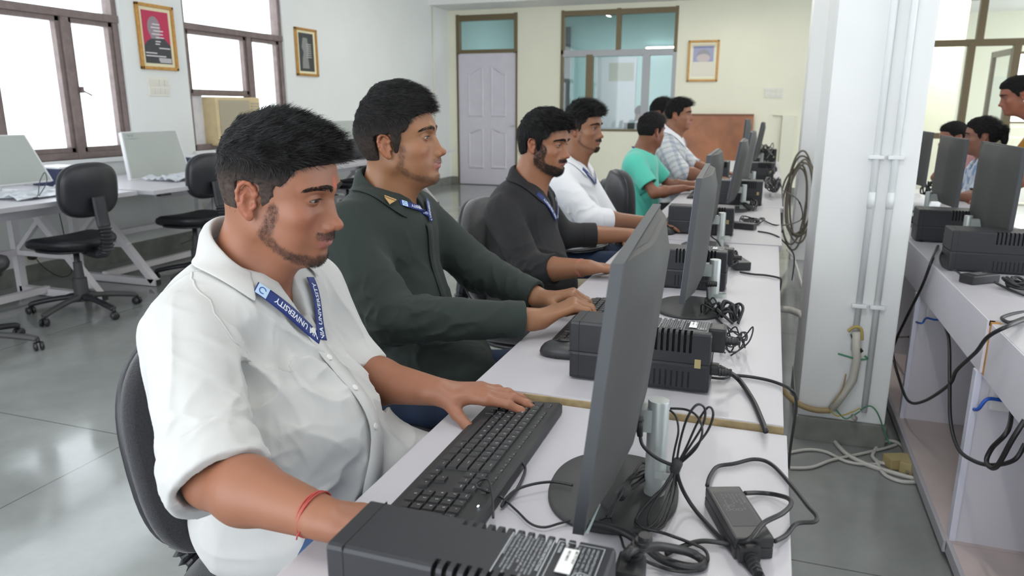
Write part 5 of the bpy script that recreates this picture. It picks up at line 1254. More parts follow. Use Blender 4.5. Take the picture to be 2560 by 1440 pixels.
    for i, sg in enumerate((-1, 1)):
        hp = J['pelvis']+Vector((.02, sg*.085, -.03)); k_ = Vector(kn[i]); an = Vector((k_.x+q.get('foot', .02), k_.y, .10)); t.cap(hp, k_, .083, .064, k=.05); t.cap(k_, an+Vector((0, 0, -.03)), .062, .052, k=.02)
    t.disp = folds([(J['pelvis']+Vector((.15, 0, 0)), .3, (0, 1, .3), .05, .004)]); t.dmax = .006
    kx = max(k_[0] for k_ in kn)
    V, F = t.mesh((J['pelvis'].x-.2, min(J['pelvis'].y-.22, kn[0][1]-.1), .05), (kx+.15, max(J['pelvis'].y+.22, kn[1][1]+.1), J['pelvis'].z+.12), h*1.6); np_mesh('trousers', V, F, q['trousers'], root)
    if q.get('shoes', 1):
        for i in range(2):
            k_ = Vector(kn[i]); a = Vector((k_.x+q.get('foot', .02), k_.y, 0)); f = SDF(); f.cap(a+Vector((-.04, 0, .045)), a+Vector((.16, 0, .035)), .042, .038, k=0, flat=((0, 1, 0), .95)); f.cap(a+Vector((-.02, 0, .06)), a+Vector((0, 0, .09)), .045, .046, k=.03); f.plane((0, 0, .0), (0, 0, -1), 0)
            V, F = f.mesh((a.x-.12, a.y-.08, -.006), (a.x+.24, a.y+.08, .17), .006); np_mesh('shoe', V, F, mat('shoe_black', (.02, .02, .022), .4), root)
    return root
def ring(X, c, d, r, hw):
    v = X-c; t = v@d; rad = np.sqrt(np.maximum((v*v).sum(1)-t*t, 0)); return np.sqrt(np.maximum(rad-r, 0)**2+np.maximum(np.abs(t)-hw, 0)**2)+np.minimum(np.maximum(rad-r, np.abs(t)-hw), 0)-.002
def Th(x, y, z, yaw=0, pitch=0, roll=0, sc=1.0):
    return Matrix.Translation((x, y, z)) @ Matrix.Rotation(math.radians(yaw), 4, 'Z') @ Matrix.Rotation(math.radians(pitch), 4, 'Y') @ Matrix.Rotation(math.radians(roll), 4, 'X') @ Matrix.Scale(sc, 4)
linen = mat('white_linen', (.53, .53, .515), .85, bump=.25, bscale=700, bdist=.0006, sheen=.2)
jeans = mat('blue_trousers', (.02, .055, .14), .8, bump=.3, bscale=500, bdist=.0008)
# --- the man in the white linen shirt ---
q = dict(label='person nearest the camera in a white linen shirt and blue lanyard, looking down', T=Th(-.79, 1.05, 1.160, 9, 8), skin=(0.288, 0.121, 0.068), beard=.75, h=.0026, hh=.8, fine=.0013, open=.68, gaze=(1, -.05, -.30),
    hair=dict(top=.016, side=.005, front=.012, back=.0, fade=1.0, comb=(1, 0, .30), len=.020, slen=.0045, lump=.004, lift=.3, seed=3), hairn=15000,
    spots=[(.0, .040, .0055, (.62, .10, .05)), (.001, .049, .0035, (.60, .10, .06)), (-.052, -.004, .0012, (.35, .07, .05)), (-.045, -.026, .0014, (.30, .10, .07)), (-.040, -.034, .0018, (.30, .10, .07)), (-.036, -.030, .0014, (.28, .09, .06)), (-.047, -.040, .0015, (.30, .10, .07)), (-.033, -.039, .0015, (.28, .09, .06)), (-.052, -.033, .0011, (.30, .10, .07))],
    J=dict(neck=(-.872, 1.05, 1.025), chest=(-.875, 1.05, .875), waist=(-.795, 1.05, .735), pelvis=(-.80, 1.05, .585), shR=(-.866, .892, .950), shL=(-.850, 1.215, .955), elR=(-.722, .765, .790), elL=(-.765, 1.215, .780), wrR=(-.490, .715, .797), wrL=(-.550, 1.165, .795)),
    handR=dict(d=(.95, .25, -.06), up=(0, 0, 1), t=1, b=[(.35, .4, .3)]*4), handL=dict(d=(.93, .32, -.03), up=(.05, -.1, 1), t=-1, b=[(.12, .35, .25), (.10, .32, .2), (.12, .3, .2), (.15, .3, .2)], tb=[(.55, .75, -.35), (.65, .65, -.40), (.80, .40, -.45)]),
    sleeve=dict(R=('elbow', .07, .4), L=('elbow', .06, .5)), sr=(.066, .064), cuffw=(.05, .04), cuffg=.005, lean=-.25, loose=.035, g=.012, w=1.0, shirt=linen, trousers=jeans, hem=.50,
    drape=[((-.70, 1.05, .74), (-.66, 1.10, .66), .055, .05), ((-.67, 1.12, .665), (-.565, 1.165, .665), .065, .040), ((-.80, .92, .62), (-.68, .93, .58), .08, .05)],
    V=((-.780, 1.05, 1.005), (.060, .020, .070), Matrix.Rotation(-.35, 4, 'Y')),
    knees=[(-.40, .90, .60), (-.40, 1.20, .60)],
    folds=[((-.76, 1.0, .84), .15, (.35, .55, -.75), .040, .011), ((-.70, 1.08, .72), .13, (.9, .5, .45), .045, .011), ((-.74, .94, .90), .10, (.4, .3, -.9), .028, .008), ((-.82, .86, .86), .13, (.45, -.5, -.9), .036, .010), ((-.73, .79, .81), .09, (.2, 1, .1), .026, .010), ((-.90, .88, .93), .09, (.6, .3, -.8), .03, .006), ((-.78, 1.20, .85), .12, (.4, .2, -.8), .028, .008), ((-.75, .95, .66), .14, (.8, .5, .2), .045, .011)],
    collar=dict(c=(-.868, 1.05, 1.050), tilt=.50, r=.067, open=.80, leaf=(.040, .050), h=(.044, .020), fwd=.20, splay=.006))
P1 = person(q); cl = q['cloth_sdf']
pts = [(-.765, 1.052, .93), (-.715, 1.055, .88), (-.665, 1.055, .80), (-.64, 1.05, .72), (-.64, 1.04, .64)]
P, G, S_ = ribbon(cl, pts, .030, .0060, 8, 2); grid_mesh(P, 'button_placket', linen, q['shirt_obj'], .0018)
lanyard(cl, [aty(644, 712, .975), aty(680, 738, .99), aty(735, 778, 1.015), aty(785, 822, 1.045), aty(808, 845, 1.06)], [aty(764, 700, 1.105), aty(785, 732, 1.10), aty(808, 775, 1.09), aty(813, 845, 1.065)], P1, w=.0225, startA=('y', .038), startB=('s', .055))
for k_, L_ in enumerate(([(-.885, .945, 1.035), (-.845, .905, 1.00), (-.800, .900, .955), (-.785, .895, .905), (-.80, .880, .860)], [(-.94, .925, 1.0), (-.885, .945, 1.035), (-.845, .985, 1.03)], [(-.80, 1.035, .99), (-.765, 1.04, .95), (-.725, 1.045, .89)])):
    P, G, S_ = ribbon(q['cloth_full'], L_, .0040, .0006, 10, 1); grid_mesh(P, 'seam', linen, q['shirt_obj'], .0012)
for t_ in (.0, .045, .10, .16):
    Pb, Gb = project(cl, np.array([[-.745+.8*t_, 1.052, .925-t_]]), .0078); z_ = Vector(Gb[0]); x_ = z_.orthogonal().normalized(); M_ = Matrix((x_, z_.cross(x_), z_)).transposed().to_4x4(); M_.translation = Pb[0]; b_ = MB().lathe([(.0, -.001), (.0055, -.001), (.0055, .001), (.004, .0014), (.0, .0008)], 16, M=M_).build('button', mat('shirt_button', (.7, .69, .66), .3), q['shirt_obj']); b_.matrix_parent_inverse = parent_inv(q['shirt_obj'])
th = MB(); c0 = Vector((-.522, .722, .797)); ax = (Vector(q['J']['wrR'])-Vector(q['J']['elR'])).normalized()
for dr, ph, tl in ((.0305, 0, .06), (.031, .6, .10), (.0302, 1.8, .02)):
    u = ax.orthogonal().normalized(); w = ax.cross(u); th.tube([c0+(u*math.cos(a)+w*math.sin(a))*dr+ax*(tl*.08*math.sin(a+ph)) for a in [2*PI*k/28 for k in range(29)]], .0011, 6, cap=False)
th.tube([c0+Vector((0, -.030, -.004)), c0+Vector((-.004, -.034, -.012)), c0+Vector((-.006, -.033, -.018))], .0011, 5)
o = th.build('thread_bracelet', mat('red_thread', (.42, .06, .05), .8), P1); o.matrix_parent_inverse = parent_inv(P1)
chair((-.765, 1.05, 0), .05, 'black office chair with tweed back under the man in the white linen shirt', fab, fab, h=.0, tilt=.18, bh=.41, bw=.44, gap=.05)
def J_(d): return {k: Vector(v) for k, v in d.items()}
# --- the man in the dark green shirt ---
green = mat('dark_green_shirt', (.0125, .0215, .0170), .8, bump=.25, bscale=700, bdist=.0005, sheen=.04); den = mat('dark_denim', (.010, .022, .055), .8, bump=.3, bscale=500, bdist=.0008, var=.5, vscale=9)
q = dict(label='person in a dark green long-sleeved shirt with both hands on the second keyboard', T=Th(-.908, 1.72, 1.214, 11, -7), skin=(0.259, 0.120, 0.059), beard=.45, bw=.007, bm=.7, bg=.5, h=.003, fine=.0016, open=.62, gaze=(1, .0, -.2), nb=300,
    hair=dict(top=.036, side=.009, front=.002, back=.014, fade=.45, comb=(1, -.2, -.12), len=.020, slen=.006, lump=.004, lift=.12, clump=.25, wob=.03, r=.00024, seed=7, low=-.045), hairn=14000, beardn=3000,
    J=dict(neck=(-.965, 1.72, 1.075), chest=(-.955, 1.72, .93), waist=(-.935, 1.72, .76), pelvis=(-.93, 1.72, .585), shR=(-.965, 1.540, 1.015), shL=(-.955, 1.895, 1.010), elR=(-.820, 1.490, .820), elL=(-.775, 1.930, .850), wrR=(-.500, 1.650, .808), wrL=(-.560, 1.865, .800)),
    handR=dict(d=(.78, .60, .34), up=(-.15, 0, 1), t=1, sc=1.03, b=[(.75, .65, .35), (.72, .7, .35), (.7, .7, .35), (.65, .65, .3)], tb=[(.75, .60, -.3), (.95, .15, -.3), (.95, .0, -.3)]),
    handL=dict(d=(.93, .05, .25), up=(-.15, 0, 1), t=-1, b=[(.75, .65, .35)]*4),
    sleeve=dict(R=('long', .88, .041), L=('long', .88, .040)), sr=(.068, .060), cuffw=(.045, .045), cuffg=.001, lean=-.04, loose=.03, g=.010, shirt=green, trousers=den, hem=.56,
    drape=[((-.86, 1.72, .66), (-.74, 1.72, .655), .10, .08), ((-.80, 1.62, .66), (-.68, 1.62, .65), .085, .075)],
    knees=[(-.47, 1.60, .60), (-.47, 1.84, .60)],
    V=((-.885, 1.725, 1.065), (.05, .020, .05), Matrix.Rotation(-.5, 4, 'Y')),
    folds=[((-.85, 1.6, .80), .2, (.5, .9, -.35), .045, .006), ((-.78, 1.47, .83), .13, (.3, 1, .3), .028, .006), ((-.65, 1.53, .80), .12, (.2, 1, .2), .026, .005), ((-.90, 1.56, .95), .12, (.5, .1, -.9), .035, .005), ((-.72, 1.91, .83), .14, (.2, 1, .2), .03, .005), ((-.80, 1.7, .68), .14, (.9, .3, .1), .05, .006)],
    collar=dict(c=(-.962, 1.72, 1.092), tilt=.42, r=.065, open=.42, leaf=(.040, .056), h=(.042, .012), fwd=.18, splay=.010))
P2 = person(q); cl = q['cloth_sdf']
pts = [(-.855, 1.725, 1.03), (-.835, 1.725, .97), (-.815, 1.725, .88), (-.80, 1.72, .78), (-.74, 1.72, .73)]
P, G, S_ = ribbon(cl, pts, .030, .0050, 8, 2); grid_mesh(P, 'button_placket', green, q['shirt_obj'], .0018)
lanyard(cl, [(-.885, 1.655, 1.068), (-.862, 1.685, 1.060), (-.850, 1.715, 1.050), (-.845, 1.735, 1.030)], [(-.868, 1.79, 1.065), (-.855, 1.765, 1.058), (-.848, 1.745, 1.040), (-.845, 1.735, 1.015)], P2, w=.0175, startA=('y', .034), startB=('s', .055))
bd = MB(); Pp, Gg = project(cl, np.array([[-.898, 1.625, 1.072]]), .014); g_ = Vector(Gg[0]); rx = Vector((1, .4, .0)); rx = (rx-g_*rx.dot(g_)).normalized(); T_ = Matrix((rx, g_.cross(rx), g_)).transposed().to_4x4(); T_.translation = Pp[0]
for y0, y1, w0, w1 in ((.0015, .0055, .0, .0), (-.0135, -.001, 0, 0)):
    pl_ = [(-.016, y1+.004), (.016, y1+.004), (.0155, y0+.004), (-.0155, y0+.004)] if y0 > 0 else [(-.015, .003), (.013, .003), (.0, -.014)]
    bd.add([T_ @ Vector((x, y, 0)) for x, y in pl_]+[T_ @ Vector((x, y, .0018)) for x, y in pl_], [tuple(range(len(pl_)))[::-1], tuple(range(len(pl_), 2*len(pl_)))]+[(i, (i+1) % len(pl_), len(pl_)+(i+1) % len(pl_), len(pl_)+i) for i in range(len(pl_))])
o = bd.build('collar_pin', mat('brass_pin', (.75, .48, .22), .35, metal=.6), P2); o.matrix_parent_inverse = parent_inv(P2)
chair((-.90, 1.72, 0), .0, 'black office chair under the man in the dark green shirt', fab, fab, tilt=.12, bh=.40, bw=.43, gap=.06)
# --- the bearded man in black ---
blk = mat('black_shirt', (.010, .0095, .011), .78, bump=.25, bscale=700, bdist=.0005, sheen=.03); khaki = mat('khaki_trousers', (.30, .27, .20), .85, bump=.3, bscale=500, bdist=.0008)
q = dict(label='bearded person in a black shirt and blue lanyard, looking down at his monitor', T=Th(-.800, 2.65, 1.172, -10, 5, sc=.91), skin=(0.286, 0.126, 0.065), beard=1.0, bw=.021, bl=.006, br=1.5, h=.0036, fine=.002, open=.5, gaze=(1, .2, -.4), bt=1.3,
    hair=dict(top=.026, side=.012, front=.014, back=.018, fade=.0, comb=(1, -.3, -.15), len=.030, slen=.014, lump=.006, lift=.12, clump=.3, r=.00026, wob=.03, seed=9, low=-.060, curl=.3, extra=[((-.060, 0, -.022), (.036, .05, .032), .03)]), hairn=12000, beardn=9000,
    J=dict(neck=(-0.873, 2.65, 1.012), chest=(-0.883, 2.65, .870), waist=(-0.863, 2.65, .72), pelvis=(-0.858, 2.65, .585), shR=(-0.898, 2.475, .935), shL=(-0.868, 2.820, .935), elR=(-.770, 2.400, .755), elL=(-.785, 2.880, .800), wrR=(-.540, 2.330, .795), wrL=(-.520, 2.990, .800)),
    handR=dict(d=(.9, .3, -.05), up=(0, 0, 1), t=1), handL=dict(d=(.95, -.1, -.02), up=(0, 0, 1), t=-1),
    sleeve=dict(R=('long', .42, .048), L=('long', .48, .046)), sr=(.062, .056), cuffw=(.05, .05), cuffg=.003, lean=-.05, loose=.03, g=.010, shirt=blk, trousers=khaki, hem=.55,
    drape=[((-.84, 2.65, .66), (-.74, 2.65, .65), .10, .08)], knees=[(-.45, 2.52, .60), (-.45, 2.78, .60)],
    V=((-.795, 2.65, .995), (.05, .020, .06), Matrix.Rotation(-.4, 4, 'Y')),
    folds=[((-.82, 2.55, .78), .2, (.5, .9, -.3), .05, .006), ((-.75, 2.40, .78), .12, (.3, 1, .3), .03, .006), ((-.88, 2.5, .9), .12, (.5, .1, -.9), .04, .004)],
    collar=dict(c=(-.868, 2.65, 1.032), tilt=.45, r=.061, open=.45, leaf=(.040, .060), h=(.045, .012), fwd=.18, splay=.012))
P3 = person(q); cl = q['cloth_sdf']
lanyard(cl, [(-.812, 2.575, .995), (-.790, 2.60, .965), (-.765, 2.63, .930), (-.752, 2.66, .900)], [(-.80, 2.73, .985), (-.775, 2.715, .955), (-.758, 2.69, .92), (-.752, 2.67, .900)], P3, w=.0215, startA=('y', .034), startB=('s', .055))
th = MB(); c0 = Vector((-.572, 2.34, .789)); ax = Vector((.23, -.07, .04)).normalized(); u = ax.orthogonal().normalized(); w = ax.cross(u)
for o_ in (0, .006): th.tube([c0+ax*o_+(u*math.cos(a)+w*math.sin(a))*.0305 for a in [2*PI*k/20 for k in range(21)]], .0013, 5, cap=False)
o = th.build('thread_bracelet', mat('pink_thread', (.55, .18, .14), .8), P3); o.matrix_parent_inverse = parent_inv(P3)
chair((-.855, 2.66, 0), .0, 'grey tweed office chair under the bearded man in black', fab, mat('grey_chair_fabric', (.060, .060, .064), .95, bump=.5, bscale=420, var=.3, vscale=250, sheen=.4), tilt=.10, bh=.40, bw=.43, gap=.10)
# --- the man in the plain white shirt ---
wsh = mat('white_cotton', (.78, .79, .82), .8, bump=.2, bscale=700, bdist=.0005, sheen=.2)
q = dict(label='person in a plain white shirt with goatee, sitting behind the man in black', T=Th(-.838, 3.40, 1.207, -12, 0, sc=.89), skin=(0.259, 0.118, 0.063), beard=.6, bw=.004, bj=.35, bg=1.3, bl=.005, h=.0045, open=.6, gaze=(1, .1, -.3),
    hair=dict(top=.026, side=.006, front=.014, back=.008, fade=.3, comb=(.8, 0, .2), len=.026, slen=.006, lump=.010, lift=.25, seed=12, curl=.9, r=.00035), hairn=8000, beardn=3500,
    J=dict(neck=(-.900, 3.40, 1.045), chest=(-.900, 3.40, .900), waist=(-.860, 3.40, .74), pelvis=(-.86, 3.40, .60), shR=(-.895, 3.225, .975), shL=(-.880, 3.570, .975), elR=(-.720, 3.150, .825), elL=(-.70, 3.60, .70), wrR=(-.500, 3.330, .803), wrL=(-.62, 3.47, .70)),
    handR=dict(d=(.97, -.05, -.06), up=(0, 0, 1), t=1, b=[(.1, .25, .2)]*4), handL=dict(d=(.7, -.6, -.2), up=(0, .3, 1), t=-1),
    sleeve=dict(R=('long', .28, .052), L=('long', .4, .05)), sr=(.064, .056), cuffw=(.05, .05), lean=-.05, loose=.02, g=.010, shirt=wsh, trousers=den, hem=.66, knees=[(-.44, 3.28, .61), (-.44, 3.52, .61)],
    folds=[((-.80, 3.3, .82), .18, (.5, .9, -.3), .05, .006), ((-.78, 3.17, .88), .10, (.3, 1, .3), .03, .006)], V=((-.825, 3.40, 1.02), (.05, .020, .06), Matrix.Rotation(-.4, 4, 'Y')), spotsx=0,
    collar=dict(c=(-.893, 3.40, 1.070), tilt=.42, r=.061, open=.45, leaf=(.044, .074), h=(.045, .012), fwd=.18))
P4 = person(q); cl = q['cloth_sdf']
lanyard(cl, [(-.825, 3.325, 1.03), (-.80, 3.345, 1.01), (-.780, 3.375, .985), (-.772, 3.40, .965)], [(-.80, 3.455, 1.01), (-.780, 3.43, .985), (-.772, 3.405, .965)], P4, w=.0215, startA=('y', .034), startB=('s', .055))
bl = MB(); ph = [2*PI*k/36 for k in range(37)]; bl.tube([(-.865+.155*math.cos(a), 3.40+.185*math.sin(a), .668+.01*math.cos(a)) for a in ph], .017, 8, cap=False, flat=.35); o = bl.build('belt', black, P4); o.matrix_parent_inverse = parent_inv(P4)
o = MB().b2((-.725, 3.37, .65), (-.70, 3.43, .69), bev=.003).build('belt_buckle', steel, P4); o.matrix_parent_inverse = parent_inv(P4)
chair((-.88, 3.42, 0), .0, 'black office chair under the man in the plain white shirt', fab, fab, tilt=.10, bh=.36, bw=.42, gap=.06)
chair((-.585, 4.02, 0), .50, 'empty charcoal office chair between the white shirt and the turquoise shirt', fab, mat('empty_chair_fabric', (.030, .030, .032), .95, bump=.5, bscale=420, sheen=.3), tilt=.06, bh=.40, bw=.40, gap=.12)
# --- the boy in turquoise ---
tq = mat('turquoise_cotton', (.085, .52, .40), .85, bump=.2, bscale=600, bdist=.0005, sheen=.3); dkt = mat('black_trousers', (.012, .012, .014), .8)
q = dict(label='young person in a turquoise t-shirt, head turned away towards his neighbour', T=Th(-.742, 4.85, 1.155, 52, 2, sc=.89), skin=(0.216, 0.086, 0.046), h=.0045, open=.7, hair=dict(top=.018, side=.010, front=.012, back=.010, comb=(.9, 0, 0), len=.022, slen=.010, lump=.006, seed=15, low=-.05), hairn=3500, thin=1,
    J=dict(neck=(-.800, 4.86, 1.020), chest=(-.805, 4.86, .880), waist=(-.800, 4.86, .73), pelvis=(-.80, 4.86, .585), shR=(-.815, 4.700, .960), shL=(-.78, 5.01, .960), elR=(-.672, 4.640, .790), elL=(-.64, 5.08, .80), wrR=(-.515, 4.86, .805), wrL=(-.47, 5.15, .80)),
    handR=dict(d=(.75, .6, 0), up=(0, 0, 1), t=1, sc=.9), handL=dict(d=(.9, 0, -.05), up=(0, 0, 1), t=-1, sc=.9), arm=(.042, .036, .031, .023),
    sleeve=dict(R=('short', .72), L=('short', .72)), sr=(.062, .060), cuffs=0, loose=.02, g=.008, w=.9, shirt=tq, trousers=dkt, hem=.55, knees=[(-.42, 4.72, .60), (-.42, 4.98, .60)],
    folds=[((-.80, 4.75, .80), .2, (.6, .2, -.9), .05, .006)], shoes=0)
P5 = person(q)
nb_ = MB(); cc = Vector((-.790, 4.855, 1.038)); nb_.tube([cc+Vector((math.cos(a)*.068+.0, math.sin(a)*.066, -.30*math.cos(a)*.075)) for a in [2*PI*k/28 for k in range(29)]], .008, 6, cap=False, flat=.5); o = nb_.build('lanyard', blue, P5); o.matrix_parent_inverse = parent_inv(P5)
chair((-.82, 4.9, 0), .0, 'black office chair under the boy in turquoise', fab, fab, tilt=.10, bh=.3, bw=.40, gap=.08)
# --- the checked shirt ---
def checks(V):
    c = np.tile([.62, .63, .64], (len(V), 1)); u = V[:, 0]*.9+V[:, 2]*.45; v = V[:, 2]*.9-V[:, 0]*.45+V[:, 1]*.4; w = V[:, 1]
    a = np.abs(((u/.085) % 1)-.5) < .13; b = np.abs(((v/.085) % 1)-.5) < .13; c[a] *= [.70, .74, .80]; c[b] *= [.72, .76, .82]
    l = np.abs(((v/.085+.5) % 1)-.5) < .035; c[l] *= .6; return c
q = dict(label='person in a grey and white checked shirt sitting behind the boy in turquoise', T=Th(-.665, 5.62, 1.250, -4, -2, sc=.91), skin=(0.245, 0.105, 0.057), h=.0060, open=.6, hair=dict(top=.018, side=.008, front=.016, back=.012, comb=(1, -.1, .1), len=.024, lump=.006, seed=17, low=-.045), hairn=3500,
    J=dict(neck=(-.715, 5.62, 1.105), chest=(-.725, 5.62, .955), waist=(-.72, 5.62, .78), pelvis=(-.72, 5.62, .60), shR=(-.735, 5.44, 1.030), shL=(-.71, 5.79, 1.030), elR=(-.585, 5.36, .865), elL=(-.56, 5.86, .87), wrR=(-.385, 5.45, .830), wrL=(-.36, 5.80, .840)),
    handR=dict(d=(.95, .1, -.1), up=(0, 0, 1), t=1), handL=dict(d=(.95, -.1, -.1), up=(0, 0, 1), t=-1),
    sleeve=dict(R=('long', .1, .056), L=('long', .1, .056)), sr=(.064, .060), cuffw=(.05, .05), loose=.02, g=.010, shirt=mat('checked_cotton', (.6, .6, .6), .85, attr='col'), shirtcol=checks, collarm=wsh, trousers=dkt, hem=.63, knees=[(-.42, 5.50, .61), (-.42, 5.76, .61)],
    folds=[((-.70, 5.5, .9), .2, (.6, .2, -.9), .06, .007)], shoes=0, collar=dict(c=(-.712, 5.62, 1.126), tilt=.42, r=.066, open=.45, leaf=(.044, .07), h=(.045, .012), fwd=.18))
P6 = person(q)
o = MB().tube([Vector((-.395, 5.80, .842))+Vector((0, math.cos(a)*.031, math.sin(a)*.031)) for a in [2*PI*k/20 for k in range(21)]], .009, 6, cap=False, flat=.6).build('wrist_band', black, P6); o.matrix_parent_inverse = parent_inv(P6)
chair((-.78, 5.65, 0), .0, 'black office chair under the person in the checked shirt', fab, fab, tilt=.10, bh=.3, bw=.40, gap=.06)
q = dict(label='person mostly hidden behind the one in the checked shirt, only black hair and cheek showing', T=Th(-.915, 6.55, 1.255, -5, 0), skin=(0.245, 0.105, 0.057), h=.0075, face=0, hair=dict(top=.018, side=.008, front=.010, back=.010, len=.022, lump=.006, seed=19, low=-.045), hairn=2000,
    J=dict(neck=(-.97, 6.55, 1.125), chest=(-.98, 6.55, .97), waist=(-.96, 6.55, .79), pelvis=(-.95, 6.55, .60), shR=(-.98, 6.37, 1.05), shL=(-.96, 6.72, 1.05), elR=(-.82, 6.32, .86), elL=(-.80, 6.8, .86), wrR=(-.60, 6.4, .82), wrL=(-.58, 6.75, .82)), sleeve={}, shirt=mat('grey_cotton', (.35, .36, .38), .85), trousers=dkt, hem=.6, shoes=0)
P7 = person(q)
chair((-.98, 6.55, 0), .0, 'black office chair farthest down the row, behind the checked shirt', fab, fab, bh=.3, bw=.40, gap=.06)
# --- far office: a person working behind the glass ---
q = dict(label='person seated at a monitor inside the aqua office, seen through the glass', T=Th(-2.35, 13.9, 1.21, 60, 8), skin=(0.144, 0.076, 0.048), h=.012, face=0, hair=dict(top=.012, side=.008, front=.006, back=.01, len=.012, lump=.004), hairn=600,
    J=dict(neck=(-2.38, 13.86, 1.06), chest=(-2.38, 13.86, .90), waist=(-2.38, 13.86, .75), pelvis=(-2.38, 13.86, .6), shR=(-2.20, 13.76, .99), shL=(-2.50, 14.02, .99), elR=(-2.05, 13.9, .80), elL=(-2.42, 14.2, .80), wrR=(-2.0, 14.1, .80), wrL=(-2.25, 14.28, .80)), sleeve={}, shirt=mat('pale_grey_shirt', (.30, .36, .37), .85), trousers=dkt, hem=.6, shoes=0, knees=[(-2.15, 14.1, .6), (-2.3, 14.2, .6)])
person(q)
o = MB().b2((-2.75, 12.55, .72), (-1.75, 13.1, .75)).build('office_table', lam2); tag(o, 'table in the aqua office behind the glass', 'table')
for x in (-2.7, -1.8): MB().b2((x, 12.6, 0), (x+.04, 13.05, .72)).build('leg', lam2, o)
o = MB().b2((-2.42, 12.75, .76), (-2.0, 12.80, 1.06), bev=.004).build('office_monitor', mgrey); tag(o, 'dark monitor standing on the office table behind the glass', 'monitor'); MB().b2((-2.25, 12.76, .75), (-2.17, 12.90, .765)).build('stand', mgrey, o)
# --- right hand side: the woman with a bun and the standing woman ---
flo = mat('floral_cotton', (.55, .62, .70), .85)
def floral(V):
    n = noise3(V, 28, 3); m = noise3(V, 55, 4); c = np.tile([.52, .58, .66], (len(V), 1)); c[n > .35] = [.22, .32, .50]; c[m > .55] = [.70, .72, .72]; return c
q = dict(label='seated person with black hair in a bun wearing a pale blue floral top', T=Th(1.240, 5.380, 1.130, 165, 3, sc=.93), skin=(0.238, 0.108, 0.067), h=.0055, nose=.9, open=.6, jaw=.9, gaze=(1, 0, -.4), hair=dict(top=.012, side=.008, front=.0, back=.012, comb=(-1, 0, .1), len=.02, slen=.016, lump=.004, lift=.05, seed=21, low=-.05, fx=-.004, extra=[((-.112, 0, .045), (.036, .034, .036), .012), ((-.125, .01, -.01), (.022, .02, .045), .02)]), hairn=3500,
    J=dict(neck=(1.285, 5.380, 0.980), chest=(1.295, 5.380, 0.845), waist=(1.280, 5.380, 0.700), pelvis=(1.290, 5.380, 0.565), shR=(1.280, 5.540, 0.925), shL=(1.280, 5.220, 0.925), elR=(1.190, 5.580, 0.780), elL=(1.190, 5.180, 0.780), wrR=(1.110, 5.500, 0.770), wrL=(1.110, 5.260, 0.770)), arm=(.040, .034, .028, .022), w=.85, nk=.85,
    sleeve=dict(R=('short', .8), L=('short', .8)), cuffs=0, sr=(.055, .05), shirt=mat('floral_attr', (.5, .5, .6), .85, attr='col'), shirtcol=floral, trousers=dkt, hem=.5, shoes=0, knees=[(1.210, 5.200, .6), (1.210, 5.560, .6)], V=((1.210, 5.380, 0.965), (.05, .03, .05), Matrix.Rotation(.5, 4, 'Y')))
P8 = person(q)
ys = mat('magenta_and_ochre', (.3, .02, .08), .8, attr='col')
def sari(V):
    c = np.tile([.22, .012, .05], (len(V), 1)); m = noise3(V, 9, 7)+.3*noise3(V, 30, 8); c[(m > .05) & (V[:, 2] < 1.16)] = [.50, .22, .02]; c[V[:, 2] < .93] = [.10, .008, .03]; return c
q = dict(label='standing person leaning forward in a magenta and ochre dress, at the right photo edge', T=Th(1.350, 5.200, 1.375, 178, 14, sc=.88), skin=(0.259, 0.095, 0.054), h=.0055, nose=1.0, open=.6, jaw=.9, gaze=(1, 0, -.4), hair=dict(top=.010, side=.006, front=.0, back=.012, comb=(-1, 0, -.1), len=.02, slen=.016, lump=.003, lift=.03, seed=23, low=-.05, fx=-.004, extra=[((-.10, 0, .03), (.03, .035, .035), .02)]), hairn=3500,
    J=dict(neck=(1.515, 5.200, 1.205), chest=(1.600, 5.200, 1.080), waist=(1.670, 5.200, 0.930), pelvis=(1.700, 5.200, 0.810), shR=(1.540, 5.370, 1.170), shL=(1.540, 5.030, 1.170), elR=(1.430, 5.420, 0.940), elL=(1.430, 4.990, 0.940), wrR=(1.270, 5.320, 0.810), wrL=(1.270, 5.070, 0.810)), arm=(.042, .036, .03, .023), w=.9, nk=.85,
    handR=dict(d=(-.9, 0, -.3), up=(0, 0, 1), t=-1, sc=.9), handL=dict(d=(-.9, 0, -.3), up=(0, 0, 1), t=1, sc=.9),
    sleeve=dict(R=('short', .85), L=('short', .85)), cuffs=0, sr=(.056, .052), loose=.03, shirt=ys, shirtcol=sari, trousers=mat('dark_maroon', (.08, .01, .03), .8), hem=.70, shoes=0, knees=[(1.700, 5.120, .5), (1.700, 5.280, .5)], foot=0)
P9 = person(q)
for P_, c_ in ((P8, None), (P9, None)): pass
def earring(T, root):
    for y in (-1, 1): o = MB().lathe([(.0, -.003), (.003, -.002), (.003, .002), (.0, .003)], 10, T @ Vector((-.008, y*.083, -.030))).build('earring', mat('pearl', (.8, .75, .7), .2), root); o.matrix_parent_inverse = parent_inv(root)
earring(Th(1.350, 5.20, 1.375, 178, 14, sc=.88), P9); earring(Th(1.24, 5.38, 1.13, 165, 3, sc=.93), P8)
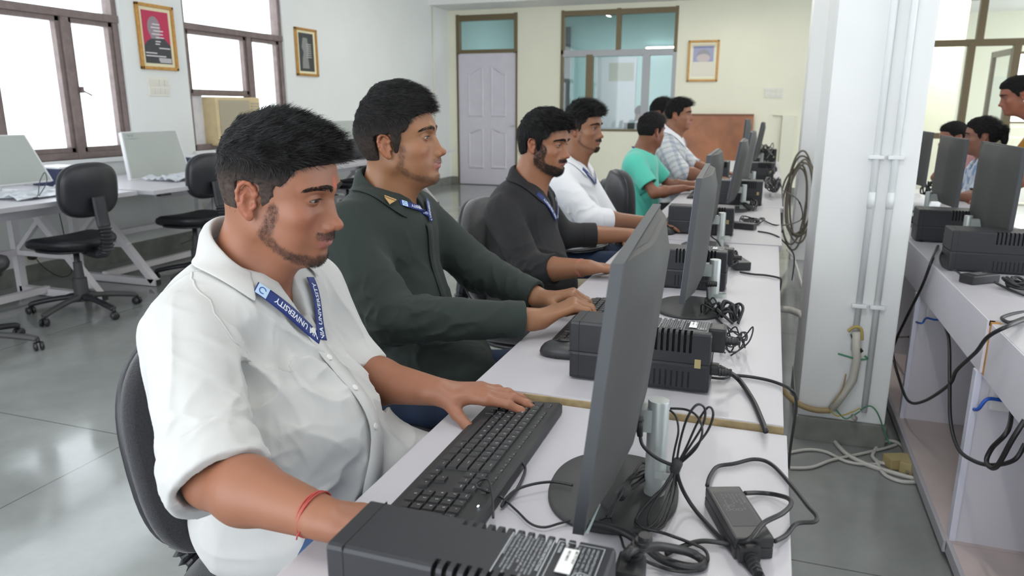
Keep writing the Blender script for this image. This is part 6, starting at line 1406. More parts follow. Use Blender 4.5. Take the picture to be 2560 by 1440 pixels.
q = dict(label='person farthest back on the right, only forehead above the monitor', T=Th(1.30, 6.45, 1.085, 185, 10, sc=.95), skin=(0.259, 0.108, 0.067), h=.009, face=0, hair=dict(top=.010, side=.006, front=.0, back=.012, len=.014, lump=.003, seed=25), hairn=900,
    J=dict(neck=(1.40, 6.35, .985), chest=(1.41, 6.35, .85), waist=(1.40, 6.35, .71), pelvis=(1.40, 6.35, .585), shR=(1.41, 6.52, .93), shL=(1.41, 6.18, .93), elR=(1.33, 6.55, .79), elL=(1.33, 6.15, .79), wrR=(1.2, 6.45, .79), wrL=(1.2, 6.25, .79)), sleeve={}, shirt=mat('rose_cotton', (.4, .2, .2), .85), trousers=dkt, hem=.6, shoes=0, w=.85, knees=[(1.2, 6.2, .6), (1.2, 6.5, .6)])
person(q)
# ---------------- cables and small things ----------------
rub = mat('cable_black', (.014, .014, .015), .45); rubw = mat('cable_white', (.55, .54, .50), .5); rubb = mat('cable_beige', (.34, .25, .12), .6); rubg = mat('cable_green', (.05, .22, .12), .5); grc = mat('cable_grey', (.13, .115, .09), .7)
def cable(pts, r, label, m=rub, name='cable', cat='cable', group=None, n=7, seg=8):
    o = MB().tube(spline(pts, seg), r, n).build(name, m); tag(o, label, cat, group); return o
def pz(z, L): return [at(x, y, z if len(p_) < 1 else p_[0]) for x, y, *p_ in L]
# power brick on the nearest desk
pb = empty('power_adapter', (-.004, .942, Z1), math.atan2(-.045, .125)+0, 'black power adapter brick with printed label near the back edge of the nearest desk', 'power adapter')
pb.rotation_euler.z = math.atan2(1.0045-.88, -.0275-.0205)-PI/2
MB().b2((-.025, -.066, .001), (.025, .066, .0165), .003).build('lower_half', mat('adapter_black', (.024, .024, .026), .4), pb); MB().b2((-.025, -.066, .0165), (.025, .066, .031), .003).build('upper_half', mat('adapter_black', (.024, .024, .026), .4), pb)
MB().b2((-.019, -.038, .031), (.019, .050, .0313)).build('label_plate', mat('adapter_label', (.040, .040, .042), .5), pb)
t = MB(); rr = np.random.default_rng(2)
gy_ = mat('adapter_print', (.20, .20, .21), .5)
for i, s in enumerate(['AC ADAPTER', 'INPUT 100-240V ~ 1.6A', '50-60Hz 65W', 'OUTPUT 19.5V', '3.33A', 'LPS  CE  Made in China']): add_text(t, s, frame_mat((.015-i*.0052, .044, .0316), (0, -1, 0), (1, 0, 0)), .0042, False)
for cx, cy in ((-.004, .012), (-.012, .012), (-.004, .002), (-.012, .002), (.004, .002)):
    n = 14; t.add([(cx+.0032*math.cos(2*PI*k/n), cy+.0032*math.sin(2*PI*k/n), .0316) for k in range(n)]+[(cx+.0026*math.cos(2*PI*k/n), cy+.0026*math.sin(2*PI*k/n), .0316) for k in range(n)], [(k, (k+1) % n, n+(k+1) % n, n+k) for k in range(n)])
t.build('printed_text', gy_, pb)
# its mains plug
pg = empty('power_plug', tuple(at(1862, 1395, Z1)), pb.rotation_euler.z, 'black plug pushed into the near end of the adapter brick', 'plug')
MB().b2((-.014, -.018, .003), (.014, .022, .026), .005).build('plug_body', rub, pg)
b = MB()
for k in range(5): b.lathe([(.0, 0), (.0085-.0006*k, 0), (.0085-.0006*k, .004), (.006, .0045), (.006, .006), (.0, .006)], 12, (0, -.018-.006*k, .013-.001*k), M=Matrix.Rotation(PI/2, 4, 'X'))
b.build('strain_relief', rub, pg)
cable(pz(.757, [(1895, 1415, .762), (1905, 1440, .757), (1925, 1475), (1950, 1520)]), .0038, 'black mains cord leaving the adapter plug towards the camera')
cable(pz(.756, [(1768, 1214, .770), (1776, 1188, .762), (1795, 1166), (1836, 1159), (1888, 1148), (1930, 1162), (1982, 1218), (2020, 1266), (2041, 1290), (2036, 1304), (1992, 1309), (1965, 1338), (1937, 1353, .762)]), .0032, 'black cable looping from the adapter brick out over the desk edge and back')
cable(pz(.757, [(1862, 1233, .765), (1895, 1232), (1930, 1235), (1968, 1245, .766), (1978, 1260, .775), (1955, 1284, .79), (1909, 1308, .790), (1878, 1345, .787), (1850, 1357, .775), (1826, 1360, .759), (1756, 1353), (1704, 1367), (1665, 1385)]), .0034, 'black cable crossing over the top of the adapter brick')
# mains plug and thick loop at the foreground backup box
gp = empty('power_plug', tuple(at(1556, 1425, Z1+.045)), 0, 'black rubber plug in the right end of the foreground backup box', 'plug')
MB().b2((-.006, -.030, -.012), (.026, .012, .018), .005).build('plug_body', rub, gp)
b = MB()
for k in range(5): b.lathe([(.0, 0), (.0115-.0008*k, 0), (.0115-.0008*k, .004), (.008, .0045), (.008, .006), (.0, .006)], 12, (.010+.003*k, .004+.003*k, .018+.004*k))
b.build('strain_relief', rub, gp)
cable(pz(.770, [(1562, 1392, .822), (1575, 1378, .828), (1604, 1370, .815), (1652, 1367, .79), (1722, 1381, .765), (1758, 1403, .758), (1748, 1419, .757), (1704, 1415, .757), (1652, 1397, .758), (1618, 1370, .760), (1570, 1336, .762), (1534, 1322, .764), (1486, 1311, .768), (1455, 1312, .768)]), .0058, 'thick black power cord looping behind the foreground backup box')
cable(pz(.756, [(1600, 1395, .765), (1638, 1413), (1680, 1426), (1722, 1429), (1754, 1420), (1770, 1397), (1758, 1372), (1715, 1353, .762), (1680, 1340, .772), (1652, 1331, .766), (1611, 1320, .766), (1590, 1302, .766)]), .0022, 'thin black cable curling beside the thick cord')
# whisk shaped bundle held by the clip of the stand
yc = .958; tie = aty(1690, 1166, yc)
bn = empty('cable_bundle', (tie.x, tie.y, 0), 0, 'whisk-shaped bundle of black cable loops hanging in the silver stand clip', 'cable bundle')
def tr(mb, pts, r=.0017): mb.tube(spline(pts, 7), r, 6)
def ay(L, y0=yc): return [aty(x, y, y0+(d[0] if d else 0)) for x, y, *d in L]
m_ = MB()
tr(m_, [tie]+ay([(1700, 1105), (1718, 1045, -.01), (1742, 1012, -.01), (1762, 1022), (1757, 1062), (1722, 1120)])+[tie]); tr(m_, [tie]+ay([(1714, 1122, .01), (1746, 1052, .01), (1771, 1018, .01), (1783, 1036, .01), (1766, 1082, .01), (1718, 1138)])+[tie])
tr(m_, ay([(1676, 1021, .02), (1715, 1024, .015), (1742, 1040, 0), (1756, 1075, -.01), (1742, 1118, -.01), (1705, 1155)])+[tie]); tr(m_, ay([(1675, 1026, .02), (1690, 1042, .01), (1696, 1078), (1687, 1122), (1682, 1155)])+[tie])
m_.build('upper_loops', rub, bn).matrix_parent_inverse = parent_inv(bn)
m_ = MB(); q_ = lambda L: [at(x, y, z) for x, y, z in L]
tr(m_, [tie]+q_([(1672, 1205, .80), (1630, 1245, .785), (1598, 1283, .772), (1592, 1308, .764), (1612, 1322, .763), (1642, 1300, .767), (1668, 1245, .785), (1684, 1200, .80)])+[tie])
tr(m_, [tie]+q_([(1668, 1212, .80), (1640, 1250, .782), (1620, 1295, .766), (1630, 1322, .762), (1655, 1303, .765), (1676, 1240, .785)])+[tie])
tr(m_, [tie]+q_([(1655, 1222, .795), (1612, 1270, .772), (1588, 1302, .764), (1600, 1318, .763), (1650, 1322, .762), (1672, 1285, .766), (1688, 1225, .785)])+[tie])
m_.build('lower_loops', rub, bn).matrix_parent_inverse = parent_inv(bn)
m_ = MB(); dv = (aty(1700, 1140, yc)-tie).normalized(); m_.tube([tie-dv*.012, tie-dv*.006, tie+dv*.006, tie+dv*.012], [.004, .0075, .008, .0055], 12); m_.build('cable_tie', mat('tie_grey', (.03, .03, .03), .7), bn).matrix_parent_inverse = parent_inv(bn)
cable([tie]+q_([(1697, 1200, .80), (1712, 1235, .775), (1740, 1278, .757), (1790, 1334, .755), (1836, 1383, .755), (1885, 1435, .755), (1915, 1470, .755)]), .0030, 'black cable running from the bundle down past the adapter brick')
# monitor power connector
dc = empty('power_connector', tuple(aty(1592, 1046, .945)), 0, 'angled black power connector in the back of the nearest monitor', 'plug')
o_ = dc.location; Lc = lambda x, y, Y=.945: aty(x, y, Y)-Vector(o_)
MB().tube([Lc(1576, 1044), Lc(1607, 1049)], .0055, 10).build('connector', rub, dc); MB().tube([Lc(1601, 1050), Lc(1598, 1066), Lc(1600, 1090)], [.0055, .0052, .004], 10).build('boot', rub, dc)
MB().tube([Lc(1571, 1043), Lc(1577, 1044)], .0025, 8).build('metal_tip', steel, dc)
cable([aty(1600, 1088, .945), aty(1606, 1112, .945), aty(1628, 1135, .947), aty(1655, 1152, .952), tie], .0026, 'black cable from the monitor connector to the cable bundle')
# cables by the keyboard
cable(pz(.756, [(1296, 1150, .765), (1310, 1162, .762), (1312, 1180), (1292, 1222), (1268, 1252), (1254, 1266), (1262, 1250, .76), (1290, 1225, .765), (1335, 1210, .768), (1385, 1205, .766), (1432, 1213, .766)]), .0022, 'black keyboard cord making a tight loop on the white desk')
cable(pz(.757, [(1233, 1294, .79), (1232, 1250, .785), (1226, 1212, .785), (1216, 1197, .785), (1196, 1203, .784), (1190, 1214, .784), (1205, 1224, .78), (1250, 1241, .762), (1290, 1275), (1325, 1308), (1360, 1318), (1400, 1308), (1430, 1300)]), .0018, 'thin black cord lying in a loop on the edge of the keyboard')
bn = empty('cable_bundle', tuple(at(1560, 1230, .766)), 0, 'folded black cord with a tie lying on the nearest monitor stand base', 'cable bundle'); m_ = MB(); g_ = np.random.default_rng(3)
for k in range(6):
    j = lambda s: float(g_.normal()*s)
    m_.tube(spline([at(1520+j(3), 1292+j(3), .768), at(1530+j(4), 1270+j(4), .772), at(1552+j(2), 1236+j(2), .776+.002*k), at(1575+j(4), 1205+j(5), .782), at(1603+j(10), 1172+j(6), .786), at(1622+j(6), 1182+j(5), .782), at(1585+j(4), 1215+j(3), .778), at(1556+j(2), 1234+j(2), .775)], 6), .0019, 6)
m_.build('folded_cord', rub, bn).matrix_parent_inverse = parent_inv(bn); MB().tube([at(1548, 1240, .777), at(1566, 1218, .779)], .0085, 10).build('tie', mat('velcro_grey', (.06, .06, .06), .9), bn).matrix_parent_inverse = parent_inv(bn)
cable(pz(.765, [(1520, 1292), (1498, 1300, .762)]), .0018, 'short cord end leaving the folded cord'); cable(pz(.765, [(1505, 1262, .766), (1530, 1300, .764), (1552, 1345, .757), (1560, 1368, .757), (1578, 1390, .757)]), .0018, 'thin cord running from under the nearest monitor to the backup box')
o = MB().add([tuple(aty(1463, 1333, .80)), tuple(aty(1471, 1334, .80)), tuple(aty(1501, 1262, .80)), tuple(aty(1499, 1260, .80))], [(0, 1, 2, 3)]).build('plastic_film', mat('clear_film', (.50, .60, .58), .3)); tag(o, 'strip of clear protective film peeling off the nearest monitor corner', 'film'); sd_ = o.modifiers.new('s', 'SOLIDIFY'); sd_.thickness = .0006
# second desk: cords behind the backup box
def plug_at(p, label, d=(.030, .03, .045), rz=0):
    r = empty('power_plug', tuple(p), rz, label, 'plug'); MB().box((0, 0, 0), d, bev=.006).build('plug_body', rub, r); b = MB()
    for k in range(4): b.lathe([(.0, 0), (.010-.0008*k, 0), (.010-.0008*k, .004), (.007, .0045), (.007, .006), (.0, .006)], 10, (d[0]/2+.006*k, 0, -.004), M=Matrix.Rotation(PI/2, 4, 'Y'))
    b.build('strain_relief', rub, r); return r
plug_at(aty(1793, 845, 1.44), 'black plug block behind the second backup box, upper socket', (.034, .04, .05)); plug_at(aty(1785, 922, 1.42), 'black plug low in the right end of the second backup box', (.02, .022, .022))
cable(pz(.766, [(1797, 918, .80), (1822, 930, .79), (1850, 952, .772), (1882, 1000), (1902, 1045), (1914, 1078, .766)]), .0052, 'thick black cord crossing the second desk to its near edge')
cable(pz(.766, [(1790, 935), (1830, 938), (1870, 941), (1915, 949), (1950, 960), (1978, 975), (1990, 1000, .72), (1986, 1050, .60), (1976, 1120, .45), (1972, 1170, .30)]), .0035, 'black cord going over the back edge of the second desk to the floor')
cable(pz(.766, [(1778, 944), (1810, 946), (1824, 938), (1818, 925), (1800, 915, .78)]), .0028, 'short black cord bending back under the second plug')
def scribble(cx, cy, z, sx, sy, n, label, r=.0022, seed=1, loops=3, up=.05, name='cable_bundle', m=rub):
    g_ = np.random.default_rng(seed); c = at(cx, cy, z); o = MB()
    for k in range(loops):
        ph = g_.random()*6; pts = []
        for i in range(n+6): a = ph+i*.85+g_.normal()*.12; rad = .62+.3*math.sin(i*.7+k*2)+.12*g_.random(); pts.append(c+Vector((math.cos(a)*sx*rad, math.sin(a)*sy*rad, .004+up*abs(math.sin(i*.9+k))*(.4+.6*g_.random()))))
        o.tube(spline(pts, 8), r, 6)
    o = o.build(name, m); tag(o, label, 'cable bundle'); return o
scribble(1825, 805, Z2, .035, .05, 9, 'tangle of thick black cords behind the second monitor stand', .0042, 4, 2, .05); scribble(1830, 880, Z2, .045, .06, 9, 'thin black wires bunched behind the second backup box', .0018, 5, 3, .06)
scribble(1772, 790, Z2, .03, .03, 8, 'black cord coiled at the foot of the second monitor stand', .0022, 6, 2, .05)
cable([aty(1762, 706, 2.0), aty(1768, 722, 2.0), aty(1770, 750, 2.0), aty(1782, 785, 2.0), at(1808, 812, .775)], .0028, 'black power cord hanging from the second monitor')
plug_at(aty(1756, 704, 2.0), 'small black connector in the back of the second monitor', (.03, .010, .010))
def adapter(p, rz, label, L=.12):
    r = empty('power_adapter', tuple(p), rz, label, 'power adapter', 'black adapter bricks'); MB().b2((-.026, -L/2, .001), (.026, L/2, .030), .004).build('case', mat('adapter_black', (.024, .024, .026), .4), r); MB().b2((-.019, -L/2+.02, .030), (.019, L/2-.02, .0303)).build('label_plate', mat('adapter_label', (.040, .040, .042), .5), r)
    t = MB(); [t.b2((-.016+.006*i, -.03, .0303), (-.014+.006*i, .025-.006*(i % 3), .0306)) for i in range(5)]; t.build('printed_lines', gy_, r); return r
adapter(at(1845, 668, Z2), .35, 'black adapter brick behind the second monitor with cords piled on it'); scribble(1825, 665, Z2+.01, .03, .07, 9, 'black cords piled over the adapter brick on the second desk', .003, 8, 4, .045)
cable(pz(.766, [(1850, 680), (1880, 685), (1915, 688), (1945, 694), (1953, 700, .74), (1950, 725, .6)]), .0035, 'black cord running from the adapter over the back edge near the second seam')
plug_at(aty(1822, 640, 2.33), 'black plug in the right end of the third backup box', (.03, .04, .05))
cable([aty(1772, 565, 3.0), aty(1778, 590, 3.0), aty(1795, 605, 3.0), aty(1815, 640, 2.9), at(1830, 660, .78)], .0028, 'black power cord hanging from the third monitor')
adapter(at(1855, 572, Z3), 1.3, 'black adapter brick behind the fourth backup box'); scribble(1880, 560, Z3, .06, .10, 9, 'black cords spread behind the fourth backup box', .003, 9, 3, .03)
scribble(1870, 525, Z3, .05, .10, 9, 'black cord coils between the third and fourth stand', .0035, 10, 3, .05)
cable(pz(.768, [(1895, 578), (1930, 585), (1955, 600, .75), (1985, 640, .6), (1980, 700, .4)]), .0035, 'black cord leaving the third desk towards the pillar'); cable(pz(.77, [(1900, 545), (1935, 562), (1975, 560, .74), (2005, 545, .72), (1995, 500, .9), (1960, 478, .77), (1925, 462)]), .0035, 'long black cord arching beyond the back of the desk row')
scribble(1930, 480, Z4+.02, .05, .22, 10, 'black wires spilling behind the fifth backup box', .004, 11, 4, .10); scribble(1925, 440, Z4+.02, .05, .3, 10, 'black wires behind the small far backup box', .004, 12, 3, .12)
cable([at(1925, 462, .8), at(1950, 455, .85), at(1958, 520, .76), at(1955, 580, .7)], .004, 'black cord dropping behind the fourth desk'); scribble(1915, 392, .85, .06, .5, 9, 'wire coil on top of the farthest backup box', .005, 13, 3, .12)
# ---------------- left wall stations ----------------
pale = mat('pale_screen_film', (.42, .45, .42), .6, var=.04, vscale=3); pw2 = mat('pale_bezel', (.70, .71, .72), .4); film = mat('crumpled_plastic', (.68, .71, .76), .35, alpha=.75); bluebox = mat('navy_box', (.022, .032, .085), .5)
def covered_monitor(tl, tr_, br, bl, label, thick=.03, mark=True):
    """film-covered monitor from its four screen corners"""
    tl, tr_, br, bl = map(Vector, (tl, tr_, br, bl)); base = (bl+br)/2; r = empty('covered_monitor', (base.x-.05, base.y, .75), 0, label, 'monitor', 'film-covered monitors on the window tables'); O = Vector(r.location)
    n = (br-bl).cross(tl-bl).normalized(); n = n if n.x > 0 else -n; P = [p-O for p in (tl, tr_, br, bl)]
    MB().add([p for p in P]+[p-n*thick for p in P], [(0, 1, 2, 3), (7, 6, 5, 4), (0, 4, 5, 1), (1, 5, 6, 2), (2, 6, 7, 3), (3, 7, 4, 0)]).build('bezel', pw2, r)
    c = sum(P, Vector())/4; Q = [c+(p-c)*.955+n*.0015 for p in P]; MB().add(Q, [(0, 1, 2, 3)]).build('screen_film', pale, r)
    u = (P[1]-P[0]).normalized(); v = (P[0]-P[3]).normalized(); m = MB()
    if mark:
        for k in range(5): m.bar(Q[0]+u*(.035+.013*k)-v*.022+n*.001, Q[0]+u*(.045+.013*k)-v*(.036 if k % 2 else .018)+n*.001, .003, .001)
        m.bar(Q[0]+u*.02-v*.052+n*.001, Q[0]+u*.14-v*.052+n*.001, .002, .001); m.build('pen_marks', mat('pencil', (.12, .12, .14), .6), r)
    MB().tube([c-n*.03+Vector((0, 0, -.05)), Vector((c.x-.06, c.y, .02)), Vector((c.x-.06, c.y, .0))], .022, 12).build('stand_pole', pw2, r); MB().cushion(.2, .24, [(.02, 0), (0, .002), (.004, .009), (.03, .01)], 2.3, 32, lambda p: Vector((p.x+c.x-.06, p.y+c.y, p.z+.0))).build('stand_base', pw2, r)
    return r
ax_ = lambda x, y, X: atx(x, y, X)
covered_monitor((-4.90, 3.22, 1.13), (-4.90, 3.79, 1.125), (-4.80, 3.875, .80), (-4.80, 3.30, .80), 'film-covered pale monitor on the first window table, cut by the left edge', mark=False)
covered_monitor(ax_(302, 330, -4.88), ax_(440, 324, -4.86), ax_(478, 436, -4.74), ax_(327, 450, -4.76), 'film-covered pale monitor with pencil marks, on the second window table')
covered_monitor((-4.85, 7.45, 1.16), (-4.85, 8.02, 1.16), (-4.80, 8.05, .84), (-4.80, 7.48, .84), 'film-covered pale monitor between the first two heads, far along the wall', mark=False).location.z = .75
wtable('window_table', 7.65, 9.4, 'farthest white table along the window wall behind the dark green shirt', xf=-4.1)
def sheet(cx, cy, z, w, d, label, seed, hgt=.05):
    g_ = np.random.default_rng(seed); n = 26; X, Y = np.meshgrid(np.linspace(-w/2, w/2, n), np.linspace(-d/2, d/2, n), indexing='ij'); P = np.stack([X.ravel(), Y.ravel(), np.zeros(n*n)+seed], 1)
    Z = np.abs(noise3(P, 14, seed))*hgt+np.abs(noise3(P, 35, seed+1))*hgt*.4; V = np.stack([cx+P[:, 0]+noise3(P, 9, seed+2)*.02, cy+P[:, 1]+noise3(P, 9, seed+3)*.03, z+.003+Z], 1); I = np.arange(n*n).reshape(n, n); F = np.stack([I[:-1, :-1], I[1:, :-1], I[1:, 1:], I[:-1, 1:]], -1).reshape(-1, 4)
    o = np_mesh('plastic_wrap', V, F, film, None, smooth=False); sd_ = o.modifiers.new('s', 'SOLIDIFY'); sd_.thickness = .001; tag(o, label, 'plastic wrap', None); return o
sheet(-4.50, 3.50, .75, .42, .55, 'crumpled clear plastic around the keyboard on the first window table', 3, .04); sheet(-4.44, 4.75, .75, .36, .55, 'crumpled clear plastic around the keyboard on the second window table', 5, .045); sheet(-4.6, 3.83, .75, .3, .16, 'small crumpled plastic at the far corner of the first window table', 8, .05)
for p_, l_ in (((-4.95, 4.04, .752), 'navy blue box with pale lid beside the edge monitor on the first window table'), ((-4.93, 5.36, .752), 'navy blue box with pale lid right of the pencil-marked monitor')):
    r = empty('storage_box', p_, 0, l_, 'box', 'navy boxes on the window tables'); MB().b2((-.14, -.10, 0), (.14, .12, .125), .006).build('box_body', bluebox, r); MB().b2((-.145, -.105, .125), (.145, .125, .138), .004).build('lid', pw2, r)
cable([(-4.38, 3.42, .76), (-4.36, 3.47, .84), (-4.40, 3.50, .90), (-4.42, 3.47, .84), (-4.36, 3.40, .77), (-4.30, 3.32, .76), (-4.28, 3.45, .76), (-4.25, 3.62, .757)], .003, 'thin black wire loop on the first window table', mat('cable_grey_dark', (.06, .065, .08), .5))
cable([(-4.55, 5.15, .73), (-4.56, 5.16, .5), (-4.58, 5.15, .32), (-4.66, 5.10, .22), (-4.8, 5.0, .15)], .003, 'thin cable hanging below the second window table')
o = MB().b2((-4.03, 4.02, .705), (-3.99, 4.12, .722), .002).build('table_lock', black); tag(o, 'small black latch under the edge of the second window table', 'latch')
# ---------------- pillar conduits and floor cables ----------------
def gyp(L, Y): return [aty(x, y, Y) for x, y in L]
pcm = mat('painted_conduit', (.76, .78, .78), .5)
for xs, l_ in (((.362, 1), 'left white conduit pipe on the front of the big pillar'), ((.425, 1), 'right white conduit pipe on the front of the big pillar')):
    x = xs[0]; r = empty('conduit_pipe', (x, 2.988, .35), 0, l_, 'pipe', 'conduits on the pillar'); MB().tube([(0, 0, .05 if x < .4 else -.2), (0, 0, 2.9)], .0115, 12).build('pipe', pcm, r)
    for z in (.22, .78, 1.5):
        MB().b2((-.026, -.016, z), (.026, .012, z+.014), .003).build('saddle_clamp', pcm, r)
    MB().tube([(0, 0, .60), (0, 0, .66)], .0130, 12).build('coupling', pcm, r)
cable(gyp([(2120, 828), (2135, 818), (2152, 822), (2155, 850)], 2.975), .006, 'ochre cable end poking out of the broken conduit', mat('ochre', (.45, .34, .10), .6))
o = MB().tube(gyp([(2140, 830), (2142, 900), (2132, 950), (2108, 985), (2080, 1022)], 2.965), .016, 10).build('cable_sleeve', mat('translucent_sleeve', (.50, .48, .42), .5)); tag(o, 'translucent sleeve full of wires curving down the pillar', 'cable sleeve')
cable(gyp([(2076, 1026), (2040, 1025), (2000, 1012), (1965, 985), (1950, 960)], 2.97), .012, 'thick tan cable going left from the pillar wires behind the desk', rubb); cable(gyp([(2095, 884), (2115, 890), (2145, 898), (2168, 897), (2162, 890)], 2.96), .004, 'green tie wire around the pillar conduits', rubg)
for k, (L, m_, l_) in enumerate(((
    [(2115, 935), (2105, 975), (2080, 1010)], rubb, 'short yellowish wire beside the sleeve on the pillar'), ([(2075, 1025), (2095, 1040), (2130, 1030), (2150, 1020)], mat('cable_yellow', (.45, .38, .06), .5), 'yellow wire twisted at the foot of the pillar'),
    ([(2085, 1018), (2110, 1045), (2128, 1042), (2150, 1028)], rubg, 'green wire twisted at the foot of the pillar'), ([(2150, 1025), (2175, 1015), (2195, 1035), (2215, 1090), (2225, 1110)], rubg, 'green wire leaving the pillar towards the bench'))): cable(gyp(L, 2.955), .0028, l_, m_)
o = MB().tube(gyp([(2134, 835), (2138, 852)], 2.968), .012, 8).build('black_tape', black); tag(o, 'black tape on the broken conduit of the pillar', 'tape'); o = MB().tube(gyp([(2146, 870), (2154, 880)], 2.962), .008, 8).build('black_tape', black); tag(o, 'second small scrap of black tape lower on the conduit', 'tape')
o = MB().tube(gyp([(2130, 1040), (2140, 1048)], 2.955), .018, 8, flat=.5).build('wire_connector', mat('grey_pink', (.35, .30, .30), .5)); tag(o, 'grey wire connector at the foot of the pillar', 'connector')
fz = .008
for L, r_, l_ in (([(2072, 1075), (2085, 1100), (2110, 1130), (2145, 1152), (2185, 1168), (2225, 1180), (2260, 1190), (2300, 1200)], .009, 'pair of dusty white cables from the pillar foot to the bench'),
                  ([(1975, 1170), (2030, 1168), (2080, 1150), (2150, 1135), (2215, 1120), (2240, 1112)], .006, 'dusty white cable crossing the floor behind the desk'),
                  ([(1972, 1132), (2020, 1124), (2065, 1130), (2120, 1155), (2190, 1160), (2260, 1140)], .006, 'second dusty white cable crossing the floor by the pillar'),
                  ([(2180, 1140), (2195, 1115), (2225, 1102), (2255, 1115), (2262, 1140), (2235, 1160), (2195, 1155), (2180, 1140)], .007, 'coil of dusty white cable against the bench'),
                  ([(2190, 1150), (2210, 1185), (2250, 1203), (2290, 1205)], .007, 'dusty white cable curving under the bench')): cable(pz(fz, L), r_, l_, rubw)
r = empty('wall_adapter', tuple(at(2240, 1168, 0)), .4, 'yellowed plug-in adapter lying on the floor by the bench', 'adapter'); MB().b2((-.04, -.03, .002), (.04, .03, .045), .006).build('case', mat('yellowed', (.42, .34, .16), .5), r); MB().b2((-.02, .03, .015), (-.01, .05, .02)).build('pin', steel, r)
r = empty('wall_adapter', tuple(at(2272, 1178, 0)), 1.3, 'yellowed plug-in adapter nearest the bench base board', 'adapter'); MB().b2((-.045, -.03, .002), (.045, .03, .05), .006).build('case', mat('yellowed', (.42, .34, .16), .5), r); MB().b2((-.045-.02, -.005, .02), (-.045, .005, .025)).build('pin', steel, r)
# hanging coil on the farther pillar
g_ = np.random.default_rng(8)
for k in range(7):
    c = Vector((.26+.02*g_.normal(), 6.80-.04*k*.5, .52+.04*g_.normal())); rx, rz_ = .09+.03*g_.random(), .30+.08*g_.random()
    cable([c+Vector((rx*math.cos(a), .01*math.sin(3*a), rz_*math.sin(a)+.04*math.sin(2*a+k))) for a in [2*PI*i/12 for i in range(13)]], .008, 'loops of dusty grey cable hanging on the farther pillar', grc, 'hanging_cable', 'cable', 'grey cable loops hanging on the farther pillar', 6, 4)
cable([(.20, 6.78, .1), (.26, 6.6, .05), (.30, 5.6, .02), (.33, 4.2, .02)], .008, 'pale cable along the floor between the pillars', rubw); cable(pz(.40, [(1950, 772), (1975, 775), (2000, 785), (2008, 795)]), .016, 'thick white pipe stub between second desk and pillar', rubw)
# ---------------- right bench fittings ----------------
adapter(at(2447, 706, .75), -.9, 'black adapter brick on the right bench in front of the backup box', .12)
cable([at(2485, 705, .77), at(2520, 722, .757), at(2560, 738, .757)], .004, 'black cord leaving the adapter brick towards the photo edge'); cable([at(2405, 690, .77), at(2388, 676, .765), at(2360, 668, .765), at(2350, 640, .79), at(2372, 610, .80), at(2395, 600, .80)], .0035, 'pale-tipped cord from the adapter to the bench cables', rub)
scribble(2385, 625, .755, .05, .06, 9, 'coiled black cords in front of the right backup box', .004, 21, 4, .08); scribble(2300, 560, .755, .09, .12, 9, 'black cables lying on the bench beside the pillar', .005, 22, 4, .05); scribble(2330, 500, .755, .08, .12, 9, 'black cables farther along the bench behind the pillar', .005, 23, 3, .12)
scribble(2545, 720, .755, .05, .05, 8, 'black cords at the right photo edge on the bench', .005, 24, 3, .03); cable([at(2560, 780, .75), at(2530, 785, .752), at(2505, 795, .752), at(2525, 806, .752), at(2560, 795, .752)], .005, 'black cord loop on the bench corner at the photo edge')
cable([at(2345, 615, .757), atx(2330, 650, .585), atx(2305, 715, .58), atx(2268, 790, .57), atx(2240, 850, .57), atx(2232, 885, .57), atx(2250, 955, .57), atx(2272, 1003, .57), atx(2310, 1003, .58), atx(2372, 962, .58), atx(2392, 925, .57), atx(2440, 880, .57), atx(2470, 842, .57), atx(2520, 815, .60), at(2560, 800, .752)], .0055, 'long black cord drooping in front of the right bench')
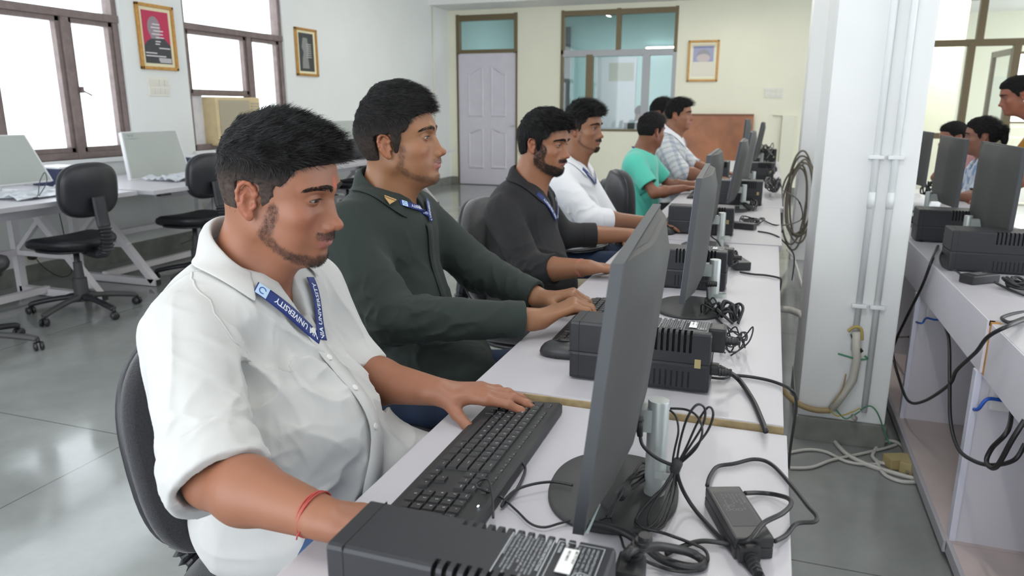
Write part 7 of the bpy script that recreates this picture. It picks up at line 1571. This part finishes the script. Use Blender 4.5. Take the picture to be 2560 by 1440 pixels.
cable([atx(2360, 808, .64), atx(2372, 850, .60), atx(2374, 940, .58), atx(2376, 1050, .57), atx(2395, 1120, .57), atx(2430, 1150, .57), atx(2480, 1163, .58), atx(2535, 1150, .60), atx(2562, 1110, .62)], .0055, 'black cord hanging straight down then out along the near bench'); cable([atx(2530, 1015, .68), atx(2520, 1075, .60), atx(2480, 1120, .58), atx(2466, 1155, .57), atx(2490, 1168, .57), atx(2530, 1100, .58), atx(2562, 1050, .6)], .006, 'thick black looped cord below the near bench socket'); cable([atx(2205, 835, .66), atx(2235, 842, .64), atx(2275, 842, .62)], .005, 'short dark cord inside the far bench compartment')
sbm = mat('socket_white', (.74, .73, .72), .3)
for (x, y, X, l_) in ((.735, 2.285, 0, 'white wall socket box on the near bench divider'), (.735, 3.222, 0, 'white socket box on the second bench divider')):
    r = empty('socket_box', (x-.05, y, .49), 0, l_, 'socket', 'socket boxes under the right bench')
    MB().b2((-.055, -.045, 0), (.075, .0, .09), .008).build('box_body', sbm, r); MB().tube([(-.03, -.046, .045), (-.03, -.049, .045)], .006, 10).build('screw', slot, r); MB().b2((.005, -.049, .02), (.05, -.045, .07), .002).build('socket_face', swm, r); MB().tube([(.028, -.046, .045), (.028, -.085, .04)], .018, 12).build('plug', rub, r)
bt = mat('blue_wire', (.02, .10, .50), .5)
cable([atx(2291, 805, .602), atx(2305, 808, .602), (.63, 3.165, .505), (.665, 3.17, .50), (.70, 3.172, .51)], .004, 'blue wire from the divider edge to the second bench socket', bt); cable([atx(2434, 1023, .60), atx(2446, 1022, .602), (.62, 2.225, .528), (.66, 2.235, .525)], .005, 'blue wire from the divider edge to the near bench socket', bt)
def bag(cx, cy, z, r_, label, seed):
    s = SDF(); s.ell((cx, cy, z+r_[2]*.9), r_, k=0); s.disp = lambda X, d: noise3(X, 11, seed)*.022+np.abs(noise3(X, 26, seed+1))*.012; s.dmax = .03; s.plane((0, 0, z+.001), (0, 0, -1), .002); V, F = s.mesh((cx-r_[0]-.05, cy-r_[1]-.05, z-.02), (cx+r_[0]+.05, cy+r_[1]+.05, z+r_[2]*2+.05), .008); o = np_mesh('plastic_bag', V, F, mat('white_bag', (.72, .72, .73), .4), None); tag(o, label, 'bag'); return o
bag(.80, 4.62, .75, (.11, .13, .05), 'crumpled white plastic bag on the right bench beside the pillar', 3)
r = empty('headphones', tuple(atx(2337, 470, 1.0)), 0, 'small white plate behind the middle dark monitor on the right', 'plate'); bpy.data.objects.remove(r)
